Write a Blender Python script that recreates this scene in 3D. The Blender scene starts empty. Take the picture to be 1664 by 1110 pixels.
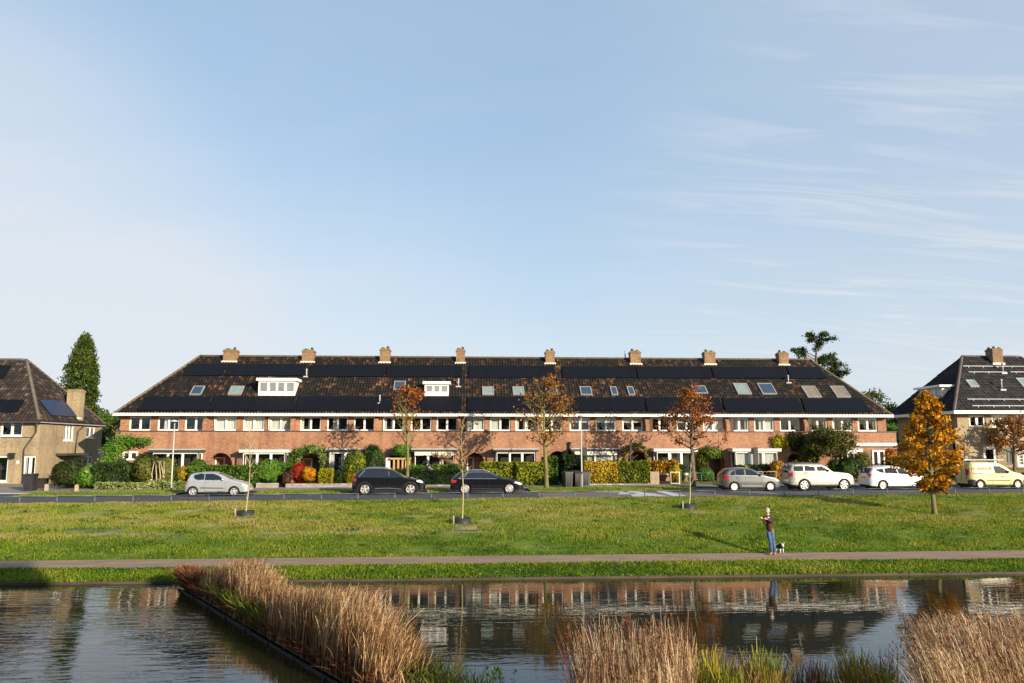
import bpy, math, random
import numpy as np
from mathutils import Vector
R = math.radians
random.seed(7)
SC = bpy.context.scene
COL = SC.collection

# ------------------------------------------------------------------ camera
F, IW, IH = 1294.0, 1664.0, 1110.0
YAW, PITCH, CAMZ = 3.25, 7.53, 4.52
cd = bpy.data.cameras.new('camera'); cam = bpy.data.objects.new('camera', cd); COL.objects.link(cam)
cam.location = (0, 0, CAMZ); cam.rotation_euler = (R(90 + PITCH), 0, R(-YAW))
cd.sensor_width = 36; cd.lens = 36 * F / IW; cd.clip_end = 5000; cd.clip_start = 0.1
SC.camera = cam

# ------------------------------------------------------------------ sky, sun, exposure
SUN_AZ, SUN_EL = 40.0, 15.0          # degrees east of straight behind the camera; elevation
S = Vector((math.sin(R(SUN_AZ)) * math.cos(R(SUN_EL)), -math.cos(R(SUN_AZ)) * math.cos(R(SUN_EL)), math.sin(R(SUN_EL))))
W = bpy.data.worlds.new('World'); SC.world = W; W.use_nodes = True
nt = W.node_tree; nt.nodes.clear()
def NN(nt, typ, **kw):
    n = nt.nodes.new(typ)
    for k, v in kw.items():
        if k.startswith('i_'):
            n.inputs[int(k[2:]) if k[2:].isdigit() else k[2:].replace('_', ' ')].default_value = v
        else: setattr(n, k, v)
    return n
def world_nodes():
    L = nt.links.new
    sky = NN(nt, 'ShaderNodeTexSky', sky_type='NISHITA', sun_disc=False)
    sky.sun_elevation = R(SUN_EL); sky.sun_rotation = math.atan2(S.x, S.y)
    sky.altitude = 0; sky.air_density = 1.0; sky.dust_density = 0.6; sky.ozone_density = 0.75
    tc = NN(nt, 'ShaderNodeTexCoord')
    sep = NN(nt, 'ShaderNodeSeparateXYZ'); L(tc.outputs['Generated'], sep.inputs[0])
    # high thin cloud: project the direction on a plane far up
    den = NN(nt, 'ShaderNodeMath', operation='ADD'); L(sep.outputs[2], den.inputs[0]); den.inputs[1].default_value = 0.16
    dv = NN(nt, 'ShaderNodeVectorMath', operation='DIVIDE'); L(tc.outputs['Generated'], dv.inputs[0])
    cmb = NN(nt, 'ShaderNodeCombineXYZ'); [L(den.outputs[0], cmb.inputs[i]) for i in (0, 1, 2)]
    L(cmb.outputs[0], dv.inputs[1])
    mp = NN(nt, 'ShaderNodeMapping'); L(dv.outputs[0], mp.inputs[0]); mp.inputs['Rotation'].default_value = (0, 0, R(-28)); mp.inputs['Scale'].default_value = (0.55, 1.5, 1)
    mp.inputs['Location'].default_value = (3.1, 1.7, 0)
    n1 = NN(nt, 'ShaderNodeTexNoise'); n1.inputs['Scale'].default_value = 0.85; n1.inputs['Detail'].default_value = 7; n1.inputs['Roughness'].default_value = 0.55; n1.inputs['Distortion'].default_value = 0.5
    L(mp.outputs[0], n1.inputs['Vector'])
    r1 = NN(nt, 'ShaderNodeValToRGB'); L(n1.outputs[0], r1.inputs[0]); r1.color_ramp.elements[0].position = 0.44; r1.color_ramp.elements[1].position = 0.72
    # broad banks of cloud: low on the left, and up the right-hand side
    def spot(dirv, c0, c1):
        d = Vector(dirv).normalized()
        dot = NN(nt, 'ShaderNodeVectorMath', operation='DOT_PRODUCT'); L(tc.outputs['Generated'], dot.inputs[0]); dot.inputs[1].default_value = d
        m = NN(nt, 'ShaderNodeMapRange', interpolation_type='SMOOTHSTEP'); L(dot.outputs['Value'], m.inputs[0]); m.inputs[1].default_value = c0; m.inputs[2].default_value = c1
        return m
    def mul(a, b, use=None):
        m = NN(nt, 'ShaderNodeMath', operation='MULTIPLY'); L(a, m.inputs[0])
        if isinstance(b, float): m.inputs[1].default_value = b
        else: L(b, m.inputs[1])
        return m.outputs[0]
    def add(a, b):
        m = NN(nt, 'ShaderNodeMath', operation='ADD', use_clamp=True); L(a, m.inputs[0]); L(b, m.inputs[1]); return m.outputs[0]
    s1 = spot((-0.75, 1, 0.10), 0.885, 1.0); s2 = spot((0.95, 1, 0.34), 0.78, 0.99); s3 = spot((-0.2, 1, 0.02), 0.93, 1.0)
    base = add(mul(s1.outputs[0], 0.95), mul(s2.outputs[0], 0.30)); base = add(base, mul(s3.outputs[0], 0.30))
    n2 = NN(nt, 'ShaderNodeTexNoise'); n2.inputs['Scale'].default_value = 0.9; n2.inputs['Detail'].default_value = 5; L(mp.outputs[0], n2.inputs['Vector'])
    mr = NN(nt, 'ShaderNodeMapRange'); L(n2.outputs[0], mr.inputs[0]); mr.inputs[1].default_value = 0.3; mr.inputs[2].default_value = 0.7; mr.inputs[3].default_value = 0.45; mr.inputs[4].default_value = 1.05
    bank = mul(base, mr.outputs[0])
    streak = mul(r1.outputs[0], 0.14)
    low = NN(nt, 'ShaderNodeMapRange', interpolation_type='SMOOTHSTEP'); L(sep.outputs[2], low.inputs[0]); low.inputs[1].default_value = 0.46; low.inputs[2].default_value = 0.0; low.inputs[3].default_value = 0.0; low.inputs[4].default_value = 0.42
    veil = NN(nt, 'ShaderNodeValue'); veil.outputs[0].default_value = 0.08
    mp3 = NN(nt, 'ShaderNodeMapping'); L(dv.outputs[0], mp3.inputs[0]); mp3.inputs['Rotation'].default_value = (0, 0, R(12)); mp3.inputs['Scale'].default_value = (0.8, 5.5, 1)
    n3 = NN(nt, 'ShaderNodeTexNoise'); n3.inputs['Scale'].default_value = 1.6; n3.inputs['Detail'].default_value = 8; n3.inputs['Roughness'].default_value = 0.6; n3.inputs['Distortion'].default_value = 0.8; L(mp3.outputs[0], n3.inputs['Vector'])
    r3 = NN(nt, 'ShaderNodeMapRange'); L(n3.outputs[0], r3.inputs[0]); r3.inputs[1].default_value = 0.50; r3.inputs[2].default_value = 0.70
    sr = spot((0.75, 1, 0.18), 0.86, 0.98); wisp = mul(mul(r3.outputs[0], sr.outputs[0]), 0.45)
    streak = add(streak, wisp)
    fac = add(add(add(bank, streak), low.outputs[0]), veil.outputs[0])
    thin = NN(nt, 'ShaderNodeMix', data_type='RGBA'); thin.inputs[0].default_value = 0.62; L(sky.outputs[0], thin.inputs[6]); thin.inputs[7].default_value = (1.72, 2.66, 3.8, 1)
    fac = mul(fac, 0.88); mx = NN(nt, 'ShaderNodeMix', data_type='RGBA'); L(fac, mx.inputs[0]); L(thin.outputs[2], mx.inputs[6]); mx.inputs[7].default_value = SKYCLOUD
    bg = NN(nt, 'ShaderNodeBackground'); L(mx.outputs[2], bg.inputs[0]); bg.inputs[1].default_value = 0.125
    out = NN(nt, 'ShaderNodeOutputWorld'); L(bg.outputs[0], out.inputs[0])
SKYCLOUD = (3.75, 3.9, 4.15, 1)
world_nodes()
sl = bpy.data.lights.new('sun', 'SUN'); sun = bpy.data.objects.new('sun', sl); COL.objects.link(sun)
sl.energy = 5.0; sl.angle = R(0.5); sl.color = (1.0, 0.86, 0.66)
sun.rotation_euler = (-S).to_track_quat('-Z', 'Y').to_euler(); sun.location = (20, -20, 30)
vs = SC.view_settings; vs.view_transform = 'Standard'; vs.look = 'None'; vs.gamma = 1.0; vs.exposure = 0.72

# ------------------------------------------------------------------ survey helpers: photograph pixel -> place
_th, _p = R(YAW), R(PITCH)
FW = np.array([math.sin(_th) * math.cos(_p), math.cos(_th) * math.cos(_p), math.sin(_p)])
RT = np.array([math.cos(_th), -math.sin(_th), 0.0]); UP = np.cross(RT, FW)
def at(u, v, Y):
    d = FW + RT * (u - IW / 2) / F - UP * (v - IH / 2) / F
    t = Y / d[1]; return d[0] * t, CAMZ + d[2] * t
def KP(p):
    return float(np.interp(p, [0, 28.1, 31.6, 42.3, 50.5, 57], [0.01, 0.01, 0.02, 0.038, 0.038, 0.0]))
PROF_P = [28.1, 29.6, 31.7, 32.2, 34.2, 38.0, 41.6, 42.4, 50, 53, 56, 57.4, 70]
PROF_Z = [0.06, 0.26, 0.33, 0.40, 0.92, 1.40, 1.76, 1.79, 1.80, 1.94, 2.02, 2.05, 2.05]
def gz(X, p):
    t = min(max((p - 32) / 10.0, 0), 1)
    return float(np.interp(p, PROF_P, PROF_Z)) + 0.0038 * max(min(X, 60), -60) * t
def G(u, p, v=790):
    """point of the ground that shows at column u, on the ground line p metres out"""
    X = 0.0
    for _ in range(5):
        Y = p + KP(p) * X
        X = at(u, v, Y)[0]
    return X, p + KP(p) * X, gz(X, p)

# ------------------------------------------------------------------ object helpers
def tag(o, label=None, cat=None, group=None, kind=None):
    if label: o['label'] = label
    if cat: o['category'] = cat
    if group: o['group'] = group
    if kind: o['kind'] = kind
    return o
def thing(name, label, cat, loc=(0, 0, 0), group=None, rz=0.0):
    o = bpy.data.objects.new(name, None); COL.objects.link(o)
    o.location = loc; o.rotation_euler = (0, 0, rz); o.empty_display_size = 0.2
    return tag(o, label, cat, group)
def link_mesh(name, me, parent=None):
    o = bpy.data.objects.new(name, me); COL.objects.link(o)
    if parent is not None: o.parent = parent
    return o
LOCAL = set()        # things whose shapes are drawn in their own coordinates
def worg(p):
    v = np.zeros(3)
    while p is not None:
        if p.name in LOCAL: return np.zeros(3)
        v += np.array(p.location); p = p.parent
    return v
class MB:
    """collects shapes; build() links them as one mesh object"""
    def __init__(s): s.v = []; s.f = []; s.m = []; s.sm = []; s.cur = 0
    def add(s, vs_, fs_, smooth=False):
        b = len(s.v); s.v.extend([tuple(map(float, p)) for p in vs_])
        for f in fs_: s.f.append(tuple(b + i for i in f)); s.m.append(s.cur); s.sm.append(smooth)
    def box(s, x0, x1, y0, y1, z0, z1):
        s.add([(x0, y0, z0), (x1, y0, z0), (x1, y1, z0), (x0, y1, z0), (x0, y0, z1), (x1, y0, z1), (x1, y1, z1), (x0, y1, z1)],
              [(0, 3, 2, 1), (4, 5, 6, 7), (0, 1, 5, 4), (1, 2, 6, 5), (2, 3, 7, 6), (3, 0, 4, 7)])
    def quad(s, a, b, c, d): s.add([a, b, c, d], [(0, 1, 2, 3)])
    def tube(s, pts, rad, n=6, caps=True, smooth=True):
        pts = [Vector(p) for p in pts]
        if not isinstance(rad, (list, tuple)): rad = [rad] * len(pts)
        rings = []
        ref = Vector((0.13, 0.97, 0.21))
        for i, p in enumerate(pts):
            t = (pts[min(i + 1, len(pts) - 1)] - pts[max(i - 1, 0)])
            if t.length < 1e-9: t = Vector((0, 0, 1))
            t.normalize()
            if i == 0:
                a = t.cross(ref)
                if a.length < 0.05: a = t.cross(Vector((1, 0, 0)))
            else: a = a - t * a.dot(t)
            a.normalize(); b = t.cross(a)
            rings.append([p + (a * math.cos(2 * math.pi * k / n) + b * math.sin(2 * math.pi * k / n)) * rad[i] for k in range(n)])
        vs_ = [q for r in rings for q in r]; fs_ = []
        for i in range(len(pts) - 1):
            for k in range(n):
                fs_.append((i * n + k, i * n + (k + 1) % n, (i + 1) * n + (k + 1) % n, (i + 1) * n + k))
        if caps: fs_.append(tuple(range(n))[::-1]); fs_.append(tuple((len(pts) - 1) * n + k for k in range(n)))
        s.add(vs_, fs_, smooth)
    def lathe(s, c, axis, prof, n=24, smooth=True, closed=False):
        """prof: list of (radius, distance along axis)"""
        ax = Vector(axis).normalized(); a = ax.orthogonal().normalized(); b = ax.cross(a); c = Vector(c)
        vs_ = []; fs_ = []; m = len(prof)
        for (r, h) in prof:
            for k in range(n):
                an = 2 * math.pi * k / n; vs_.append(c + ax * h + (a * math.cos(an) + b * math.sin(an)) * r)
        for i in range(m if closed else m - 1):
            j = (i + 1) % m
            for k in range(n): fs_.append((i * n + k, i * n + (k + 1) % n, j * n + (k + 1) % n, j * n + k))
        s.add(vs_, fs_, smooth)
    def prism(s, poly, axis, a0, a1):
        """poly: 2-D outline; axis 'x','y','z' extruded from a0 to a1"""
        def P(q, a): return {'x': (a, q[0], q[1]), 'y': (q[0], a, q[1]), 'z': (q[0], q[1], a)}[axis]
        n = len(poly)
        s.add([P(q, a0) for q in poly] + [P(q, a1) for q in poly], [tuple(range(n)), tuple(range(2 * n - 1, n - 1, -1))] + [(i, i + n, (i + 1) % n + n, (i + 1) % n) for i in range(n)])
    def build(s, name, mats, parent=None, origin=None):
        me = bpy.data.meshes.new(name)
        org = origin if origin is not None else worg(parent)
        v = np.array(s.v, float).reshape(-1, 3) - np.array(org)
        me.from_pydata(v.tolist(), [], s.f)
        if not isinstance(mats, (list, tuple)): mats = [mats]
        for m in mats: me.materials.append(m)
        me.polygons.foreach_set('material_index', s.m); me.polygons.foreach_set('use_smooth', s.sm)
        me.update()
        return link_mesh(name, me, parent)
def np_mesh(name, V, Fq, mats, parent=None, rnd=None, origin=None, smooth=False, mi=None):
    """fast mesh of quads (or tris) from numpy arrays, with a per-face random value"""
    me = bpy.data.meshes.new(name); origin = worg(parent) if origin is None else origin; V = (np.asarray(V, np.float64) - np.array(origin)).astype(np.float32); Fq = np.asarray(Fq, np.int32)
    k = Fq.shape[1]
    me.vertices.add(len(V)); me.vertices.foreach_set('co', V.ravel())
    me.loops.add(Fq.size); me.loops.foreach_set('vertex_index', Fq.ravel())
    me.polygons.add(len(Fq)); me.polygons.foreach_set('loop_start', np.arange(0, Fq.size, k, dtype=np.int32))
    try: me.polygons.foreach_set('loop_total', np.full(len(Fq), k, np.int32))
    except Exception: pass
    if smooth: me.polygons.foreach_set('use_smooth', np.ones(len(Fq), bool))
    if mi is not None: me.polygons.foreach_set('material_index', np.asarray(mi, np.int32))
    if rnd is not None:
        a = me.attributes.new('rnd', 'FLOAT', 'FACE'); a.data.foreach_set('value', np.asarray(rnd, np.float32))
    if not isinstance(mats, (list, tuple)): mats = [mats]
    for m in mats: me.materials.append(m)
    me.update(calc_edges=True)
    return link_mesh(name, me, parent)

# ------------------------------------------------------------------ materials
MATS = {}
def mat_new(name):
    m = bpy.data.materials.new(name); m.use_nodes = True; t = m.node_tree; t.nodes.clear()
    out = NN(t, 'ShaderNodeOutputMaterial'); b = NN(t, 'ShaderNodeBsdfPrincipled'); t.links.new(b.outputs[0], out.inputs[0])
    return m, t, b, out
def c4(c): return (c[0], c[1], c[2], 1.0)
def ramp(t, src, cols, pos=None, mode='LINEAR'):
    r = NN(t, 'ShaderNodeValToRGB'); t.links.new(src, r.inputs[0]); e = r.color_ramp.elements; r.color_ramp.interpolation = mode
    n = len(cols); pos = pos or [i / (n - 1) for i in range(n)]
    e[0].position = pos[0]; e[0].color = c4(cols[0]); e[1].position = pos[-1]; e[1].color = c4(cols[-1])
    for i in range(1, n - 1): q = e.new(pos[i]); q.color = c4(cols[i])
    return r.outputs[0]
def noise(t, scale, detail=4, rough=0.55, vec=None, coord='Object', sc=None, dist=0.0):
    if vec is None:
        tc = NN(t, 'ShaderNodeTexCoord'); vec = tc.outputs[coord]
    if sc is not None:
        mp = NN(t, 'ShaderNodeMapping'); t.links.new(vec, mp.inputs[0]); mp.inputs['Scale'].default_value = sc; vec = mp.outputs[0]
    n = NN(t, 'ShaderNodeTexNoise'); t.links.new(vec, n.inputs['Vector'])
    n.inputs['Scale'].default_value = scale; n.inputs['Detail'].default_value = detail; n.inputs['Roughness'].default_value = rough; n.inputs['Distortion'].default_value = dist
    return n.outputs[0]
def mixc(t, f, a, b, mode='MIX'):
    m = NN(t, 'ShaderNodeMix', data_type='RGBA', blend_type=mode)
    for i, q in ((0, f), (6, a), (7, b)):
        if hasattr(q, 'links'): t.links.new(q, m.inputs[i])
        elif i == 0: m.inputs[0].default_value = q
        else: m.inputs[i].default_value = c4(q)
    return m.outputs[2]
def bump(t, b, src, strength=0.3, dist=0.02):
    n = NN(t, 'ShaderNodeBump'); t.links.new(src, n.inputs['Height']); n.inputs['Strength'].default_value = strength; n.inputs['Distance'].default_value = dist
    t.links.new(n.outputs[0], b.inputs['Normal'])
def M(name, col, rough=0.6, col2=None, scale=3.0, metal=0.0, bmp=0.0, spec=None, coat=0.0, sc=None):
    if name in MATS: return MATS[name]
    m, t, b, _ = mat_new(name); b.inputs['Roughness'].default_value = rough; b.inputs['Metallic'].default_value = metal
    n = noise(t, scale, 5, 0.6, sc=sc)
    c2 = col2 or tuple(x * 0.8 for x in col)
    t.links.new(ramp(t, n, [c2, col], [0.35, 0.65]), b.inputs['Base Color'])
    if bmp: bump(t, b, noise(t, scale * 8, 3), bmp)
    if spec is not None: b.inputs['Specular IOR Level'].default_value = spec
    if coat: b.inputs['Coat Weight'].default_value = coat; b.inputs['Coat Roughness'].default_value = 0.03
    MATS[name] = m; return m
def leafmat(name, cols, trans=0.35, rough=0.55):
    """foliage whose every leaf takes its own shade of the plant's colours"""
    if name in MATS: return MATS[name]
    m, t, b, out = mat_new(name); at_ = NN(t, 'ShaderNodeAttribute', attribute_name='rnd')
    c = ramp(t, at_.outputs['Fac'], cols)
    t.links.new(c, b.inputs['Base Color']); b.inputs['Roughness'].default_value = rough; b.inputs['Specular IOR Level'].default_value = 0.15
    tr = NN(t, 'ShaderNodeBsdfTranslucent'); t.links.new(c, tr.inputs[0])
    mx = NN(t, 'ShaderNodeMixShader'); mx.inputs[0].default_value = trans
    t.links.new(b.outputs[0], mx.inputs[1]); t.links.new(tr.outputs[0], mx.inputs[2]); t.links.new(mx.outputs[0], out.inputs[0])
    MATS[name] = m; return m
def brickmat(name, cols, mortar, stain=None, coord='Object'):
    if name in MATS: return MATS[name]
    m, t, b, _ = mat_new(name); b.inputs['Roughness'].default_value = 0.85
    tc = NN(t, 'ShaderNodeTexCoord'); geo = NN(t, 'ShaderNodeNewGeometry')
    # run the courses along whichever way the wall faces
    sp = NN(t, 'ShaderNodeSeparateXYZ'); t.links.new(tc.outputs['Object'], sp.inputs[0])
    sn = NN(t, 'ShaderNodeSeparateXYZ'); t.links.new(geo.outputs['Normal'], sn.inputs[0])
    ab = NN(t, 'ShaderNodeMath', operation='ABSOLUTE'); t.links.new(sn.outputs[0], ab.inputs[0])
    gt = NN(t, 'ShaderNodeMath', operation='GREATER_THAN'); t.links.new(ab.outputs[0], gt.inputs[0]); gt.inputs[1].default_value = 0.7
    mxv = NN(t, 'ShaderNodeMix', data_type='FLOAT'); t.links.new(gt.outputs[0], mxv.inputs[0]); t.links.new(sp.outputs[0], mxv.inputs[2]); t.links.new(sp.outputs[1], mxv.inputs[3])
    cb = NN(t, 'ShaderNodeCombineXYZ'); t.links.new(mxv.outputs[0], cb.inputs[0]); t.links.new(sp.outputs[2], cb.inputs[1])
    br = NN(t, 'ShaderNodeTexBrick'); t.links.new(cb.outputs[0], br.inputs['Vector']); br.inputs['Scale'].default_value = 1.0
    br.inputs['Brick Width'].default_value = 0.22; br.inputs['Row Height'].default_value = 0.065; br.inputs['Mortar Size'].default_value = 0.007; br.inputs['Mortar Smooth'].default_value = 0.3
    br.inputs['Color1'].default_value = c4(cols[0]); br.inputs['Color2'].default_value = c4(cols[1]); br.inputs['Mortar'].default_value = c4(mortar); br.inputs['Bias'].default_value = -0.1
    n = noise(t, 0.55, 6, 0.65); c = mixc(t, 0.75, br.outputs[0], ramp(t, n, [(0.62, 0.60, 0.60), (1, 1, 1), (1.12, 1.08, 1.02)], [0.3, 0.52, 0.75]), 'MULTIPLY')
    n3 = noise(t, 4.5, 6, 0.85, sc=(1, 1, 3.6)); c = mixc(t, 0.9, c, ramp(t, n3, [(0.45, 0.38, 0.36), (1, 1, 1), (1.35, 1.3, 1.22)], [0.34, 0.51, 0.66]), 'MULTIPLY')
    # runs of dirt drawn down the wall
    n4 = noise(t, 1.0, 4, 0.7, sc=(2.2, 2.2, 0.25)); c = mixc(t, 0.6, c, ramp(t, n4, [(0.55, 0.52, 0.5), (1, 1, 1)], [0.34, 0.5]), 'MULTIPLY')
    t.links.new(c, b.inputs['Base Color']); bump(t, b, br.outputs['Fac'], -0.5, 0.006)
    MATS[name] = m; return m
def glassmat(name='window_glass', tint=0.72, gl=(0.9, 0.95, 1.0), base=0.08):
    if name in MATS: return MATS[name]
    m, t, b, out = mat_new(name); t.nodes.remove(b)
    tr = NN(t, 'ShaderNodeBsdfTransparent'); tr.inputs[0].default_value = (tint, tint, tint, 1)
    g = NN(t, 'ShaderNodeBsdfGlossy'); g.inputs[0].default_value = c4(gl); g.inputs['Roughness'].default_value = 0.02
    n = noise(t, 1.3, 2); bp = NN(t, 'ShaderNodeBump'); bp.inputs['Strength'].default_value = 0.05; bp.inputs['Distance'].default_value = 0.05; t.links.new(n, bp.inputs['Height']); t.links.new(bp.outputs[0], g.inputs['Normal'])
    lw = NN(t, 'ShaderNodeLayerWeight', i_Blend=0.5); fp = NN(t, 'ShaderNodeMath', operation='POWER'); t.links.new(lw.outputs['Facing'], fp.inputs[0]); fp.inputs[1].default_value = 4.0
    ad = NN(t, 'ShaderNodeMath', operation='MULTIPLY_ADD', use_clamp=True); t.links.new(fp.outputs[0], ad.inputs[0]); ad.inputs[1].default_value = .9; ad.inputs[2].default_value = base + .05
    mx = NN(t, 'ShaderNodeMixShader'); t.links.new(ad.outputs[0], mx.inputs[0]); t.links.new(tr.outputs[0], mx.inputs[1]); t.links.new(g.outputs[0], mx.inputs[2]); t.links.new(mx.outputs[0], out.inputs[0])
    MATS[name] = m; return m
GLASS = glassmat(tint=0.85, base=0.02); CARGLASS = glassmat('car_glass', 0.30, (0.85, 1, 0.95), 0.05)
WHITE = M('white_paint', (0.80, 0.79, 0.74), 0.45, (0.70, 0.69, 0.64), 2.0)
DARKWOOD = M('dark_green_paint', (0.02, 0.035, 0.03), 0.5)
BRICK = brickmat('red_brick', [(0.36, 0.165, 0.083), (0.25, 0.102, 0.052)], (0.33, 0.24, 0.165))
TAN = brickmat('tan_brick', [(0.35, 0.27, 0.155), (0.28, 0.21, 0.12)], (0.34, 0.29, 0.21))
CHIMBRICK = brickmat('chimney_brick', [(0.27, 0.145, 0.06), (0.17, 0.09, 0.04)], (0.3, 0.25, 0.18))
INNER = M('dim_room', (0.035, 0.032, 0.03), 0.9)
CURT = M('net_curtain', (0.68, 0.69, 0.62), 0.85, (0.55, 0.57, 0.52), 1.0, sc=(14, 14, 0.3))
CURT2 = M('cream_curtain', (0.55, 0.50, 0.36), 0.85, (0.38, 0.34, 0.24), 1.0, sc=(14, 14, 0.3))
LEAD = M('lead_sheet', (0.42, 0.42, 0.43), 0.55)
BLACKPL = M('black_plastic', (0.018, 0.018, 0.02), 0.45)
def tilemat(name, cols, pos=None):
    m, t, b, _ = mat_new(name); at_ = NN(t, 'ShaderNodeAttribute', attribute_name='rnd')
    n = noise(t, 0.5, 5, 0.6); ad = NN(t, 'ShaderNodeMath', operation='MULTIPLY_ADD'); t.links.new(n, ad.inputs[0]); ad.inputs[1].default_value = 0.9; ad.inputs[2].default_value = -0.52
    ad2 = NN(t, 'ShaderNodeMath', operation='ADD', use_clamp=True); t.links.new(ad.outputs[0], ad2.inputs[0]); t.links.new(at_.outputs['Fac'], ad2.inputs[1])
    t.links.new(ramp(t, ad2.outputs[0], cols, pos), b.inputs['Base Color']); b.inputs['Roughness'].default_value = 0.7; b.inputs['Specular IOR Level'].default_value = 0.18
    bump(t, b, noise(t, 40, 3), 0.25, 0.01); MATS[name] = m; return m
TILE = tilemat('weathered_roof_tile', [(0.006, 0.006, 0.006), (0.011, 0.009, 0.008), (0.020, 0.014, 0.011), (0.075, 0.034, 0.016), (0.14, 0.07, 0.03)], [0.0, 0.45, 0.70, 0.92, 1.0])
TILEL = tilemat('brown_roof_tile', [(0.018, 0.014, 0.013), (0.030, 0.023, 0.021), (0.046, 0.035, 0.028), (0.11, 0.085, 0.055)], [0.0, 0.5, 0.8, 1.0])
TILER = tilemat('black_roof_tile', [(0.010, 0.009, 0.011), (0.017, 0.016, 0.018), (0.032, 0.029, 0.030)])
def panelmat(name, base, line, rough=0.12):
    m, t, b, _ = mat_new(name); uv = NN(t, 'ShaderNodeUVMap')
    br = NN(t, 'ShaderNodeTexBrick'); t.links.new(uv.outputs[0], br.inputs['Vector']); br.offset = 0.0; br.inputs['Scale'].default_value = 1; br.inputs['Brick Width'].default_value = 1.0; br.inputs['Row Height'].default_value = 1.72
    br.inputs['Mortar Size'].default_value = 0.02; br.inputs['Color1'].default_value = c4(base); br.inputs['Color2'].default_value = c4(tuple(x * 1.12 for x in base)); br.inputs['Mortar'].default_value = c4(line)
    t.links.new(br.outputs[0], b.inputs['Base Color']); b.inputs['Roughness'].default_value = rough; b.inputs['Specular IOR Level'].default_value = 0.12
    MATS[name] = m; return m
PANEL = panelmat('solar_glass', (0.005, 0.005, 0.007), (0.009, 0.009, 0.011), 0.35)
PANELB = panelmat('blue_solar_glass', (0.01, 0.025, 0.075), (0.03, 0.05, 0.10), 0.2)
# ------------------------------------------------------------------ ground, road, water
def grassmat(name, far=False):
    m, t, b, _ = mat_new(name); b.inputs['Roughness'].default_value = 0.9; b.inputs['Specular IOR Level'].default_value = 0.15
    big = noise(t, 0.16, 6, 0.62, sc=(0.6, 1.3, 1), dist=0.4); mid = noise(t, 1.1, 6, 0.7, sc=(0.7, 1.4, 1)); fine = noise(t, 9, 4, 0.7)
    c = ramp(t, mid, [(0.05, 0.10, 0.012), (0.11, 0.165, 0.018), (0.20, 0.22, 0.04)], [0.3, 0.5, 0.72])
    dry = ramp(t, mid, [(0.17, 0.18, 0.04), (0.28, 0.26, 0.08), (0.40, 0.31, 0.15)], [0.3, 0.5, 0.7])
    # the bank is drier half-way up, lush along the water
    tc = NN(t, 'ShaderNodeTexCoord'); sp = NN(t, 'ShaderNodeSeparateXYZ'); t.links.new(tc.outputs['Object'], sp.inputs[0])
    yr = ramp(t, sp.outputs[1], [(0, 0, 0), (0, 0, 0)])
    mr = NN(t, 'ShaderNodeMapRange', interpolation_type='SMOOTHSTEP'); t.links.new(sp.outputs[1], mr.inputs[0]); mr.inputs[1].default_value = 33.0; mr.inputs[2].default_value = 36.5; mr.inputs[3].default_value = -0.22; mr.inputs[4].default_value = 0.10
    xr = NN(t, 'ShaderNodeMapRange'); t.links.new(sp.outputs[0], xr.inputs[0]); xr.inputs[1].default_value = -20; xr.inputs[2].default_value = 12; xr.inputs[3].default_value = 0.08; xr.inputs[4].default_value = -0.06
    a1 = NN(t, 'ShaderNodeMath', operation='ADD'); t.links.new(big, a1.inputs[0]); t.links.new(mr.outputs[0], a1.inputs[1])
    a2 = NN(t, 'ShaderNodeMath', operation='ADD'); t.links.new(a1.outputs[0], a2.inputs[0]); t.links.new(xr.outputs[0], a2.inputs[1])
    c = mixc(t, ramp(t, a2.outputs[0], [(0, 0, 0), (1, 1, 1)], [0.50, 0.66]), c, dry)
    c = mixc(t, 0.55, c, ramp(t, fine, [(0.5, 0.5, 0.5), (1, 1, 1), (1.5, 1.5, 1.4)], [0.3, 0.5, 0.7]), 'MULTIPLY')
    # bare tan soil in worn patches
    worn = noise(t, 0.35, 5, 0.7, sc=(0.5, 1.6, 1)); wm = ramp(t, worn, [(0, 0, 0), (1, 1, 1)], [0.66, 0.72])
    wz = NN(t, 'ShaderNodeMath', operation='MULTIPLY'); t.links.new(wm, wz.inputs[0]); t.links.new(ramp(t, a2.outputs[0], [(0, 0, 0), (1, 1, 1)], [0.42, 0.55]), wz.inputs[1])
    band = NN(t, 'ShaderNodeMapRange', interpolation_type='SMOOTHSTEP'); dd = NN(t, 'ShaderNodeMath', operation='SUBTRACT'); t.links.new(sp.outputs[1], dd.inputs[0]); dd.inputs[1].default_value = 34.5; ab_ = NN(t, 'ShaderNodeMath', operation='ABSOLUTE'); t.links.new(dd.outputs[0], ab_.inputs[0]); t.links.new(ab_.outputs[0], band.inputs[0]); band.inputs[1].default_value = .75; band.inputs[2].default_value = .1
    xl = NN(t, 'ShaderNodeMapRange'); t.links.new(sp.outputs[0], xl.inputs[0]); xl.inputs[1].default_value = 5; xl.inputs[2].default_value = -2; bm = NN(t, 'ShaderNodeMath', operation='MULTIPLY'); t.links.new(band.outputs[0], bm.inputs[0]); t.links.new(xl.outputs[0], bm.inputs[1]); bn = NN(t, 'ShaderNodeMath', operation='MULTIPLY'); t.links.new(bm.outputs[0], bn.inputs[0]); t.links.new(ramp(t, noise(t, 1.2, 5, .7, sc=(.5, 1, 1)), [(0, 0, 0), (1, 1, 1)], [.42, .58]), bn.inputs[1])
    c = mixc(t, bn.outputs[0], c, (0.36, 0.27, 0.17))
    c = mixc(t, wz.outputs[0], c, (0.38, 0.29, 0.19))
    t.links.new(c, b.inputs['Base Color']); bump(t, b, noise(t, 14, 6, 0.75), 0.9, 0.06)
    MATS[name] = m; return m
GRASS = grassmat('turf')
SOIL = M('garden_soil', (0.11, 0.075, 0.045), 0.95, (0.06, 0.05, 0.03), 1.2, bmp=0.5)
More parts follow.
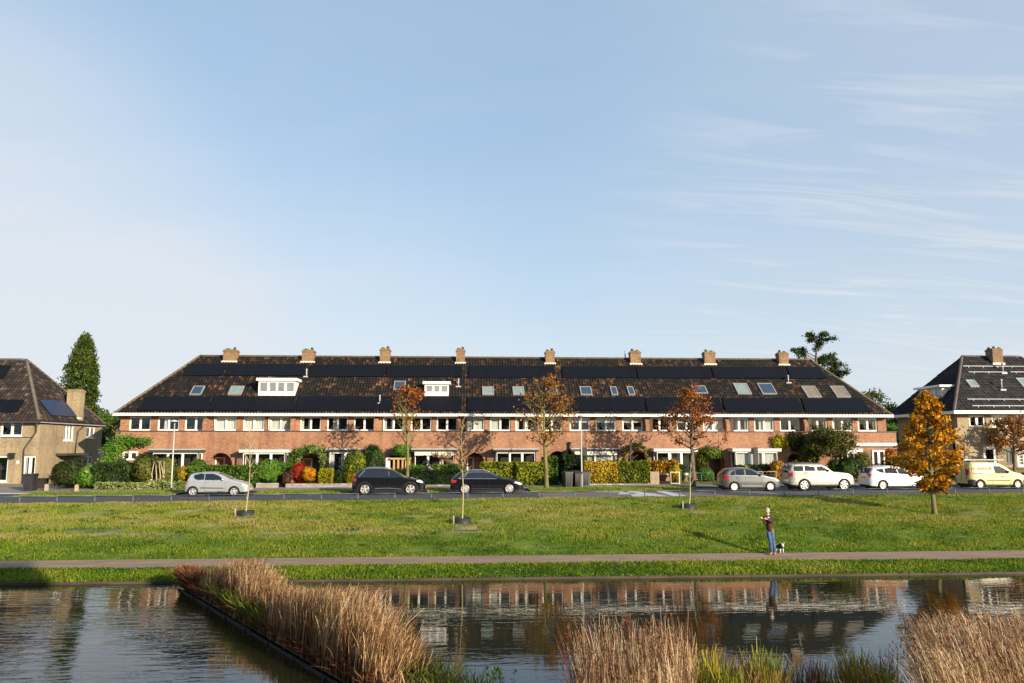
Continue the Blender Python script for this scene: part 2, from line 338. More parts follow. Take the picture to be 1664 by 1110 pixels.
ASPH = M('asphalt', (0.065, 0.062, 0.064), 0.8, (0.045, 0.043, 0.046), 0.7, bmp=0.3)
ROADBRICK = M('brown_road_brick', (0.20, 0.15, 0.125), 0.8, (0.13, 0.10, 0.088), 1.3, bmp=0.4, sc=(0.5, 2.5, 1))
PAVE = M('paving_slabs', (0.26, 0.21, 0.17), 0.85, (0.17, 0.14, 0.115), 0.9, bmp=0.3)
PATHM = M('worn_path_brick', (0.31, 0.205, 0.135), 0.9, (0.22, 0.14, 0.09), 1.6, bmp=0.5, sc=(0.5, 1.8, 1))
ROADWHITE = M('road_white', (0.62, 0.60, 0.56), 0.8, (0.40, 0.38, 0.35), 2.5)
STONE = M('grey_stone', (0.32, 0.29, 0.25), 0.85, (0.20, 0.18, 0.15), 4.0, bmp=0.4)
WOODD = M('wet_timber', (0.03, 0.02, 0.014), 0.85, (0.012, 0.009, 0.007), 3.0, bmp=0.4, sc=(1, 1, 6))
EDGE = M('weathered_edging', (0.075, 0.052, 0.036), 0.85, (0.035, 0.026, 0.018), 2.0, bmp=0.4, sc=(0.5, 4, 4))

def sheet(name, p0, p1, mat, x0=-70, x1=70, dz=0.0, dx=0.5, dp=0.4, rough=0.0, zf=None):
    rs = np.random.RandomState(5)
    xs = np.arange(x0, x1 + dx / 2, dx); ps = np.linspace(p0, p1, max(2, int((p1 - p0) / dp) + 1))
    V = np.zeros((len(ps), len(xs), 3))
    for i, p in enumerate(ps):
        V[i, :, 0] = xs; V[i, :, 1] = p + KP(p) * xs
        V[i, :, 2] = [(zf(x, p) if zf else gz(x, p)) + dz for x in xs]
    if rough:
        X, Y = V[..., 0], V[..., 1]
        e = np.minimum(1, np.minimum(np.arange(len(ps)), np.arange(len(ps))[::-1]) / 2.0)[:, None]
        V[..., 2] += rough * e * (np.sin(X * 1.3 + Y * .8) * np.sin(Y * 1.7 - X * .35) + .6 * np.sin(X * 3.1 + 1.2 * Y) * np.sin(Y * 3.7) + .4 * rs.randn(*X.shape))
    n = len(xs); idx = np.arange(len(ps) * n).reshape(len(ps), n)
    Fq = np.stack([idx[:-1, :-1], idx[:-1, 1:], idx[1:, 1:], idx[1:, :-1]], -1).reshape(-1, 4)
    o = np_mesh(name, V.reshape(-1, 3), Fq, mat, smooth=True, origin=(0, 0, 0)); o['kind'] = 'structure'; return o

# one ground sheet to the horizon, with the canal cut out of it by lying lower there
m = MB()
m.quad((-900, 53, 1.62), (900, 53, 1.62), (1500, 3000, 1.62), (-1500, 3000, 1.62)); m.build('ground', GRASS)['kind'] = 'structure'
sheet('lower_lawn', 28.1, 29.75, GRASS, rough=0.025)
sheet('bank', 31.55, 42.35, GRASS, rough=0.045)
sheet('path', 29.7, 31.6, PATHM, dz=0.012, dp=0.3, rough=0.006)
sheet('road', 42.25, 50.9, ASPH, dz=0.0, dp=1.0)
xa, xb = G(880, 45)[0], G(1262, 45)[0]
sheet('road_table', 42.4, 47.9, ROADBRICK, x0=xa, x1=xb, dz=0.006, dx=(xb - xa) / 20)
sheet('pavement', 50.9, 53.0, PAVE, dz=0.05, dp=1.0)
sheet('front_garden_ground', 53.0, 57.5, SOIL, dz=0.03, dp=1.0)
m = MB(); m.quad((-200, -60, 0.0), (200, -60, 0.0), (200, 28.6, 0.0), (-200, 28.6, 0.0))
def watermat():
    m_, t, b, out = mat_new('canal_water')
    b.inputs['Base Color'].default_value = (0.018, 0.018, 0.007, 1); b.inputs['Roughness'].default_value = 0.015; b.inputs['IOR'].default_value = 1.33
    b.inputs['Specular IOR Level'].default_value = 0.78
    a = noise(t, 1.0, 3, 0.5, sc=(1.1, 3.6, 1), dist=0.6); c = noise(t, 1.0, 2, 0.5, sc=(3.0, 9.0, 1), dist=0.3)
    sp = NN(t, 'ShaderNodeTexCoord'); s2 = NN(t, 'ShaderNodeSeparateXYZ'); t.links.new(sp.outputs['Object'], s2.inputs[0])
    patch = noise(t, 0.11, 3, 0.5, sc=(0.8, 1.6, 1)); pr = ramp(t, patch, [(0.25,) * 3, (1,) * 3], [0.38, 0.62])
    # the wind roughens the open water on the left; it lies calmer by the far side
    xr = NN(t, 'ShaderNodeMapRange', interpolation_type='SMOOTHSTEP'); t.links.new(s2.outputs[0], xr.inputs[0]); xr.inputs[1].default_value = -3; xr.inputs[2].default_value = -8; xr.inputs[3].default_value = 0.16; xr.inputs[4].default_value = 0.85
    ad = NN(t, 'ShaderNodeMath', operation='MULTIPLY_ADD'); t.links.new(c, ad.inputs[0]); ad.inputs[1].default_value = 0.35; t.links.new(a, ad.inputs[2])
    ad.inputs[1].default_value = 0.16; ml = NN(t, 'ShaderNodeMath', operation='MULTIPLY'); t.links.new(ad.outputs[0], ml.inputs[0]); t.links.new(pr, ml.inputs[1])
    m2 = NN(t, 'ShaderNodeMath', operation='MULTIPLY'); t.links.new(ml.outputs[0], m2.inputs[0]); t.links.new(xr.outputs[0], m2.inputs[1])
    bump(t, b, m2.outputs[0], 0.55, 0.05)
    return m_
w = m.build('water', watermat()); w['kind'] = 'structure'
m = MB(); m.quad((-200, -60, -1.5), (200, -60, -1.5), (200, 28.6, -1.5), (-200, 28.6, -1.5)); m.build('canal_bed', SOIL)['kind'] = 'structure'
# near bank, below the frame
def nearz(x, p): return -0.35 + 0.55 * min(1, max(0, (13.6 - p) / 2.0))
m = MB(); m.quad((-900, -900, .6), (900, -900, .6), (900, -48, .6), (-900, -48, .6)); m.build('park_ground', GRASS)['kind'] = 'structure'
sheet('near_bank', -50, 13.9, GRASS, x0=0.2, x1=70, zf=nearz, dp=1.0)
# retaining edge along the water
m = MB()
for i in range(35):
    x0 = -70 + i * 4; x1 = x0 + 3.985; y0 = 28.1 + KP(28.1) * x0; y1 = 28.1 + KP(28.1) * x1
    for (ya, yb, za, zb) in ((-0.02, 0.06, -0.6, 0.075), ):
        m.add([(x0, y0 + ya, za), (x1, y1 + ya, za), (x1, y1 + yb, za), (x0, y0 + yb, za), (x0, y0 + ya, zb), (x1, y1 + ya, zb), (x1, y1 + yb, zb), (x0, y0 + yb, zb)],
              [(0, 3, 2, 1), (4, 5, 6, 7), (0, 1, 5, 4), (1, 2, 6, 5), (2, 3, 7, 6), (3, 0, 4, 7)])
e = m.build('canal_edging', EDGE); tag(e, 'low weathered plank edging between the canal water and the lawn', 'edging')
# verges between the parking bays
vz = lambda x, p: gz(x, p) + 0.10 - 0.08 * max(0, 1 - (p - 48.1) / 0.15)
for k, (u0, u1) in enumerate(((22, 286), (412, 566), (694, 724), (862, 1128))):
    xa, xb = G(u0, 48.3, 803)[0], G(u1, 48.3, 803)[0]
    sheet('verge', 48.1, 50.88, GRASS, x0=xa, x1=xb, dx=(xb - xa) / 30, dp=0.3, zf=vz)
# white markings on the road table
m = MB()
def rp(u, v, dz=0.014):      # a point of the road surface
    X = 0; Y = 45
    for _ in range(8):
        z = gz(X, 45) + dz; d = FW + RT * (u - IW / 2) / F - UP * (v - IH / 2) / F; tt = (z - CAMZ) / d[2]; X, Y = d[0] * tt, d[1] * tt
    return (X, Y, z)
for q in (((1018, 797.8), (1036, 797.2), (1064, 806), (1028, 807)), ((1048, 800.5), (1060, 801.5), (1090, 806.8), (1064, 806.9)), ((1062, 797), (1078, 797), (1118, 806), (1094, 806.5)), ((960, 799), (985, 797.5), (1016, 799), (1000, 800)), ((1008, 799), (1030, 801), (1034, 803), (1004, 803.4))):
    m.add([rp(*a) for a in q], [(0, 1, 2, 3)][::-1])
m.build('road_marking', ROADWHITE)['kind'] = 'structure'
# left-hand drive
xa, xb = -60, G(66, 52, 790)[0]
sheet('drive', 50.95, 57.4, PAVE, x0=xa, x1=xb, dx=1.0, dz=0.058, dp=0.6)

# grass blades: short tufts over all the turf, one object per kind of ground cover
GRBL = leafmat('grass_blades', [(0.03, 0.08, 0.007), (0.095, 0.185, 0.010), (0.22, 0.29, 0.018), (0.36, 0.32, 0.06), (0.48, 0.36, 0.16)], 0.4)
def blades(name, n, area, seed, h=(0.04, 0.10), wd=0.014, dry=None, lab='short mown grass over the bank', mat=GRBL, lean=0.5):
    r = np.random.RandomState(seed); x0, x1, p0, p1 = area
    # denser near the middle of the view
    X = r.uniform(x0, x1, n); P = r.uniform(p0, p1, n)
    keep = np.abs((X - 0.06 * P) / P) < 1.0; X = X[keep]; P = P[keep]; n = len(X)
    kp = np.interp(P, [0, 28.1, 31.6, 42.3, 50.5, 57], [0.01, 0.01, 0.02, 0.038, 0.038, 0.0]); Y = P + kp * X
    Z = np.interp(P, PROF_P, PROF_Z) + 0.0038 * X * np.clip((P - 32) / 10, 0, 1)
    if dry is not None and dry == 'verge': Z += 0.09
    patch = np.sin(X * .31 + Y * .9) * np.sin(Y * .63 - X * .12) + .7 * np.sin(X * .83 - 1.3 * Y) * np.sin(.57 * X + 2.1 * Y) + .5 * np.sin(2.1 * X + .4) * np.sin(2.9 * Y)
    d = 0.40 + 0.17 * patch + r.normal(0, 0.17, n)
    if dry == 'lush': d -= .06
    if dry is None:
        mid = np.clip((P - 33.2) / 2.5, 0, 1); d += 0.24 * mid - 0.06 + np.clip(-X / 20, -0.7, 1) * 0.07 * mid
        d += 0.22 * np.exp(-((P - 34.2 + 0.25 * np.sin(X * .5)) / 0.45) ** 2) * np.clip(-X / 6 + .5, 0, 1)
    if dry is None:
        worn = np.exp(-((P - 34.6 + .3 * np.sin(X * .45)) / .28) ** 2) * (np.sin(X * .9 + 1) > -.2) * (X < 3); keep = r.rand(n) > worn * .8; X, Y, Z, P, d, patch = X[keep], Y[keep], Z[keep], P[keep], d[keep], patch[keep]; n = len(X)
    H = r.uniform(h[0], h[1], n) * (1 + 0.35 * patch)
    an = r.uniform(0, 2 * np.pi, n); c, s = np.cos(an), np.sin(an); w_ = wd * r.uniform(.6, 1.4, n)
    lx, ly = r.normal(0, lean, n) * H, r.normal(0, lean, n) * H
    V = np.zeros((n, 4, 3))
    V[:, 0] = np.stack([X - c * w_, Y - s * w_, Z - .01], 1); V[:, 1] = np.stack([X + c * w_, Y + s * w_, Z - .01], 1)
    V[:, 2] = np.stack([X + lx + c * w_ * .35, Y + ly + s * w_ * .35, Z + H], 1); V[:, 3] = np.stack([X + lx * .6 - c * w_ * .7, Y + ly * .6 - s * w_ * .7, Z + H * .6], 1)
    Fq = np.arange(n * 4).reshape(n, 4)
    o = np_mesh(name, V.reshape(-1, 3), Fq, mat, rnd=np.clip(d, 0, 1), origin=(0, 0, 0)); return tag(o, lab, 'grass', kind='stuff')
blades('grass', 430000, (-42, 50, 31.6, 42.4), 1)
blades('lush_grass', 85000, (-34, 40, 28.15, 29.85), 2, h=(0.04, 0.12), wd=0.02, dry='lush', lab='lush green grass strip between path and water')
for k, (u0, u1) in enumerate(((22, 286), (412, 566), (694, 724), (862, 1128))):
    xa, xb = G(u0, 48.3, 803)[0], G(u1, 48.3, 803)[0]
    blades('verge_grass', int((xb - xa) * 550), (xa, xb, 48.2, 50.85), 11 + k, h=(0.03, 0.10), wd=0.018, dry='verge', lab='grass growing on the kerbside verge')
# fallen leaves
FALL = leafmat('fallen_leaf', [(0.30, 0.12, 0.02), (0.42, 0.2, 0.03), (0.22, 0.08, 0.02), (0.5, 0.33, 0.08)], 0.2)
def fallen(n, seed, spots):
    r = np.random.RandomState(seed); C = []
    for (cx, cp, sx, sp, k) in spots: C.append(np.stack([r.normal(cx, sx, k), r.normal(cp, sp, k)], 1))
    C = np.concatenate(C); C = C[(C[:, 1] > 28.3) & (C[:, 1] < 50.7)]; n = len(C)
    V = np.zeros((n, 4, 3))
    for i in range(n):
        X, P = C[i]; Y = P + KP(P) * X; z = gz(X, P) + 0.05; a = r.uniform(0, 6.28); s_ = r.uniform(.025, .05)
        for k, (dx, dy) in enumerate(((1, 0), (0, .7), (-1, 0), (0, -.7))):
            V[i, k] = (X + s_ * (dx * math.cos(a) - dy * math.sin(a)), Y + s_ * (dx * math.sin(a) + dy * math.cos(a)), z + r.uniform(-.02, .03))
    o = np_mesh('fallen_leaves', V.reshape(-1, 3), np.arange(n * 4).reshape(n, 4), FALL, rnd=r.uniform(0, 1, n), origin=(0, 0, 0)); tag(o, 'brown autumn leaves scattered on grass and road', 'leaves', kind='stuff')
fallen(0, 3, [(2, 38, 16, 4, 500), (25, 38, 5, 2.2, 1300), (5, 47, 12, 2, 250), (-25, 49, 3, 1, 120), (6, 49, 3, 1, 150)])
# ------------------------------------------------------------------ building helpers
def tiles(name, O, U, Vv, Lv, uL, uR, mat, parent, cw=0.25, ch=0.33, relief=0.055, seed=0, prof='wave'):
    """a slope of real pantiles: courses up the slope, rolls along it. uL/uR: functions of height on the slope"""
    r = np.random.RandomState(seed); O, U, Vv = (np.array(a, float) for a in (O, U, Vv)); Nn = np.cross(U, Vv); Nn /= np.linalg.norm(Nn)
    nc = int(math.ceil(Lv / ch)); allV = []; allF = []; rn = []; base = 0
    lo = min(uL(0), uL(Lv)); hi = max(uR(0), uR(Lv)); us = np.arange(lo, hi + 0.001, cw / 5)
    tv = r.rand(nc, len(us) // 5 + 3)
    for j in range(nc):
        v0, v1 = j * ch, min((j + 1) * ch + 0.02, Lv)
        ph = (us / cw) % 1.0
        h = relief * (0.5 + 0.5 * np.cos(2 * np.pi * ph)) ** 1.5
        a = np.clip(us, uL(v0), uR(v0)); b = np.clip(us, uL(v1), uR(v1))
        A = O + np.outer(a, U) + Vv * v0 + np.outer(h + 0.028, Nn); B = O + np.outer(b, U) + Vv * v1 + np.outer(h, Nn); C = O + np.outer(a, U) + Vv * v0 + np.outer(h * 0 - 0.01, Nn)
        n = len(us); allV += [A, B, C]; k = np.arange(n - 1)
        ok = (a[1:] - a[:-1] > 1e-6) | (b[1:] - b[:-1] > 1e-6); k = k[ok]
        allF.append(np.stack([base + k, base + k + 1, base + n + k + 1, base + n + k], 1)); allF.append(np.stack([base + 2 * n + k, base + 2 * n + k + 1, base + k + 1, base + k], 1))
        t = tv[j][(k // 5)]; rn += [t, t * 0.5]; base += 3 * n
    return np_mesh(name, np.concatenate(allV), np.concatenate(allF), mat, parent, rnd=np.concatenate(rn))
def wall(mb, o, d, L, z0, z1, holes, th=0.28):
    """a wall from o along unit direction d with real openings (u0,u1,z0,z1); thickness goes to its left-hand back"""
    d = np.array(d, float); nrm = np.array([d[1], -d[0]])      # outward
    us = sorted({0.0, L} | {h[0] for h in holes} | {h[1] for h in holes}); zs = sorted({z0, z1} | {h[2] for h in holes} | {h[3] for h in holes})
    us = [u for u in us if 0 <= u <= L]; zs = [z for z in zs if z0 <= z <= z1]
    def P(u, z, t=0): q = np.array(o[:2]) + d * u - nrm * t; return (q[0], q[1], z)
    for a, b in zip(us, us[1:]):
        run = None
        for z_a, z_b in list(zip(zs, zs[1:])) + [(None, None)]:
            solid = z_a is not None and not any(h[0] - 1e-6 <= a and b <= h[1] + 1e-6 and h[2] - 1e-6 <= z_a and z_b <= h[3] + 1e-6 for h in holes)
            if solid: run = [z_a, z_b] if run is None else [run[0], z_b]
            if (not solid) and run:
                mb.quad(P(a, run[0]), P(b, run[0]), P(b, run[1]), P(a, run[1])); mb.quad(P(b, run[0], th), P(a, run[0], th), P(a, run[1], th), P(b, run[1], th)); run = None
    mb.quad(P(0, z0), P(0, z1), P(0, z1, th), P(0, z0, th)); mb.quad(P(L, z1), P(L, z0), P(L, z0, th), P(L, z1, th)); mb.quad(P(0, z1), P(L, z1), P(L, z1, th), P(0, z1, th))
    for (a, b, c, e) in holes:
        mb.quad(P(a, c), P(a, e), P(a, e, th), P(a, c, th)); mb.quad(P(b, e), P(b, c), P(b, c, th), P(b, e, th)); mb.quad(P(a, e), P(b, e), P(b, e, th), P(a, e, th)); mb.quad(P(b, c), P(a, c), P(a, c, th), P(b, c, th))
def window(parent, o, d, u0, u1, z0, z1, lights=2, fw=0.075, inset=0.07, curtain=None, frame=None, bars=None, sill=True, mull=None, name='window', glass=None, flat=False):
    """a window set in a wall: frame with its sashes; glass and curtain are its sub-parts"""
    frame = frame or WHITE; d = np.array(d, float); nrm = np.array([d[1], -d[0]])
    def bx(mb, a, b, c, e, t0, t1):
        q = [np.array(o[:2]) + d * u - nrm * t for u in (a, b) for t in (t0, t1)]      # t0 outer
        p00, p01, p10, p11 = q
        mb.add([(p00[0], p00[1], c), (p10[0], p10[1], c), (p11[0], p11[1], c), (p01[0], p01[1], c), (p00[0], p00[1], e), (p10[0], p10[1], e), (p11[0], p11[1], e), (p01[0], p01[1], e)],
               [(0, 3, 2, 1), (4, 5, 6, 7), (0, 1, 5, 4), (1, 2, 6, 5), (2, 3, 7, 6), (3, 0, 4, 7)])
    m = MB(); t0, t1 = inset, inset + 0.07
    bx(m, u0, u0 + fw, z0, z1, t0, t1); bx(m, u1 - fw, u1, z0, z1, t0, t1); bx(m, u0 + fw, u1 - fw, z1 - fw, z1, t0, t1); bx(m, u0 + fw, u1 - fw, z0, z0 + fw, t0, t1)
    mull = mull or fw * 1.5; xs = [u0 + fw + (u1 - u0 - 2 * fw) * i / lights for i in range(lights + 1)]
    for x in xs[1:-1]: bx(m, x - mull / 2, x + mull / 2, z0 + fw, z1 - fw, t0, t1)
    s = 0.022
    for i in range(lights):
        a = xs[i] + (mull / 2 if i else 0); b = xs[i + 1] - (mull / 2 if i < lights - 1 else 0); c, e = z0 + fw, z1 - fw
        for q in ((a, a + s, c, e), (b - s, b, c, e), (a + s, b - s, c, c + s), (a + s, b - s, e - s, e)): bx(m, *q, t0 + .015, t1 - .01)
        if bars:
            nx, nz = bars
            for k in range(1, nx): x = a + (b - a) * k / nx; bx(m, x - .012, x + .012, c + s, e - s, t0 + .02, t1 - .02)
            for k in range(1, nz): z = c + (e - c) * k / nz; bx(m, a + s, b - s, z - .013, z + .013, t0 + .022, t1 - .022)
    if sill: bx(m, u0 - 0.04, u1 + 0.04, z0 - 0.05, z0 - 0.002, -0.03, t1)
    w = m.build(name, frame, parent)
    g = MB(); qa = np.array(o[:2]) + d * (u0 + fw) - nrm * (t0 + .035); qb = np.array(o[:2]) + d * (u1 - fw) - nrm * (t0 + .035); g.quad((qa[0], qa[1], z0 + fw), (qb[0], qb[1], z0 + fw), (qb[0], qb[1], z1 - fw), (qa[0], qa[1], z1 - fw)); g.build('pane', glass or GLASS, parent if flat else w)
    if curtain:
        cm = MB()
        for i in range(lights):
            a = xs[i] + .02; b = xs[i + 1] - .02; k = curtain[i % len(curtain)]
            if k == 'd': continue
            if k == 'f': spans = [(a, b, z0 + fw, z1 - fw)]
            elif k == 'l': spans = [(a, a + (b - a) * .45, z0 + fw, z1 - fw)]
            elif k == 'r': spans = [(a + (b - a) * .5, b, z0 + fw, z1 - fw)]
            elif k == 'b': spans = [(a, b, z0 + fw + (z1 - z0) * .55, z1 - fw)]
            elif k == 's': spans = [(a, a + (b - a) * .25, z0 + fw, z1 - fw), (b - (b - a) * .25, b, z0 + fw, z1 - fw)]
            elif k == 'h': spans = [(a, b, z0 + fw, z0 + fw + (z1 - z0) * .4)]
            else: continue
            for (p, q, c, e) in spans:      # folds
                nf = max(4, int((q - p) / 0.05)); pts = []
                for j in range(nf + 1): pts.append((p + (q - p) * j / nf, 0.20 + (0.03 if j % 2 else 0)))
                for (ua, ta), (ub, tb) in zip(pts, pts[1:]):
                    A = np.array(o[:2]) + d * ua - nrm * ta; B = np.array(o[:2]) + d * ub - nrm * tb
                    cm.quad((A[0], A[1], c), (B[0], B[1], c), (B[0], B[1], e), (A[0], A[1], e))
        if cm.f: cm.build('curtain', CURT2 if 'x' in curtain else CURT, parent if flat else w)
    return w
def slope_frame(O, U, Vv):
    O, U, Vv = (np.array(a, float) for a in (O, U, Vv)); N_ = np.cross(U, Vv); N_ /= np.linalg.norm(N_); return O, U, Vv, N_
def on_slope(u, v, O, U, Vv, N_):
    """where the sight line through a pixel meets a roof slope: (along, up)"""
    d = FW + RT * (u - IW / 2) / F - UP * (v - IH / 2) / F; c = np.array([0, 0, CAMZ]); t = ((O - c) @ N_) / (d @ N_); P = c + d * t - O
    return P @ U, P @ Vv
def slab(mb, fr, a0, a1, b0, b1, h0, h1, poly=None):
    O, U, Vv, N_ = fr; q = poly or [(a0, b0), (a1, b0), (a1, b1), (a0, b1)]
    P = [O + U * a + Vv * b + N_ * h0 for a, b in q] + [O + U * a + Vv * b + N_ * h1 for a, b in q]; n = len(q)
    mb.add(P, [tuple(range(n))[::-1], tuple(range(n, 2 * n))] + [(i, (i + 1) % n, (i + 1) % n + n, i + n) for i in range(n)])
def solar(parent, fr, poly, mat, h=0.10, name='solar_array'):
    m = MB(); slab(m, fr, 0, 0, 0, 0, h, h + 0.04, poly); o = m.build(name, mat, parent)
    me = o.data; uv = me.uv_layers.new(name='UVMap'); O, U, Vv, N_ = fr; org = worg(parent)
    for lp in me.loops:
        p = np.array(me.vertices[lp.vertex_index].co) + org - O; uv.data[lp.index].uv = (p @ U - poly[0][0], p @ Vv - poly[0][1])
    return o
def skylight(parent, fr, a0, a1, b0, b1, frame=None, blind=None):
    m = MB(); f = 0.07; frame = frame or M('grey_roof_frame', (0.30, 0.29, 0.27), 0.5)
    for q in ((a0 - f, a1 + f, b0 - f, b0), (a0 - f, a1 + f, b1, b1 + f), (a0 - f, a0, b0, b1), (a1, a1 + f, b0, b1)): slab(m, fr, *q, 0.0, 0.13)
    s = m.build('skylight', frame, parent); g = MB(); slab(g, fr, a0, a1, b0, b1, 0.085, 0.10); g.build('pane', blind or M('sky_pane', (0.12, 0.17, 0.17), 0.04, (0.09, 0.13, 0.14), 0.5, spec=0.9), s)
def chimney(parent, X, Y, w, dp, z0, z1, pots=2, mat=None, foot=0.5):
    m = MB(); m.box(X - w / 2, X + w / 2, Y - dp / 2, Y + dp / 2, z0, z1); m.box(X - w / 2 - .04, X + w / 2 + .04, Y - dp / 2 - .04, Y + dp / 2 + .04, z1 - .16, z1 - .06)
    c = m.build('chimney', mat or CHIMBRICK, parent)
    c2 = MB(); c2.box(X - w / 2 - .09, X + w / 2 + .09, Y - dp / 2 - .09, Y - dp / 2 + .3, z0 + foot, z0 + foot + .16); c2.build('lead_flashing', M('white_flashing', (0.62, 0.6, 0.56), 0.6), c)
    mo = MB(); r = random.Random(int(X * 10))
    K = 9; gv = [(X + (i / (K - 1) - .5) * (w + .1), Y + (j / (K - 1) - .5) * (dp + .1), z1 - (.10 if i in (0, K - 1) or j in (0, K - 1) else -.02 - .07 * r.random())) for j in range(K) for i in range(K)]; mo.add(gv, [(j * K + i, j * K + i + 1, (j + 1) * K + i + 1, (j + 1) * K + i) for j in range(K - 1) for i in range(K - 1)])
    mo.build('moss', M('moss', (0.16, 0.16, 0.03), 0.95, (0.09, 0.07, 0.02), 5), c)
    for i in range(pots):
        p = MB(); x = X + (i - (pots - 1) / 2) * w * .5; hh = .16 + .08 * ((i + int(X)) % 2); p.lathe((x, Y, z1), (0, 0, 1), [(0.0, 0), (.10, 0), (.085, hh * .7), (.11, hh * .72), (.11, hh), (0.0, hh)], 10); p.build('chimney_pot', M('chimney_pot', (0.10, 0.06, 0.04), 0.8), c)
    return c

# ------------------------------------------------------------------ the long red-brick terrace
YF, YU, YE, YR, YB = 57.4, 57.95, 57.25, 63.3, 69.3
XL = at(188, 702, YF)[0]; XR_ = at(1456, 702, YF)[0]; XUL = at(195.5, 690, YU)[0]; XUR = at(1440, 690, YU)[0]
ZE = at(832, 674.5, YE)[1]; ZS = at(832, 701.5, YF)[1]; ZR = at(832, 582.5, YR)[1]
EL, ER = at(183, 674, YE)[0], at(1452, 674, YE)[0]; RL, RRt = at(325, 581, YR)[0], at(1316, 584, YR)[0]
row = thing('terraced_house', 'long red brick terrace with a tiled hipped roof, black solar arrays and white window frames', 'terrace', ((XL + XR_) / 2, YF, 2.0))
WINS = [227.5, 273.7, 317.8, 367, 412.5, 455.8, 504.8, 548.6, 592, 639.5, 684.6, 726.5, 771, 813, 854.5, 897, 942.5, 984.8, 1028, 1072, 1116, 1159, 1201, 1242, 1283.5, 1328.8, 1369, 1410]
CUR = {0: 'd', 1: 'rd', 2: 'dd', 3: 'ff', 4: 'ff', 5: 'ff', 6: 'sd', 7: 'rd', 8: 'dd', 9: 'sd', 10: 'dd', 11: 'dd', 12: 'ff', 13: 'fd', 14: 'ss', 15: 'dd', 16: 'bb', 17: 'bb', 18: 'bb', 19: 'dd', 20: 'bb', 21: 'ff', 22: 'ss', 23: 'rf', 24: 'dd', 25: 'ssx', 26: 'ssx', 27: 'ssx'}
m = MB(); holes = []; wz1 = ZE - 0.12
for i, u in enumerate(WINS):
    x = at(u, 690, YU)[0]; holes.append((x - 0.75 - XUL, x + 0.75 - XUL, ZS + 0.06, wz1))
wall(m, (XUL, YU), (1, 0), XUR - XUL, ZS - 0.1, ZE + 0.05, holes)
# ground floor with its arched porches
ARCH = [(359, 18.5, 736), (504, 18.5, 738), (646, 18, 738), (772, 14.5, 736), (906, 16, 733), (1036, 17, 734), (1161, 17, 733), (1291, 13, 737)]
az = []
for (u, hw, vt) in ARCH:
    xc, zt = at(u, vt, YF); r_ = hw / F * YF; az.append((xc, r_, zt))
spans = []; prev = XL; ZG = 1.75
for (xc, r_, zt) in az:
    m.box(prev, xc - r_, YF, YF + .3, ZG, ZS); n = 14
    for k in range(n):
        a, b = xc - r_ + 2 * r_ * k / n, xc - r_ + 2 * r_ * (k + 1) / n; mid = (a + b) / 2 - xc
        m.box(a, b, YF, YF + .3, zt - r_ + math.sqrt(max(r_ * r_ - mid * mid, 0)), ZS)
    # porch lining
    m.quad((xc - r_, YF + .3, ZG), (xc - r_, YF + .3, zt), (xc - r_, YF + 1.3, zt), (xc - r_, YF + 1.3, ZG)); m.quad((xc + r_, YF + .3, zt), (xc + r_, YF + .3, ZG), (xc + r_, YF + 1.3, ZG), (xc + r_, YF + 1.3, zt))
    m.quad((xc - r_, YF + .3, zt), (xc + r_, YF + .3, zt), (xc + r_, YF + 1.3, zt), (xc - r_, YF + 1.3, zt)); m.quad((xc - r_, YF + 1.3, ZG), (xc + r_, YF + 1.3, ZG), (xc + r_, YF + 1.3, zt), (xc - r_, YF + 1.3, zt))
    prev = xc + r_
m.box(prev, XR_, YF, YF + .3, ZG, ZS)
# sides and back
m.quad((XL, YB - .5, ZG), (XL, YF + .3, ZG), (XL, YF + .3, ZS), (XL, YB - .5, ZS)); m.quad((XR_, YF + .3, ZG), (XR_, YB - .5, ZG), (XR_, YB - .5, ZS), (XR_, YF + .3, ZS))
m.quad((XUL, YB - .5, ZS - .1), (XUL, YU + .28, ZS - .1), (XUL, YU + .28, ZE + .05), (XUL, YB - .5, ZE + .05)); m.quad((XUR, YU + .28, ZS - .1), (XUR, YB - .5, ZS - .1), (XUR, YB - .5, ZE + .05), (XUR, YU + .28, ZE + .05))
m.quad((XR_, YB - .5, ZG), (XL, YB - .5, ZG), (XL, YB - .5, ZE), (XR_, YB - .5, ZE))
# rounded brick fins between the balconies
FINS = [336, 477.5, 612, 746, 876, 1050, 1180, 1306]
for u in FINS:
    x = at(u, 690, YU)[0]; h = (wz1 - ZS) * .86; pr = [(YU - .002, ZS + .051), (YF + .05, ZS + .051), (YF + .02, ZS + h * .45), (YF + .12, ZS + h * .8), (YF + .30, ZS + h), (YU - .002, ZS + h)]
    m.prism(pr, 'x', x - .14, x + .14)
m.build('wall', BRICK, row)
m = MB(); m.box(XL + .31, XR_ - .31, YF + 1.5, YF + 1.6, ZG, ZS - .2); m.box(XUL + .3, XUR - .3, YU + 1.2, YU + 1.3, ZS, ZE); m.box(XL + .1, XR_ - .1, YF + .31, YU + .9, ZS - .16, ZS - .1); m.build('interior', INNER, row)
m = MB(); m.box(XL - .05, XR_ + .05, YF - .05, YF + .34, ZS - .015, ZS + .05); m.build('coping', M('dark_coping', (0.06, 0.035, 0.03), 0.6), row)
for (xc, r_, zt) in az:      # brick ring round each porch, and the door behind
    m = MB(); n = 16; ro = r_ + .24
    for k in range(n):
        a0, a1 = math.pi * k / n + .012, math.pi * (k + 1) / n - .012
        q = [(xc + r_ * math.cos(a0), zt - r_ + r_ * math.sin(a0)), (xc + ro * math.cos(a0), zt - r_ + ro * math.sin(a0)), (xc + ro * math.cos(a1), zt - r_ + ro * math.sin(a1)), (xc + r_ * math.cos(a1), zt - r_ + r_ * math.sin(a1))]
        m.prism(q, 'y', YF - .035, YF + .05)
    m.build('arch', brickmat('arch_brick', [(0.33, 0.15, 0.08), (0.26, 0.11, 0.06)], (0.36, 0.27, 0.2)), row)
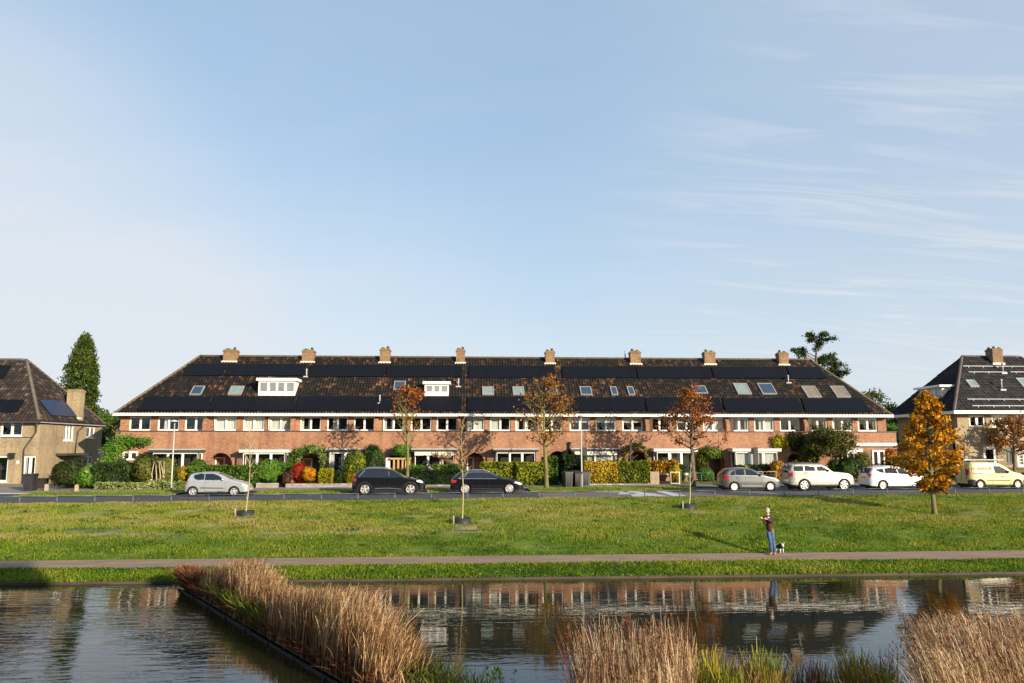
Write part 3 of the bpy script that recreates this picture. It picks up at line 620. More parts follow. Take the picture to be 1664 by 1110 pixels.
DOORC = [(0.35, 0.07, 0.02), (0.05, 0.02, 0.015), (0.62, 0.42, 0.2), (0.45, 0.2, 0.08), (0.03, 0.03, 0.05), (0.10, 0.02, 0.03), (0.12, 0.05, 0.02), (0.05, 0.04, 0.03)]
for k, (xc, r_, zt) in enumerate(az):
    m = MB(); y = YF + 1.24; m.box(xc - .05, xc + r_ - .06, y, y + .05, ZG + .2, zt - .25); m.box(xc + .05, xc + r_ - .16, y - .02, y, ZG + .4, ZG + 1.0)
    d = m.build('door', M('door_paint_' + 'abcdefgh'[k], DOORC[k], 0.35), row)
    m = MB(); m.box(xc + .0, xc + .03, y - .05, y, ZG + 1.15, ZG + 1.22); m.build('handle', LEAD, d)
    window(row, (xc - r_, y), (1, 0), .06, r_ - .06, ZG + 1.0, zt - .3, 1, inset=-.02, sill=False, name='porch_window')
for i, u in enumerate(WINS):
    a, b, c, e = holes[i]; window(row, (XUL, YU), (1, 0), a, b, c, e, 2, fw=0.075, mull=0.10, curtain=CUR[i], sill=False)
# roof
fascia = MB(); t = .24
fascia.box(EL, ER, YE - .02, YE + .14, ZE - .10, ZE + .10); fascia.box(EL, EL + .15, YE + .14, YB, ZE - .10, ZE + .10); fascia.box(ER - .15, ER, YE + .14, YB, ZE - .10, ZE + .10); fascia.box(EL + .15, ER - .15, YE + .14, YB - .01, ZE - .09, ZE - .05)
roof = MB(); roof.add([(EL, YE, ZE), (ER, YE, ZE), (RRt, YR, ZR - .02), (RL, YR, ZR - .02), (EL, YB, ZE), (ER, YB, ZE)], [(0, 1, 2, 3), (1, 5, 2), (5, 4, 3, 2), (4, 0, 3)])
rf = roof.build('roof', TILE, row); fascia.build('fascia', WHITE, rf)
LV = math.hypot(YR - YE, ZR - ZE); FR = slope_frame((EL, YE, ZE + .02), (1, 0, 0), ((0), (YR - YE) / LV, (ZR - ZE) / LV))
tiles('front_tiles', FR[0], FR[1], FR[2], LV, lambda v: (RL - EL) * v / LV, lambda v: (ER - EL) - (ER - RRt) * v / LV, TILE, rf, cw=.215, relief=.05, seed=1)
LVs = math.hypot(RL - EL, ZR - ZE)
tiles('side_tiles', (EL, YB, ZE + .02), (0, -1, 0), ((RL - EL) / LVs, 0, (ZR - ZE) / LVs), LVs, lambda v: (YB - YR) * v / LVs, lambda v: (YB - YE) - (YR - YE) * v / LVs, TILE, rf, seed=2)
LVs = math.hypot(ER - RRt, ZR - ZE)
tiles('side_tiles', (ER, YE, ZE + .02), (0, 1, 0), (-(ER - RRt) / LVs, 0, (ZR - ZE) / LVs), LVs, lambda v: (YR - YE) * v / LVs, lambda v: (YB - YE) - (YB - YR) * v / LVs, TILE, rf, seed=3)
m = MB()
def ridge(mb, A, B, r_=.11, step=.4):
    A, B = Vector(A), Vector(B); n = max(2, int((B - A).length / step))
    P = []; Q = []
    for i in range(n): P += [A.lerp(B, i / n), A.lerp(B, (i + .93) / n)]; Q += [r_ * 1.05, r_ * .9]
    mb.tube(P, Q, 8)
ridge(m, (RL, YR, ZR + .03), (RRt, YR, ZR + .03)); ridge(m, (EL + .1, YE + .1, ZE + .09), (RL, YR, ZR + .03)); ridge(m, (ER - .1, YE + .1, ZE + .09), (RRt, YR, ZR + .03)); m.build('ridge_tiles', M('ridge_tile', (0.10, 0.06, 0.04), 0.8, (0.13, 0.11, 0.05), 2), rf)
ARR = [((224, 340), (238, 342.5), 669, 646.5), ((341, 479), (349, 481), 669, 646.5), ((482, 613), (486, 615), 669, 646.5), ((616.5, 750), (619, 750.5), 669, 646.5), ((759, 906), (760, 905), 669, 647.5), ((912, 1049), (911, 1045.5), 669.5, 648), ((1052, 1175), (1048, 1168), 670, 648.5), ((1179, 1304), (1173, 1296), 670.5, 649), ((1309, 1417), (1302, 1397), 671, 649.5),
       ((299, 363), (306, 368), 612.5, 593.5), ((366, 494), (372, 497), 612.5, 594), ((501, 625.5), (506, 627), 614, 595), ((628, 749.5), (630, 750), 614.5, 596), ((761, 902), (762, 901), 616, 597), ((915, 1035), (913, 1032), 616, 597.5), ((1037, 1158), (1034, 1153), 616.5, 598), ((1161, 1281), (1156, 1274), 616.5, 598.5), ((1285, 1343), (1278, 1332), 617, 598.5)]
for (b0, b1), (t0, t1), vb, vt in ARR:
    solar(row, FR, [on_slope(b0, vb, *FR), on_slope(b1, vb, *FR), on_slope(t1, vt, *FR), on_slope(t0, vt, *FR)], PANEL)
BEIGE = M('beige_blind', (0.20, 0.17, 0.13), 0.4); PALEB = M('pale_blind', (0.22, 0.27, 0.26), 0.12, (0.17, 0.22, 0.21)); BLUEP = M('dark_sky_pane', (0.03, 0.055, 0.10), 0.05, spec=0.9)
for (u, hw, v0, v1, mt) in ((321, 9, 642, 630, BLUEP), (384, 10.5, 642, 630, PALEB), (649.5, 9, 634, 622, BLUEP), (793, 9, 642.5, 631, PALEB), (842.5, 9, 642.5, 631, PALEB), (896, 9, 642, 630.5, BLUEP), (952, 9, 642.5, 631, BLUEP), (997.5, 5, 642.5, 631, BLUEP), (1025, 5, 642.5, 631, BLUEP), (1136.5, 11, 640, 629.5, BLUEP), (1206, 11, 641, 625.5, PALEB), (1246, 11.5, 641, 625.5, BLUEP), (1318, 11, 646, 630, BEIGE), (1365, 11, 646, 630, BEIGE)):
    vm = (v0 + v1) / 2; a0 = on_slope(u - hw + 1.2, vm, *FR)[0]; a1 = on_slope(u + hw - 1.2, vm, *FR)[0]; b0 = on_slope(u, v0, *FR)[1]; b1 = on_slope(u, v1, *FR)[1]; skylight(row, FR, a0, a1, b0, b1, blind=mt)
# two white dormers
def dormer(u0, u1, vt, vb, n):
    a0, b0 = on_slope(u0, vb, *FR); a1, _ = on_slope(u1, vb, *FR); P = FR[0] + FR[2] * b0; y0 = P[1] - .12; x0, x1 = EL + a0, EL + a1
    z0 = P[2]; z1 = at((u0 + u1) / 2, vt, y0)[1]; yb = YE + (z1 - ZE) / (ZR - ZE) * (YR - YE) + .1
    m = MB(); m.box(x0 - .14, x1 + .14, y0 - .16, yb, z1 - .2, z1)
    for xx in (x0, x1 - .06): m.prism([(y0 + .05, z0), (yb, z1 - .2), (y0 + .05, z1 - .2)], 'x', xx, xx + .06)
    m.box(x0, x1, y0, y0 + .08, z0 - .05, z0 + .14); m.box(x0 + .06, x1 - .06, y0 + .6, y0 + .65, z0 + .14, z1 - .2)
    d = m.build('dormer', WHITE, row); window(d, (x0, y0), (1, 0), 0, x1 - x0, z0 + .142, z1 - .202, n, fw=.10, inset=.0, mull=.13, sill=False, flat=True, glass=M('blind_behind_glass', (0.22, 0.24, 0.245), 0.12, (0.16, 0.18, 0.20), 2))
    return d
for a in ((420, 480, 614.5, 642, 4), (690, 729, 620, 642.5, 3)):
    d = dormer(*a)
CH = [(376.5, 10.5, 569.5), (502.5, 9.5, 570), (626.5, 8, 568), (748.5, 7, 569), (893, 7.5, 571.5), (1031, 8.5, 572), (1151, 9, 573), (1270, 8, 574)]
for (u, hw, vt) in CH:
    x, zt = at(u, vt, YR - .2); chimney(row, x, YR - .25, 2 * hw / F * YR, .75, ZR - .55, zt, 2, foot=.0)
# flat-roofed bays
def bay(u0, u1, vr, y0=56.5, curtain='dd', lights=3, fas=None, zb=2.0, awn=0):
    x0, zt = at(u0, vr, y0 - .15); x1, _ = at(u1, vr, y0 - .15); m = MB()
    m.box(x0, x1, y0 - .2, YF - .002, zt - .07, zt); b = m.build('bay_window', LEAD, row)
    f = MB(); f.box(x0 + .02, x1 - .02, y0 - .17, YF - .004, zt - .22, zt - .072); f.build('bay_fascia', fas or WHITE, b)
    c = MB(); c.box(x0 + .2, x1 - .2, y0, YF - .004, zb - .3, zb + .55); c.build('bay_base', BRICK, b)
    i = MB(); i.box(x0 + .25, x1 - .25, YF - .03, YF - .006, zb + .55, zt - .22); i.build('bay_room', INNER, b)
    z0_, z1_ = zb + .552, zt - .222; w_ = x1 - x0 - .4
    for n_, (oo, dd, L, li) in enumerate((((x0 + .2, y0), (1, 0), w_, lights), ((x0 + .2, YF - .05), (0, -1), YF - .05 - y0, 1), ((x1 - .2, y0), (0, 1), YF - .05 - y0, 1))):
        o_ = window(b, oo, dd, 0 if n_ == 0 else .0, L, z0_, z1_, li, fw=.09, inset=0.0 if n_ == 0 else .002, curtain=curtain if n_ == 0 else 'd', sill=False, mull=.12, flat=True)
    if awn:
        a = MB(); n = 26
        for k in range(n):
            xa = x0 + .25 + (w_ - .1) * k / n; xb = x0 + .25 + (w_ - .1) * (k + 1) / n
            a.add([(xa, y0 - .16, zt - .22), (xb, y0 - .16, zt - .22), (xb, y0 - .22, zt - .45), ((xa + xb) / 2, y0 - .225, zt - .50), (xa, y0 - .22, zt - .45)], [(0, 1, 2, 3, 4)])
        a.build('awning', M('cream_canvas', (0.70, 0.64, 0.50), 0.8), b)
GREENF = M('dark_green_fascia', (0.03, 0.06, 0.06), 0.5)
bay(241, 327, 729.5, curtain='ddd', fas=GREENF); bay(388, 469, 730, curtain='ddd', lights=3); bay(529, 592, 729, curtain='sd', lights=2, fas=DARKWOOD); bay(668, 744, 729, curtain='ddd', awn=1, fas=DARKWOOD); bay(801, 876, 729, curtain='ddd', fas=DARKWOOD)
bay(928, 1008, 728.5, curtain='bb', lights=2, awn=1, fas=DARKWOOD); bay(1062, 1134, 728.5, curtain='ds', lights=3); bay(1190, 1270, 728.5, curtain='fff', lights=3); bay(1372, 1402, 729, curtain='s', lights=1)
# right end: awning box, garden door; left end: window behind the climber
xa, za = at(1391, 720, YF - .2); xb, zb_ = at(1457.5, 725, YF - .2); m = MB(); m.box(xa, xb, YF - .25, YF - .002, zb_, za); m.build('awning_box', WHITE, row)
def flat_window(u0, u1, v0, v1, lights, cur='dd', name='window', Y=YF, **k):
    x0, z1 = at(u0, v0, Y); x1, z0 = at(u1, v1, Y); i = MB(); i.box(x0 + .05, x1 - .05, Y - .006, Y - .002, z0 + .05, z1 - .05); w_ = window(row, (x0, Y - .085), (1, 0), 0, x1 - x0, z0, z1, lights, inset=0, curtain=None, sill=False, fw=.10, name=name, **k); i.build('dim_backing', INNER, w_)  # thin dark sheet on the wall behind the glass, painting a dim inside
flat_window(1416, 1438.5, 731.5, 758, 2, name='garden_door'); flat_window(200, 224, 733.5, 748, 2)
# rain pipes, vents
m = MB()
for u in (349, 437, 623, 752): x = at(u, 690, YU)[0]; m = MB(); m.tube([(x, YU - .06, ZE - .15), (x, YU - .06, ZS)], .035, 6); m.build('rain_pipe', WHITE, row)

for (u, v) in ((498, 612), (617, 655), (1281, 622), (745, 628), (1016, 582)):
    a, b = on_slope(u, v, *FR); P = FR[0] + FR[1] * a + FR[2] * b; m = MB(); m.tube([P, P + np.array([0, 0, .55])], .05, 7); m.tube([P + np.array([0, 0, .5]), P + np.array([0, 0, .62])], [.09, .02], 7); m.box(P[0] - .2, P[0] + .2, P[1] - .15, P[1] - .02, P[2] - .06, P[2] + .03); m.build('roof_vent', LEAD, row)
m = MB()
# dark boxes painting the shade beside the balcony fins
for u in (749, 1050, 1181, 1307):
    x = at(u, 690, YU)[0]; m = MB(); m.box(x + .16, x + .42, YU - .30, YU - .002, ZS + .06, ZS + .95); m.build('fin_shade', M('fin_shade_brown', (0.07, 0.04, 0.03), 0.7), row)
# ------------------------------------------------------------------ left house, tan brick
YL = 57.5; XLc = at(62, 740, YL)[0]; ZLE = at(30, 684, YL - .5)[1]; ZL0 = 1.6; YLB = 67.0; XLe = at(64, 684, YL - .5)[0]
lh = thing('detached_house', 'tan brick house with brown hipped tile roof and blue solar panels on its side slope', 'house', (XLc - 4, YL, 1.9))
XL0 = XLc - 12.5
def hx(u, v, Y=YL): return at(u, v, Y)
m = MB(); holes = []
def hole(u0, u1, v0, v1): x0, z1 = at(u0, v0, YL); x1, z0 = at(u1, v1, YL); return (x0 - XL0, x1 - XL0, z0, z1)
hs = [(hole(2, 36, 684.5, 709), 'dd', 2, 'window'), (hole(39, 63, 741, 775), 'ss', 2, 'window'), (hole(-12, 11, 741, 783), 'd', 1, 'door_frame')]
hs[1] = ((hs[1][0][0], min(hs[1][0][1], XLc - XL0 - .12), hs[1][0][2], hs[1][0][3]),) + hs[1][1:]
wall(m, (XL0, YL), (1, 0), XLc - XL0, ZL0, ZLE + .02, [h[0] for h in hs])
def sd(u, v):        # point on the side wall x = XLc seen through a pixel
    d = FW + RT * (u - IW / 2) / F - UP * (v - IH / 2) / F; t = XLc / d[0]; return d[1] * t, CAMZ + d[2] * t
def shole(u0, u1, v0, v1): y0, z1 = sd(u0, v0); y1, z0 = sd(u1, v1); return (y0 - YL, y1 - YL, z0, z1)
ss = [(shole(105, 119, 689.5, 716.5), 'x', 3), (shole(142, 154, 693, 712), 'd', 2), (shole(138, 151, 741, 755), 'd', 2)]
wall(m, (XLc, YL + .281), (0, 1), YLB - YL - .281, ZL0, ZLE + .02, [(h[0][0] - .281, h[0][1] - .281, h[0][2], h[0][3]) for h in ss])
m.quad((XLc, YLB, ZL0), (XL0, YLB, ZL0), (XL0, YLB, ZLE), (XLc, YLB, ZLE)); m.build('wall', TAN, lh)
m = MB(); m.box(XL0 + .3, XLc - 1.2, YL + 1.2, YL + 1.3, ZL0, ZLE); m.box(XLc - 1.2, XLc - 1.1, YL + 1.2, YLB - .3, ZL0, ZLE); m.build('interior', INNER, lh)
for h, c, n, nm in hs: window(lh, (XL0, YL), (1, 0), *h, n, fw=.09, curtain=c, name=nm)
for h, c, n in ss: window(lh, (XLc, YL), (0, 1), *h, n, fw=.09, curtain='d' if c == 'd' else 'f', name='window')
# roof
ZLR = at(20, 585.5, YL + 4.6)[1]; YLR = YL + 4.6; XLR = at(43, 585, YLR)[0]; E0 = YL - .5; E1 = YLB + .3
m = MB(); m.add([(XL0, E0, ZLE), (XLe, E0, ZLE), (XLR, YLR, ZLR), (XL0, YLR, ZLR), (XLe, E1, ZLE), (XL0, E1, ZLE)], [(0, 1, 2, 3), (1, 4, 2), (4, 5, 3, 2)]); rf2 = m.build('roof', TILEL, lh)
LV2 = math.hypot(YLR - E0, ZLR - ZLE); FL = slope_frame((XL0, E0, ZLE + .02), (1, 0, 0), (0, (YLR - E0) / LV2, (ZLR - ZLE) / LV2))
tiles('front_tiles', FL[0], FL[1], FL[2], LV2, lambda v: 0.0, lambda v: (XLe - XL0) - (XLe - XLR) * v / LV2, TILEL, rf2, seed=4)
LS2 = math.hypot(XLe - XLR, ZLR - ZLE); FS = slope_frame((XLe, E0, ZLE + .02), (0, 1, 0), (-(XLe - XLR) / LS2, 0, (ZLR - ZLE) / LS2))
tiles('side_tiles', FS[0], FS[1], FS[2], LS2, lambda v: (YLR - E0) * v / LS2, lambda v: (E1 - E0) - (E1 - YLR) * v / LS2, TILEL, rf2, seed=5)
m = MB(); ridge(m, (XL0, YLR, ZLR + .04), (XLR, YLR, ZLR + .04)); ridge(m, (XLe - .05, E0 + .05, ZLE + .08), (XLR, YLR, ZLR + .04), .12, .36); ridge(m, (XLe - .05, E1 - .05, ZLE + .08), (XLR, YLR, ZLR + .04)); m.build('ridge_tiles', M('grey_ridge_tile', (0.13, 0.105, 0.09), 0.8, (0.08, 0.065, 0.055), 3), rf2)
GUT = M('dark_gutter', (0.055, 0.045, 0.045), 0.45)
m = MB(); m.box(XL0, XLe - .0, E0 - .05, E0 + .07, ZLE - .13, ZLE + .0); m.box(XLe - .07, XLe + .05, E0 + .07, E1, ZLE - .13, ZLE); m.box(XL0, XLe - .07, E0 + .07, E1 - .01, ZLE - .12, ZLE - .05); m.build('gutter', GUT, lh)
m = MB(); m.box(XLe + .052, XLe + .07, E0 + .07, E1, ZLE - .11, ZLE - .06); m.build('gutter_trim', LEAD, lh)
for poly, mt, fr in (([(-25, 671), (30, 672), (41, 652), (-25, 651)], PANEL, FL), ([(-25, 616.5), (7, 616.5), (20, 596), (-25, 595.5)], PANEL, FL), ([(82, 676.5), (141, 680), (97, 652.5), (63, 652)], PANELB, FS)):
    solar(lh, fr, [on_slope(u, v, *fr) for u, v in poly], mt)
# side chimney, downpipes, lean-to canopy, lamp, plate
yc = sd(133, 650)[0]; x0 = XLc - .45; _, zt = at(133, 634, yc); chimney(lh, x0, yc, 1.0, .75, ZLE + .1, zt, 0, mat=TAN, foot=.2)
m = MB(); p = lambda u, v, o=.08: (XLc + o, *sd(u, v))
m.tube([(at(66, 686, YL)[0] , YL - .40, ZLE - .1), (*[at(58, 703, YL - .09)[0]], YL - .09, at(58, 703, YL)[1]), (at(42, 727, YL)[0], YL - .09, at(42, 727, YL)[1]), (at(40, 731, YL)[0], YL - .09, at(40, 731, YL)[1]), (at(38, 781, YL)[0], YL - .09, 1.9)], .05, 7)
m.build('downpipe', GUT, lh); m = MB(); m.tube([(XLe - .1, sd(137, 688)[0], ZLE - .1), p(125, 701), p(120, 738)], .05, 7); m.build('downpipe', GUT, lh)
y0, zc = sd(97, 738); y1, _ = sd(137, 739); m = MB(); m.box(XLc + .003, XLc + .8, y0 - .6, y1 - .6, zc - .1, zc + .06); m.build('canopy', GUT, lh)
x, z = at(20.5, 741, YL); m = MB(); m.box(x - .16, x + .16, YL - .25, YL - .02, z - .18, z + .16); m.box(x - .2, x + .2, YL - .3, YL - .02, z + .16, z + .2); m.build('wall_lantern', BLACKPL, lh)
x, z = at(29, 751, YL); m = MB(); m.box(x - .1, x + .1, YL - .03, YL - .002, z - .09, z + .09); m.build('wall_plate', WHITE, lh)
m = MB(); z = at(20, 710, YL)[1]; m.box(at(2, 710, YL)[0], at(54, 710, YL)[0], YL - .03, YL - .002, z - .06, z); m.build('string_course', GUT, lh)
# ------------------------------------------------------------------ right house
YQ = 57.9; YQe = 57.2; XQ = at(1556, 690, YQ)[0]; XQe = at(1550, 669, YQe)[0]; ZQE = at(1600, 668.5, YQe)[1]; YQB = 66.2; YQR = YQ + 4.4; XQR = at(1563, 580.5, YQR)[0]; ZQR = at(1600, 580.5, YQR)[1]; XQ1 = XQ + 13; XQR2 = at(1656, 580, YQR)[0]; XQe1 = XQR2 + (XQR - XQe) + .5
rh = thing('detached_house', 'tan brick house with shiny black tiled roof and white panel rails', 'house', (XQ + 4, YQ, 2.1))
YQL = 57.1; XQL = at(1552, 720, YQL)[0]; ZQS = at(1600, 695.5, YQL)[1]
m = MB(); hu = []
for (u0, u1, c) in ((1574, 1602.5, 'dd'), (1611, 1641, 'ff'), (1651, 1679, 'dd')):
    x0, z1 = at(u0, 674.5, YQ); x1, z0 = at(u1, 694.5, YQ); hu.append(((x0 - XQ, x1 - XQ, max(z0, ZQS + .06), z1), c))
wall(m, (XQ, YQ), (1, 0), XQ1 - XQ, ZQS - .3, ZQE, [h[0] for h in hu])
hg = []
for (u0, u1, v0, v1, c, n, nm, fr) in ((1555, 1568.5, 727.5, 748, 'd', 2, 'window', None), (1597.5, 1622, 725.5, 757, 'd', 1, 'window', None), (1633.5, 1647, 728, 754, 'dd', 2, 'window', DARKWOOD), (1652, 1690, 727, 758, 'ff', 3, 'french_door', None)):
    x0, z1 = at(u0, v0, YQL); x1, z0 = at(u1, v1, YQL); hg.append(((x0 - XQL, x1 - XQL, z0, z1), c, n, nm, fr))
wall(m, (XQL, YQL), (1, 0), XQ1 - XQL, 1.6, ZQS, [h[0] for h in hg])
wall(m, (XQ, YQB), (0, -1), YQB - YQ - .281, 1.6, ZQE, [])
m.quad((XQL, YQ + .3, 1.6), (XQL, YQL, 1.6), (XQL, YQL, ZQS), (XQL, YQ + .3, ZQS)); m.quad((XQL, YQL + .28, ZQS - .002), (XQ1, YQL + .28, ZQS - .002), (XQ1, YQ, ZQS - .002), (XQL, YQ, ZQS - .002))
m.quad((XQ1, YQL, 1.6), (XQ1, YQB, 1.6), (XQ1, YQB, ZQE), (XQ1, YQL, ZQE)); m.quad((XQ1, YQB, 1.6), (XQ, YQB, 1.6), (XQ, YQB, ZQE), (XQ1, YQB, ZQE)); m.build('wall', TAN, rh)
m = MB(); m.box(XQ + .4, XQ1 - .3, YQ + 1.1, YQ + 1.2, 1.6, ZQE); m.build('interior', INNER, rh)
for h, c in hu: window(rh, (XQ, YQ), (1, 0), *h, 2, fw=.12, mull=.16, curtain=c, sill=False)
for h, c, n, nm, fr in hg: window(rh, (XQL, YQL), (1, 0), *h, n, fw=.11 if n != 1 else .2, curtain=c, name=nm, frame=fr, bars=(1, 5) if nm == 'french_door' else None)
m = MB(); m.add([(XQe, YQe, ZQE), (XQe1, YQe, ZQE), (XQR2, YQR, ZQR), (XQR, YQR, ZQR), (XQe, YQB + .5, ZQE), (XQe1, YQB + .5, ZQE)], [(0, 1, 2, 3), (4, 0, 3), (5, 4, 3, 2), (1, 5, 2)]); rf3 = m.build('roof', TILER, rh)
LV3 = math.hypot(YQR - YQe, ZQR - ZQE); FQ = slope_frame((XQe, YQe, ZQE + .02), (1, 0, 0), (0, (YQR - YQe) / LV3, (ZQR - ZQE) / LV3))
tiles('front_tiles', FQ[0], FQ[1], FQ[2], LV3, lambda v: (XQR - XQe) * v / LV3, lambda v: (XQe1 - XQe) - (XQe1 - XQR2) * v / LV3, TILER, rf3, cw=.3, ch=.36, relief=.05, seed=6)
LS3 = math.hypot(XQR - XQe, ZQR - ZQE); FT = slope_frame((XQe, YQB + .5, ZQE + .02), (0, -1, 0), ((XQR - XQe) / LS3, 0, (ZQR - ZQE) / LS3))
tiles('side_tiles', FT[0], FT[1], FT[2], LS3, lambda v: (YQB + .5 - YQR) * v / LS3, lambda v: (YQB + .5 - YQe) - (YQR - YQe) * v / LS3, TILER, rf3, cw=.3, ch=.36, seed=7)
m = MB(); ridge(m, (XQR, YQR, ZQR + .04), (XQR2, YQR, ZQR + .04)); ridge(m, (XQe + .05, YQe + .05, ZQE + .08), (XQR, YQR, ZQR + .04), .12, .36); ridge(m, (XQe1 - .05, YQe + .05, ZQE + .08), (XQR2, YQR, ZQR + .04), .12, .36); m.build('ridge_tiles', M('brown_ridge_tile', (0.12, 0.08, 0.065), 0.7, (0.07, 0.05, 0.045), 3), rf3)
m = MB(); m.box(XQe - .02, XQe1, YQe - .06, YQe + .1, ZQE - .18, ZQE + .06); m.box(XQe - .02, XQe + .12, YQe + .1, YQB + .5, ZQE - .18, ZQE + .06); m.box(XQe + .12, XQe1, YQe + .1, YQB + .4, ZQE - .16, ZQE - .08); m.build('fascia', WHITE, rh)
RAIL = M('pale_aluminium', (0.56, 0.55, 0.54), 0.35)
for (u0, u1, v) in ((1564, 1700, 597), (1573, 1634, 606.5), (1641, 1700, 606.5), (1571, 1700, 650.8), (1579, 1700, 661.5)):
    a0, b0 = on_slope(u0, v, *FQ); a1, _ = on_slope(u1, v, *FQ); m = MB(); slab(m, FQ, a0, min(a1, 9), b0 - .02, b0 + .035, .10, .15); k = a0 + .4
    while k < min(a1, 9): slab(m, FQ, k, k + .06, b0 - .12, b0 - .03, .03, .12); k += 1.2
    m.build('panel_rail', RAIL, rh)
for (u0, u1, v0, v1) in ((1574, 1585, 629, 620), (1657, 1672, 628, 617)):
    vm = (v0 + v1) / 2; a0 = on_slope(u0, vm, *FQ)[0]; a1 = on_slope(u1, vm, *FQ)[0]; b0 = on_slope(u0, v0, *FQ)[1]; b1 = on_slope(u0, v1, *FQ)[1]; skylight(rh, FQ, a0, a1, b0, b1, frame=LEAD, blind=PALEB)
x, zt = at(1614, 568, YQR - .3); c = chimney(rh, x, YQR - .35, .85, .9, ZQR - .75, zt, 3, foot=.05)
for (u, v) in ((1630, 606), (1628, 633)):
    a, b = on_slope(u, v, *FQ); P = FQ[0] + FQ[1] * a + FQ[2] * b; m = MB(); m.tube([P, P + np.array([0, 0, .75])], .05, 7); m.tube([P + np.array([0, 0, .6]), P + np.array([0, 0, .8])], .09, 7); m.box(P[0] - .22, P[0] + .22, P[1] - .2, P[1] - .05, P[2] - .1, P[2] + .02); m.build('roof_vent', LEAD, rh)
# bay-fronted dormer on the side slope
def sq(u, v):
    a, b = on_slope(u, v, *FT); return FT[0] + FT[1] * a + FT[2] * b
A = sq(1546, 640); yA = 60.1; yB = 63.2; xd = XQe + 1.0; zt = at(1510, 625.5, yA)[1]; zb = zt - 1.35
m = MB(); m.box(xd - .35, xd + 2.7, yA - .3, yB + .3, zt - .16, zt); m.box(xd + .05, xd + 2.4, yA, yA + .08, zb, zt - .16); m.box(xd + .05, xd + 2.4, yB - .08, yB, zb, zt - .16)
m.box(xd, xd + .06, yA, yB, zb, zb + .2); d = m.build('dormer', WHITE, rh); window(d, (xd, yB), (0, -1), 0, yB - yA, zb + .2, zt - .165, 3, inset=0, curtain='fff', sill=False, flat=True); window(d, (xd + .05, yA - .1), (1, 0), .5, 1.7, zb + .25, zt - .2, 1, inset=0, curtain='f', sill=False, flat=True)
m = MB()
for (x, yy) in ((XQe + .8, 59.2), (XQe + .7, 61.5)): pass
# glimpse of a white outbuilding and a far brick roofline between the left house and the terrace
def shed(name, lab, cat, u0, u1, v0, Y, wmat, rmat, zr=.6, dpth=4):
    x0, zt = at(u0, v0, Y); x1, _ = at(u1, v0, Y); t_ = thing(name, lab, cat, ((x0 + x1) / 2, Y, 2.0)); m = MB(); m.box(x0, x1, Y, Y + dpth, 1.6, zt); xm = (x0 + x1) / 2; m.build('wall', wmat, t_)
    m = MB(); m.prism([(x0 - .2, zt + .004), (x1 + .2, zt + .004), (xm, zt + zr)], 'y', Y - .2, Y + dpth + .2); m.build('roof', rmat, t_); return t_
t_ = shed('outbuilding', 'small white outbuilding glimpsed between the tan house and the climber', 'outbuilding', 157, 186, 726, 70, WHITE, TILEL, .9)
m = MB(); m.box(at(165, 740, 70)[0], at(170, 740, 70)[0], 69.97, 69.995, 2.2, 3.2); m.build('window', INNER, t_)
t_ = shed('rear_house', 'low brick house far behind the left end of the terrace', 'house', 176, 215, 690, 84, BRICK, TILE, 1.6, 8)
m = MB(); m.box(at(186, 700, 84)[0], at(190, 700, 84)[0], 83.97, 83.995, 4.4, 5.6); m.build('window', WHITE, t_)
t_ = shed('rear_house', 'dark house glimpsed behind the right end of the terrace', 'house', 1452, 1560, 702, 80, M('dark_brick_far', (0.05, 0.035, 0.03), 0.9), TILE, 1.5, 8)
m = MB(); m.box(at(1462, 712, 80)[0], at(1472, 712, 80)[0], 79.97, 79.995, 4.4, 5.4); m.build('window', WHITE, t_)
# ------------------------------------------------------------------ foliage
def lump(P, seed, f=2.2):
    r = np.random.RandomState(seed); q = np.zeros(len(P))
    for k in range(5):
        w = r.normal(0, 1, 3); w = w / np.linalg.norm(w) * f * (0.7 + 0.5 * k); q += np.sin(P @ w + r.uniform(0, 6.28)) / (1 + .5 * k)
    return q / 2.2
def leaves(name, P, size, mat, parent=None, seed=0, rnd=None, Nv=None, aspect=1.0, vary=0.4, droop=0.0, origin=None):
    """one small folded leaf per point"""
    r = np.random.RandomState(seed); n = len(P); P = np.asarray(P)
    D = r.normal(0, 1, (n, 3))
    if Nv is not None: D = D * 0.75 + Nv * 1.0
    D /= np.linalg.norm(D, axis=1)[:, None] + 1e-9
    A = np.cross(D, r.normal(0, 1, (n, 3))); A[:, 2] -= droop; A /= np.linalg.norm(A, axis=1)[:, None] + 1e-9
    B = np.cross(D, A); s = (size * r.uniform(1 - vary, 1 + vary, n))[:, None]
    V = np.stack([P - A * s * aspect, P + B * s * .62 - D * s * .08, P + A * s * aspect, P - B * s * .62 - D * s * .08], 1)
    if rnd is None: rnd = r.uniform(0, 1, n)
    return np_mesh(name, V.reshape(-1, 3), np.arange(n * 4).reshape(n, 4), mat, parent, rnd=np.clip(rnd, 0, 1), origin=origin)
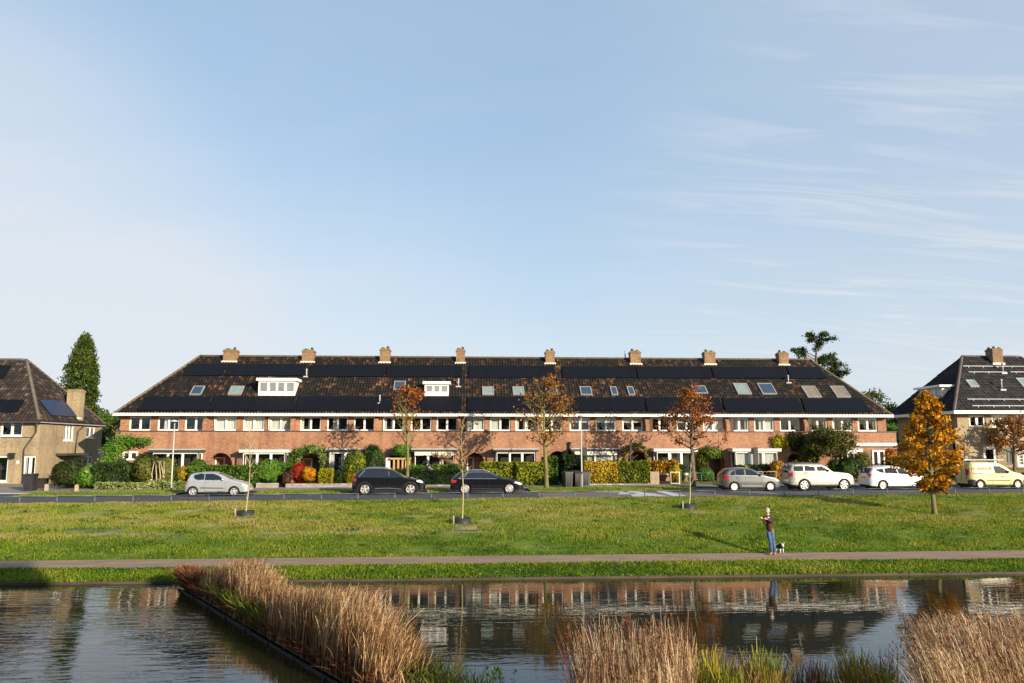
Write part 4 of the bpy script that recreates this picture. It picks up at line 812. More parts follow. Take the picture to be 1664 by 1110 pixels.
PAL = {
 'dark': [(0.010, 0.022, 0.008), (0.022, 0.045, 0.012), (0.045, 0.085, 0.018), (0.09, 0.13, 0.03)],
 'darkbrown': [(0.018, 0.026, 0.008), (0.035, 0.05, 0.012), (0.06, 0.075, 0.018), (0.12, 0.09, 0.03)],
 'mid': [(0.02, 0.05, 0.008), (0.045, 0.10, 0.012), (0.09, 0.17, 0.02), (0.16, 0.24, 0.04)],
 'bright': [(0.035, 0.09, 0.01), (0.07, 0.17, 0.015), (0.14, 0.26, 0.03), (0.26, 0.36, 0.08)],
 'yellowgreen': [(0.06, 0.09, 0.008), (0.13, 0.17, 0.012), (0.26, 0.28, 0.02), (0.42, 0.38, 0.05)],
 'yellow': [(0.20, 0.19, 0.01), (0.36, 0.33, 0.012), (0.52, 0.45, 0.02), (0.62, 0.55, 0.06)],
 'gold': [(0.06, 0.07, 0.01), (0.24, 0.20, 0.012), (0.48, 0.34, 0.02), (0.60, 0.40, 0.04)],
 'goldred': [(0.08, 0.06, 0.012), (0.30, 0.14, 0.012), (0.50, 0.26, 0.02), (0.55, 0.36, 0.04)],
 'red': [(0.06, 0.008, 0.006), (0.20, 0.012, 0.010), (0.38, 0.03, 0.015), (0.46, 0.12, 0.03)],
 'orange': [(0.16, 0.06, 0.008), (0.55, 0.24, 0.010), (0.70, 0.36, 0.02), (0.72, 0.48, 0.05)],
 'purple': [(0.03, 0.012, 0.012), (0.06, 0.022, 0.02), (0.09, 0.04, 0.03), (0.14, 0.07, 0.04)],
 'olive': [(0.03, 0.045, 0.008), (0.07, 0.09, 0.014), (0.13, 0.14, 0.025), (0.22, 0.18, 0.05)],
 'variegated': [(0.09, 0.14, 0.03), (0.20, 0.27, 0.07), (0.36, 0.40, 0.14), (0.55, 0.55, 0.25)],
 'oak': [(0.09, 0.05, 0.01), (0.26, 0.11, 0.012), (0.46, 0.20, 0.015), (0.62, 0.36, 0.02)],
 'oakgold': [(0.08, 0.03, 0.008), (0.34, 0.13, 0.010), (0.64, 0.30, 0.012), (0.86, 0.56, 0.03)],
 'rust': [(0.10, 0.03, 0.012), (0.24, 0.07, 0.014), (0.40, 0.13, 0.02), (0.46, 0.24, 0.04)],
 'brownleaf': [(0.09, 0.035, 0.014), (0.22, 0.09, 0.022), (0.36, 0.155, 0.028), (0.42, 0.25, 0.05)],
 'conifer': [(0.012, 0.028, 0.006), (0.05, 0.08, 0.012), (0.11, 0.145, 0.02), (0.20, 0.18, 0.04)],
 'pine': [(0.010, 0.024, 0.012), (0.022, 0.045, 0.02), (0.05, 0.08, 0.02), (0.10, 0.12, 0.03)],
}
def LM(k): return leafmat('leaf_' + k, PAL[k])
TWIG = M('twig_bark', (0.20, 0.15, 0.10), 0.9, (0.12, 0.09, 0.06), 6)
def shrub(name, label, cat, u0, u1, vtop, p, depth, pal, kind='box', size=.10, dens=1.0, group=None, seed=None, lumps=.09, vb=None, Yabs=None, stems=False, top=None):
    seed = seed if seed is not None else int(u0 * 7 + u1)
    r = np.random.RandomState(seed)
    if Yabs is None: X0, Ya, z0 = G(u0, p); X1, Yb, z1 = G(u1, p)
    else: X0 = at(u0, 770, Yabs)[0]; X1 = at(u1, 770, Yabs)[0]; Ya = Yb = Yabs; z0 = z1 = 2.0
    Y = (Ya + Yb) / 2 + depth / 2; zb = (z0 + z1) / 2 - .02
    if vb is not None: zb = at((u0 + u1) / 2, vb, Y)[1]
    zt = at((u0 + u1) / 2, vtop, Y)[1]; h = zt - zb; X0, X1 = min(X0, X1), max(X0, X1); L = X1 - X0
    th = thing(name, label, cat, ((X0 + X1) / 2, Y, zb), group)
    size = max(size, .062)
    if kind == 'box':
        A = [L * h, L * depth, depth * h, depth * h, L * h * .5]; A = np.array(A); n = int(A.sum() * 215 * dens * (.10 / size) ** 1.5) + 60; f = r.choice(5, n, p=A / A.sum())
        a = r.uniform(0, 1, (n, 3)); a[f == 0, 1] = 0; a[f == 1, 2] = 1; a[f == 2, 0] = 0; a[f == 3, 0] = 1; a[f == 4, 1] = 1
        Nn = np.zeros((n, 3)); Nn[f == 0] = (0, -1, 0); Nn[f == 1] = (0, 0, 1); Nn[f == 2] = (-1, 0, 0); Nn[f == 3] = (1, 0, 0); Nn[f == 4] = (0, 1, 0)
        P = np.stack([X0 + a[:, 0] * L, Y - depth / 2 + a[:, 1] * depth, zb + a[:, 2] * h], 1)
        rad = min(.22, h * .2); cx = np.clip(P[:, 0], X0 + rad, X1 - rad); cz = np.minimum(P[:, 2], zt - rad); dx = P[:, 0] - cx; dz = P[:, 2] - cz; q = np.hypot(dx, dz); k_ = q > rad
        P[k_, 0] = cx[k_] + dx[k_] / q[k_] * rad; P[k_, 2] = cz[k_] + dz[k_] / q[k_] * rad
        P += Nn * (lumps * lump(P, seed) + .6 * lumps * lump(P, seed + 1, 7))[:, None] - Nn * (np.abs(r.normal(0, .10, n)))[:, None] + r.normal(0, .025, (n, 3))
        core = MB(); i_ = .13 + lumps * .6; 
        if L > 2 * i_ + .1 and depth > 2 * i_: core.box(X0 + i_, X1 - i_, Y - depth / 2 + i_, Y + depth / 2 - i_, zb, zt - i_)
        else: core.box(X0 + L * .3, X1 - L * .3, Y - depth * .2, Y + depth * .2, zb, zb + h * .6)
    else:
        n = int((L * h + L * depth + depth * h) * 2.2 * 215 * dens * (.10 / size) ** 1.5) + 60
        D = r.normal(0, 1, (n, 3)); D /= np.linalg.norm(D, axis=1)[:, None]; e = .8; Nn = D.copy(); Dq = np.sign(D) * np.abs(D) ** e; rr = 1 - np.abs(r.normal(0, .13, n)); cz = zb + h * .5
        # several overlapping lobes, so that the outline is uneven
        K = 7; bc = np.stack([r.uniform(-.26, .26, K), r.uniform(-.22, .22, K), r.uniform(-.22, .26, K)], 1); bs = r.uniform(.48, .76, (K, 1)); bc[0] = (0, 0, 0); bs[0] = .82; bi = r.randint(0, K, n)
        Q = bc[bi] * 2 * (1 - bs[bi]) * 1.6 + Dq * bs[bi] * rr[:, None]
        P = np.stack([(X0 + X1) / 2 + Q[:, 0] * L / 2, Y + Q[:, 1] * depth / 2, cz + Q[:, 2] * h / 2], 1)
        if kind == 'round': low = P[:, 2] < cz; P[low, 0] = (X0 + X1) / 2 + (P[low, 0] - (X0 + X1) / 2) * 1.08
        P += Nn * (lumps * 1.6 * lump(P, seed, 2.2) + lumps * 1.2 * lump(P, seed + 1, 6.5))[:, None] + r.normal(0, .05, (n, 3)); P[:, 2] = np.maximum(P[:, 2], zb + .01)
        if kind == 'loose': P += r.normal(0, .09, (n, 3)); P[:, 2] = np.maximum(P[:, 2], zb + .01)
        core = MB(); s_ = .5 if kind != 'loose' else .34; core.lathe(((X0 + X1) / 2, Y, zb), (0, 0, 1), [(0.01, 0)] + [(min(L, depth) / 2 * s_ * math.sin(math.pi * t) ** .6, h * (.04 + t * .8)) for t in (.12, .3, .5, .7, .88)] + [(.01, h * .86)], 10)
    rn = .44 + .26 * lump(P, seed + 9, 1.1) + .24 * lump(P, seed + 4, 8) + r.normal(0, .20, n)
    if top is not None: rn += top * np.clip((P[:, 2] - zb) / h - .45, -.2, 1)
    leaves('foliage', P, size, LM(pal), th, seed, rnd=rn, Nv=Nn * .6)
    sc_ = core.build('branches', M('leaf_gap_shade', (0.018, 0.018, 0.010), 1.0), th)  # solid near-black core, not branches: paints the shade seen through leaf gaps
    if stems:
        m = MB()
        for k in range(5): x = X0 + L * (.25 + .12 * k); m.tube([(x, Y - depth * .3, zb), (x + r.uniform(-.1, .1), Y - depth * .5, zb + h * .4), (x + r.uniform(-.15, .15), Y - depth * .52, zb + h * .75)], [.05, .035, .015], 6)
        m.build('stem', M('pale_stem', (0.55, 0.42, 0.30), 0.8, (0.35, 0.26, 0.18), 5), th)
    return th
SH = shrub
SH('shrub', 'large rounded dark evergreen shrub at the corner of the tan house drive', 'shrub', 68, 128, 744, 52.9, 2.2, 'darkbrown', 'round', dens=1.2)
SH('shrub', 'bright green leafy shrub between the rounded dark shrub and the dark clipped hedge', 'shrub', 112, 152, 755, 52.9, 1.5, 'bright', 'loose')
SH('hedge', 'dark green hedge behind the grass verge, left of the olive shrub', 'hedge', 146, 206, 754, 53.0, 1.6, 'dark', 'box', lumps=.14)
SH('shrub', 'olive leaved bushy shrub at the foot of the climber on the terrace end', 'shrub', 200, 248, 737, 53.1, 1.8, 'olive', 'round', lumps=.13)
SH('shrub', 'brown and green shrub with bare pale stems left of the lamp post', 'shrub', 236, 279, 734, 53.2, 1.8, 'olive', 'round', stems=True, lumps=.12)
SH('ground_cover', 'low pale variegated plants along the foot of the hedges by the verge', 'plants', 150, 305, 784, 52.3, .7, 'variegated', 'box', lumps=.16, size=.06, dens=.8)
SH('ornamental_grass', 'tall yellow orange grass clump right of the left lamp post', 'ornamental grass', 280, 307, 757, 53.3, 1.0, 'gold', 'loose', size=.045)
SH('shrub', 'small clipped green dome in front of the first bay window', 'shrub', 292, 331, 743.5, 55.0, 1.4, 'mid', 'round')
SH('hedge', 'clipped dark green hedge behind the silver hatchback', 'hedge', 306, 416, 757.5, 53.0, 1.2, 'mid', 'box', lumps=.05)
SH('shrub', 'light yellow green shrub in front of the second bay window', 'shrub', 408, 455, 741, 53.2, 1.8, 'bright', 'round', lumps=.13)
SH('shrub', 'mid green shrub left of the ivy covered porch', 'shrub', 440, 470, 746, 54.3, 1.5, 'mid', 'round')
SH('shrub', 'dark purple leaved shrub on the low garden wall left of the red shrub', 'shrub', 453, 472, 764, 53.0, .9, 'purple', 'round', size=.045)
SH('shrub', 'scarlet red autumn shrub beside the orange shrub', 'shrub', 470, 501, 751, 53.3, 1.2, 'red', 'round', size=.05, dens=1.3)
SH('shrub', 'glowing orange autumn shrub right of the red shrub', 'shrub', 487, 515, 757, 53.0, 1.0, 'orange', 'round', size=.05, dens=1.3, vb=786)
SH('hedge', 'small clipped bright yellow box shrub beside the orange shrub', 'shrub', 517, 539, 762, 53.0, .9, 'yellow', 'box', lumps=.03, size=.04, vb=789)
SH('shrub', 'dark green rounded shrub right of the yellow clipped box', 'shrub', 538, 561, 760, 53.2, 1.0, 'dark', 'round')
SH('shrub', 'loose yellow green shrub behind the rear of the black SUV', 'shrub', 552, 594, 731, 53.8, 1.6, 'yellowgreen', 'loose', size=.075)
SH('shrub', 'low gold and green shrub below the loose yellow green one', 'shrub', 553, 585, 764, 53.0, .9, 'gold', 'round')
SH('shrub', 'tall dark glossy evergreen shrub against the brick wall above the black SUV', 'shrub', 585, 619, 719, 55.4, 1.6, 'dark', 'round', lumps=.15, size=.075)
SH('climber', 'bright green clipped climber above the timber porch', 'climber', 632, 668, 722, 0, .9, 'bright', 'round', Yabs=56.2, vb=744, size=.06)
SH('climber', 'small green climber hanging right of the timber porch', 'climber', 655, 668, 738, 0, .7, 'bright', 'round', Yabs=56.3, vb=757)
SH('hedge', 'dark leaved mixed hedge between the two black cars', 'hedge', 636, 750, 764, 53.0, 1.3, 'dark', 'box', lumps=.09, size=.065)
SH('hedge', 'low green hedge behind the mixed hedge below the scalloped awning', 'hedge', 662, 755, 756, 55.0, .8, 'mid', 'box', lumps=.14)
SH('hedge', 'bright clipped hedge behind the black estate car', 'hedge', 781, 893, 751.5, 53.0, 1.2, 'yellowgreen', 'box', lumps=.05, dens=1.2)
SH('hedge', 'taller rounded green hedge end right of the pale trunked street tree', 'hedge', 884, 907, 743, 52.9, 1.6, 'mid', 'box', lumps=.06)
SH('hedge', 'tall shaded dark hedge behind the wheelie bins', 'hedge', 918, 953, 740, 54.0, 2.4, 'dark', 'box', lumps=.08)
SH('hedge', 'gold and red tinged hedge right of the central lamp post', 'hedge', 951, 1004, 751, 52.9, 1.1, 'gold', 'box', lumps=.09, size=.065, top=.5)
SH('hedge', 'yellow green leafy hedge left of the pale picket gate', 'hedge', 1002, 1056, 750, 53.0, 1.1, 'yellowgreen', 'box', lumps=.10, size=.065)
SH('shrub', 'orange brown and green hedge over the dark gateway', 'shrub', 1056, 1105, 749, 53.9, 1.2, 'goldred', 'box', lumps=.13, vb=768)
SH('shrub', 'gold leaved shrub in the white gate frame', 'shrub', 1090, 1108, 756, 53.4, .8, 'gold', 'round')
SH('shrub', 'tall dark green shrub right of the white gate frame', 'shrub', 1101, 1118, 753, 54.4, 1.0, 'dark', 'round')
SH('climber', 'green climber trained over the porch behind the grey hatchback', 'climber', 1138, 1180, 727, 0, .7, 'mid', 'loose', Yabs=56.8, vb=745)
SH('climber', 'brown green climber hanging left of that porch', 'climber', 1134, 1150, 735, 0, .5, 'olive', 'loose', Yabs=56.9, vb=766)
SH('shrub', 'small dark plants under the climber behind the grey hatchback', 'shrub', 1136, 1162, 760, 55.6, .8, 'mid', 'round')
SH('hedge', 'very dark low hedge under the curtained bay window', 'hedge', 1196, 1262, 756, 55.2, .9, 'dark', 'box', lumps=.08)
SH('shrub', 'small yellow green plant in front of the very dark low hedge', 'shrub', 1208, 1222, 754, 54.9, .6, 'yellowgreen', 'round')
SH('climber', 'yellow leaved climber high on the wall left of the brown one', 'climber', 1258, 1285, 706, 0, .4, 'yellow', 'loose', Yabs=57.05, vb=733, dens=.5, lumps=.2)
SH('climber', 'brown green climber over the porch behind the pale SUV', 'climber', 1286, 1314, 703, 0, .5, 'olive', 'loose', Yabs=57.05, vb=735, dens=.5, lumps=.2)
SH('climber', 'tangled olive climber right of the porch behind the pale SUV', 'climber', 1299, 1340, 722, 0, 1.0, 'olive', 'loose', Yabs=56.2, vb=762, dens=.6, lumps=.2)
SH('shrub', 'orange shrub at the rear of the pale SUV', 'shrub', 1258, 1277, 746, 54.3, 1.0, 'goldred', 'loose')
SH('shrub', 'thicket of brown green twigs above the pale SUV roof', 'shrub', 1276, 1316, 750, 54.6, .9, 'olive', 'loose', dens=.6)
SH('shrub', 'dark evergreen shrub between the pale SUV and the white car', 'shrub', 1371, 1412, 743, 54.0, 1.8, 'dark', 'round', lumps=.13)
SH('shrub', 'green shrub under the pruned tree behind the pale SUV bonnet', 'shrub', 1352, 1380, 745, 54.6, 1.2, 'mid', 'round')
SH('shrub', 'olive gold shrub against the wall left of the garden door', 'shrub', 1398, 1421, 732, 55.6, 1.2, 'olive', 'loose', size=.05)
SH('climber', 'thin reddish creeper on the right end wall of the terrace', 'climber', 1440, 1459, 727, 0, .22, 'rust', 'loose', Yabs=57.15, vb=760, dens=.35)
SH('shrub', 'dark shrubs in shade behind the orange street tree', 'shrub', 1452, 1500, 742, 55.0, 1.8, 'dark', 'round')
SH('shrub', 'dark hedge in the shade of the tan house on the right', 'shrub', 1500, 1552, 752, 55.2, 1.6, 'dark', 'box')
SH('shrub', 'low dark shrub at the right edge in front of the white french door', 'shrub', 1650, 1690, 770, 53.4, 1.2, 'dark', 'round')
# earth bank garden in front of the right house
x0, Y0, z0 = G(1600, 54.4); x1, _, _ = G(1700, 54.4); mm = MB(); mm.prism([(Y0 - .3, z0), (Y0 + .7, z0 + .75), (YQL - .01, z0 + .9), (YQL - .01, z0)], 'x', x0, x1 + 2); o = mm.build('garden_bank', M('leafy_bank', (0.22, 0.13, 0.05), 0.95, (0.10, 0.11, 0.02), 2.5, bmp=.8)); o['kind'] = 'structure'

def climb_mass(name, label, paths, Y, pal, wd=.35, n=900, size=.08, seed=1):
    """foliage that runs along the wall"""
    r = np.random.RandomState(seed); P = []; th = thing(name, label, 'climber', (at(paths[0][0][0], 790, Y)[0], Y, 2.0)); m = MB()
    for pth in paths:
        pts = [(at(u, v, Y)[0], at(u, v, Y)[1], w) for u, v, w in pth]; m.tube([(x, Y, z) for x, z, w in pts], .03, 5)
        seg = np.array([math.hypot(b[0] - a[0], b[1] - a[1]) for a, b in zip(pts, pts[1:])]); k = max(40, int(n * seg.sum() / 3)); si = r.choice(len(seg), k, p=seg / seg.sum()); t = r.uniform(0, 1, k)
        for i, tt in zip(si, t):
            a, b = pts[i], pts[i + 1]; w = a[2] + (b[2] - a[2]) * tt; P.append((a[0] + (b[0] - a[0]) * tt + r.normal(0, w * .5), Y - abs(r.normal(0, .18)), a[1] + (b[1] - a[1]) * tt + r.normal(0, w * .5)))
    m.build('stem', TWIG, th); P = np.array(P); leaves('foliage', P, size, LM(pal), th, seed, rnd=.45 + .3 * lump(P, 3) + r.normal(0, .2, len(P)), Nv=np.tile([0, -1, .3], (len(P), 1)))
climb_mass('climber', 'vivid green climber spreading over the left end of the brick wall', [[(182, 776, .7), (186, 745, .75), (192, 718, .7), (200, 711, .4)], [(176, 756, .5), (180, 722, .45)], [(192, 720, .5), (212, 719, .32), (232, 718, .25), (246, 717, .18)], [(203, 712, .3), (222, 716, .25)], [(186, 740, .5), (170, 760, .5)]], 57.0, 'bright', n=900, seed=3)
def arch_ivy(label, u, v, hw, vt, vb, palL, Y=56.95):
    climb_mass('climber', label, [[(u - hw, vb, .30), (u - hw, v, .4), (u - hw * .75, vt + 6, .35), (u - hw * .1, vt, .3), (u + .35 * hw, vt, .25)]], Y, palL, seed=int(u))
arch_ivy('dark green ivy arching over the left half of the porch behind the red shrub', 504, 742, 27, 730, 765, 'mid')
climb_mass('climber', 'pale yellow green ivy on the right half of the porch behind the orange shrub', [[(505, 730, .25), (520, 730, .3), (526, 738, .35), (527, 752, .3), (526, 766, .25)]], 56.9, 'variegated', seed=6)
climb_mass('climber', 'thin olive climber round the porch right of the awninged bay', [[(1013, 752, .12), (1012, 738, .2), (1020, 727, .22), (1036, 723, .2), (1048, 730, .18), (1051, 748, .12)]], 57.0, 'olive', n=420, seed=8)

# ------------------------------------------------------------------ trees
def tree(name, label, u, p, vbase, utop, vtop, tr, spread, pal, nb=16, nl=1200, h0=.35, size=.08, shape=None, trunkmat=None, seed=1, group=None, sub=6, up=.6, density=None, loc=None, clump=.16, droop=0, tw=True, side=None, cat='tree', taper=.25):
    r = np.random.RandomState(seed); rr_ = random.Random(seed)
    if loc is None:
        X, Y, z = G(u, p, vbase or 790)
    else: X, Y, z = loc
    xt, zt = at(utop, vtop, Y); H = zt - z; th = thing(name, label, cat, (X, Y, z), group); m = MB(); base = Vector((X, Y, z - .05)); topp = Vector((xt, Y + .2, zt - .15))
    def axis(t): return base.lerp(topp, t) + Vector((math.sin(t * 5 + seed) * .05 * min(1, t * 3), math.cos(t * 4 + seed) * .06 * min(1, t * 3), 0))
    N_ = 12; m.tube([axis(i / N_) for i in range(N_ + 1)], [tr * 1.25] + [tr * (1 - (1 - taper * .3) * (i / N_) ** 1.15) for i in range(1, N_ + 1)], 9)
    shape = shape or (lambda t: math.sin(math.pi * min(1, t * .9 + .12)) ** .7)
    P = []; RN = []
    for b in range(nb):
        t = (b + .5) / nb; hh = h0 + (1 - h0) * t * .97; a = b * 2.399 + rr_.uniform(-.4, .4); Ln = spread * shape(t) * rr_.uniform(.75, 1.12)
        if side: Ln *= side(math.cos(a), t)
        o = axis(hh); d = Vector((math.cos(a), math.sin(a), up * (1 + .6 * t) + rr_.uniform(-.15, .15))).normalized(); pts = [o]
        for k in range(1, 5):
            d = (d + Vector((rr_.uniform(-.18, .18), rr_.uniform(-.18, .18), rr_.uniform(-.05, .14) - droop))).normalized(); pts.append(pts[-1] + d * Ln / 4)
        r0 = tr * .42 * (1 - .6 * hh) + .008; m.tube(pts, [r0 * (1 - .8 * k / 4) for k in range(5)], 5)
        tips = []
        for s in range(sub):
            k = rr_.uniform(.3, 1.0) * 4; i = min(3, int(k)); q = pts[i].lerp(pts[i + 1], k - i); dd = (d + Vector((rr_.uniform(-1, 1), rr_.uniform(-1, 1), rr_.uniform(-.5, .8)))).normalized(); l_ = Ln * rr_.uniform(.22, .42)
            q2 = q + dd * l_ * .55; q3 = q2 + (dd + Vector((rr_.uniform(-.4, .4), rr_.uniform(-.4, .4), rr_.uniform(-.2, .3)))).normalized() * l_ * .45
            if tw: m.tube([q, q2, q3], [r0 * .35, r0 * .22, .004], 4, caps=False)
            tips += [(q2, l_), (q3, l_)]
        tips.append((pts[-1], Ln * .3))
        dn = density(math.cos(a), t) if density else 1.0; cnt = int(nl / nb * dn * (.4 + .8 * shape(t)))
        if cnt > 0:
            ii = r.randint(0, len(tips), cnt); cl = r.uniform(-.18, .18, len(tips))
            for i in ii: q, l_ = tips[i]; P.append((q.x + r.normal(0, clump), q.y + r.normal(0, clump), q.z + r.normal(0, clump * .8))); RN.append(.45 + cl[i])
    m.build('trunk', trunkmat or BARK, th)
    if P:
        P = np.array(P); leaves('crown', P, size, LM(pal) if isinstance(pal, str) else pal, th, seed, rnd=np.array(RN) + r.normal(0, .22, len(P)) + .15 * lump(P, seed, .9), droop=.3)
    return th, (X, Y, z)
BARK = M('bark', (0.16, 0.12, 0.085), 0.9, (0.08, 0.06, 0.045), 7, bmp=.5, sc=(1, 1, .4))
MOSSBARK = M('green_mossy_bark', (0.19, 0.18, 0.045), 0.9, (0.11, 0.095, 0.04), 3, bmp=.5, sc=(1, 1, .4))
PALEBARK = M('pale_smooth_bark', (0.42, 0.38, 0.20), 0.8, (0.30, 0.26, 0.13), 5, sc=(1, 1, .5))
def bankp(v, u):
    best = None
    for p in np.arange(32, 42.2, .05):
        X, Y, z = G(u, p, v); d = np.array([X, Y, z - CAMZ]); vv = IH / 2 - F * (d @ UP) / (d @ FW)
        if best is None or abs(vv - v) < best[0]: best = (abs(vv - v), p)
    return best[1]
# orange oak on the bank at the right
P_OAK = bankp(837, 1519)
tree('oak_tree', 'orange and gold leaved oak with a mossy trunk standing on the bank at right', 1519, P_OAK, 837, 1506, 630, .115, 1.36, 'oakgold', nb=58, nl=9800, h0=.17, size=.076, shape=lambda t: [.42, .66, .88, 1.02, 1.04, .92, .80, .66, .56, .44, .30, .14][min(11, int(t * 12))], trunkmat=MOSSBARK, seed=5, sub=6, up=.14, clump=.085)
# rust-leaved tree on the verge
X, Y, z = G(1127, 51.2, 795)
tree('street_tree', 'rust leaved street tree with a dark lower trunk near the picket gate', 1127, 51.3, 795, 1122, 628, .15, 2.05, 'rust', nb=32, nl=2100, h0=.36, size=.088, shape=lambda t: [.95, 1.15, 1.0, .8, .75, .7, .62, .5, .4, .25][min(9, int(t * 10))], trunkmat=BARK, seed=8, sub=6, up=.45, clump=.15)
tree('street_tree', 'half bare street tree with orange leaves at its top right, behind the black SUV', 662.5, 51.6, 788, 659, 636, .12, 1.65, 'rust', nb=20, nl=620, h0=.42, size=.085, shape=lambda t: [.95, 1.1, 1.0, .85, .85, .8, .7, .5][min(7, int(t * 8))], trunkmat=MOSSBARK, seed=12, sub=6, up=1.0, density=lambda c, t: (.5 + (3.0 if c > 0 and t > .55 else 0)), clump=.13)
tree('street_tree', 'brown leaved street tree with a pale green trunk before the bright clipped hedge', 888, 50.7, 791, 884, 619, .15, 1.75, 'brownleaf', nb=30, nl=1250, h0=.38, size=.085, shape=lambda t: [.75, 1.1, 1.15, 1.0, .9, .85, .7, .45][min(7, int(t * 8))], trunkmat=MOSSBARK, seed=21, sub=7, up=.65, density=lambda c, t: (1.9 if c > 0.1 else .65), clump=.17)
# bare saplings in black tubs
TUB = M('black_rubber_tub', (0.022, 0.021, 0.022), 0.6)
def sapling(u, v, utop, vtop, lab, seed, pal=None, nl=0, spread=.8, tr=.035):
    p = bankp(v, u); th, (X, Y, z) = tree('sapling', lab, u, p, v, utop, vtop, tr, spread, pal or 'brownleaf', nb=14, nl=nl, h0=.42, size=.05, shape=lambda t: 1 - .55 * t, trunkmat=PALEBARK, seed=seed, sub=4, up=1.1, clump=.06, cat='sapling')
    return X, Y, z
def tub(X, Y, z, lab):
    t_ = thing('planting_ring', lab, 'tub', (X, Y, z)); m = MB(); m.lathe((X, Y, z), (0, 0, 1), [(.38, -.14), (.40, .23), (.375, .23), (.36, .06)], 22); m.build('rim', TUB, t_)
    m = MB(); m.lathe((X, Y, z), (0, 0, 1), [(0.01, .10), (.25, .11), (.37, .08)], 18); m.build('soil', SOIL, t_)
    m = MB(); m.box(X - .40, X - .34, Y - .36, Y - .30, z - .1, z + .36); m.build('stake', STONE, t_)
for u, v, ut, vt, l, s, nl, sp in ((399, 838, 408, 690, 'thin bare sapling in a black ring in front of the silver hatchback', 31, 0, .85), (751, 850, 752, 678, 'thin sapling with a few small leaves in a black ring before the black estate car', 32, 150, .75), (1119, 826, 1127, 735, 'slender leafless sapling in a black ring below the rust leaved tree', 33, 0, .3)):
    X, Y, z = sapling(u, v, ut, vt, l, s, nl=nl, spread=sp); tub(X, Y, z, l.replace('thin bare sapling in a black ring', 'black planting ring round the bare sapling').replace('thin sapling with a few small leaves in a black ring', 'black planting ring round the sapling').replace('slender leafless sapling in a black ring', 'black planting ring round the sapling'))
    m = MB(); m.lathe((X + .2, Y - .6, z - .115), (0, 0, 1), [(0.01, .05), (.5, .045), (.9, -.03)], 16); m.build('bare_soil', M('tan_soil', (0.33, 0.25, 0.17), 0.95))['kind'] = 'structure'
tree('young_tree', 'thin leafless young tree in the garden beside the gold and red tinged hedge', 1026, 53.8, 785, 1025, 668, .05, .7, 'brownleaf', nb=12, nl=0, h0=.3, shape=lambda t: 1 - .5 * t, seed=41, up=1.0, cat='tree')
# clipped umbrella trees
tree('pruned_tree', 'broad pruned tree with an olive crown above the pale SUV', 1350, 55.2, 780, 1352, 703, .09, 1.6, 'olive', nb=26, nl=5200, h0=.55, size=.07, shape=lambda t: [1.0, 1.1, 1.05, .95, .8, .6][min(5, int(t * 6))], seed=51, sub=6, up=.25, clump=.17)
tree('garden_tree', 'spreading brown leaved tree with a crooked trunk before the white french door', 1647, 54.8, 770, 1650, 682, .12, 1.65, 'brownleaf', nb=22, nl=2600, h0=.42, size=.085, shape=lambda t: [1.1, 1.15, 1.05, .95, .8, .6][min(5, int(t * 6))], seed=52, sub=6, up=.3, clump=.16)
# pollard with knuckled stubs
X, Y, z = G(718, 55.6); t_ = thing('pollarded_tree', 'small pollarded tree with knobbly pale branches in front of the awning', 'tree', (X, Y, z)); m = MB(); x1, zc = at(718, 746, Y); m.tube([(X, Y, z), (X, Y, zc - .1), (x1, Y, zc + .1)], [.12, .10, .14], 8); rr = random.Random(4)
for k in range(9):
    a = k * .7; q = Vector((x1, Y, zc)) + Vector((math.cos(a) * .62, math.sin(a) * .45, .15 + .25 * rr.random())); m.tube([(x1, Y, zc), Vector((x1, Y, zc)).lerp(q, .6), q], [.09, .06, .10], 6)
    for s in range(3): m.tube([q, q + Vector((rr.uniform(-.2, .2), rr.uniform(-.2, .2), rr.uniform(.0, .25)))], [.06, .03], 5)
for k in range(5): m.tube([(x1, Y, zc), (x1 + .7 + .1 * k, Y - .3, zc - .15 - .12 * k), (x1 + 1.6 + .1 * k, Y - .35, zc - .5 - .2 * k)], [.05, .035, .015], 5)
m.build('trunk', M('tan_bark', (0.42, 0.27, 0.14), 0.85, (0.22, 0.13, 0.07), 6), t_)
# tall conifer behind the left house
def conifer():
    r = np.random.RandomState(2); Y = 74.0; X, z = at(128, 700, Y)[0], 2.0; th = thing('conifer_tree', 'tall columnar green conifer behind the tan house', 'tree', (X, Y, z)); xt, zt = at(140, 543, Y); zb = 2.6
    m = MB(); m.tube([(X, Y, z), (X, Y, 9), (xt, Y, zt - .3)], [.3, .2, .02], 8); m.build('trunk', BARK, th)
    prof = [(0.0, 1.75, 1.3), (.25, 1.75, 1.3), (.45, 1.65, 1.2), (.62, 1.5, 1.12), (.75, 1.25, 1.0), (.87, .85, .78), (.95, .45, .45), (1, .06, .06)]
    P = []; RN = []; Nv = []
    for k in range(1150):
        t = 1 - (1 - r.rand()) ** .72 if k > 60 else r.rand() ** .3; a = r.uniform(0, 6.283); c = math.cos(a); wl = np.interp(t, [q[0] for q in prof], [q[1] for q in prof]); wr = np.interp(t, [q[0] for q in prof], [q[2] for q in prof])
        R_ = (wl if c < 0 else wr) * (1 + .10 * math.sin(t * 37 + 3 * a) + r.normal(0, .15)); cx = X + (xt - X) * t; cz = zb + (zt - zb) * t
        n = 34; s = r.uniform(0, 1, n); rad = R_ * (.62 + .42 * s); P.append(np.stack([cx + rad * c + r.normal(0, .13, n), Y + rad * math.sin(a) + r.normal(0, .13, n), cz + .12 - .42 * s ** 2 + r.normal(0, .09, n)], 1)); RN.append(np.full(n, .38) + r.normal(0, .20) + r.normal(0, .12, n)); Nv.append(np.tile([c, math.sin(a), .5], (n, 1)))
    leaves('crown', np.concatenate(P), .095, LM('conifer'), th, 3, rnd=np.concatenate(RN), Nv=np.concatenate(Nv) * .5, aspect=1.2, droop=.8)
conifer()
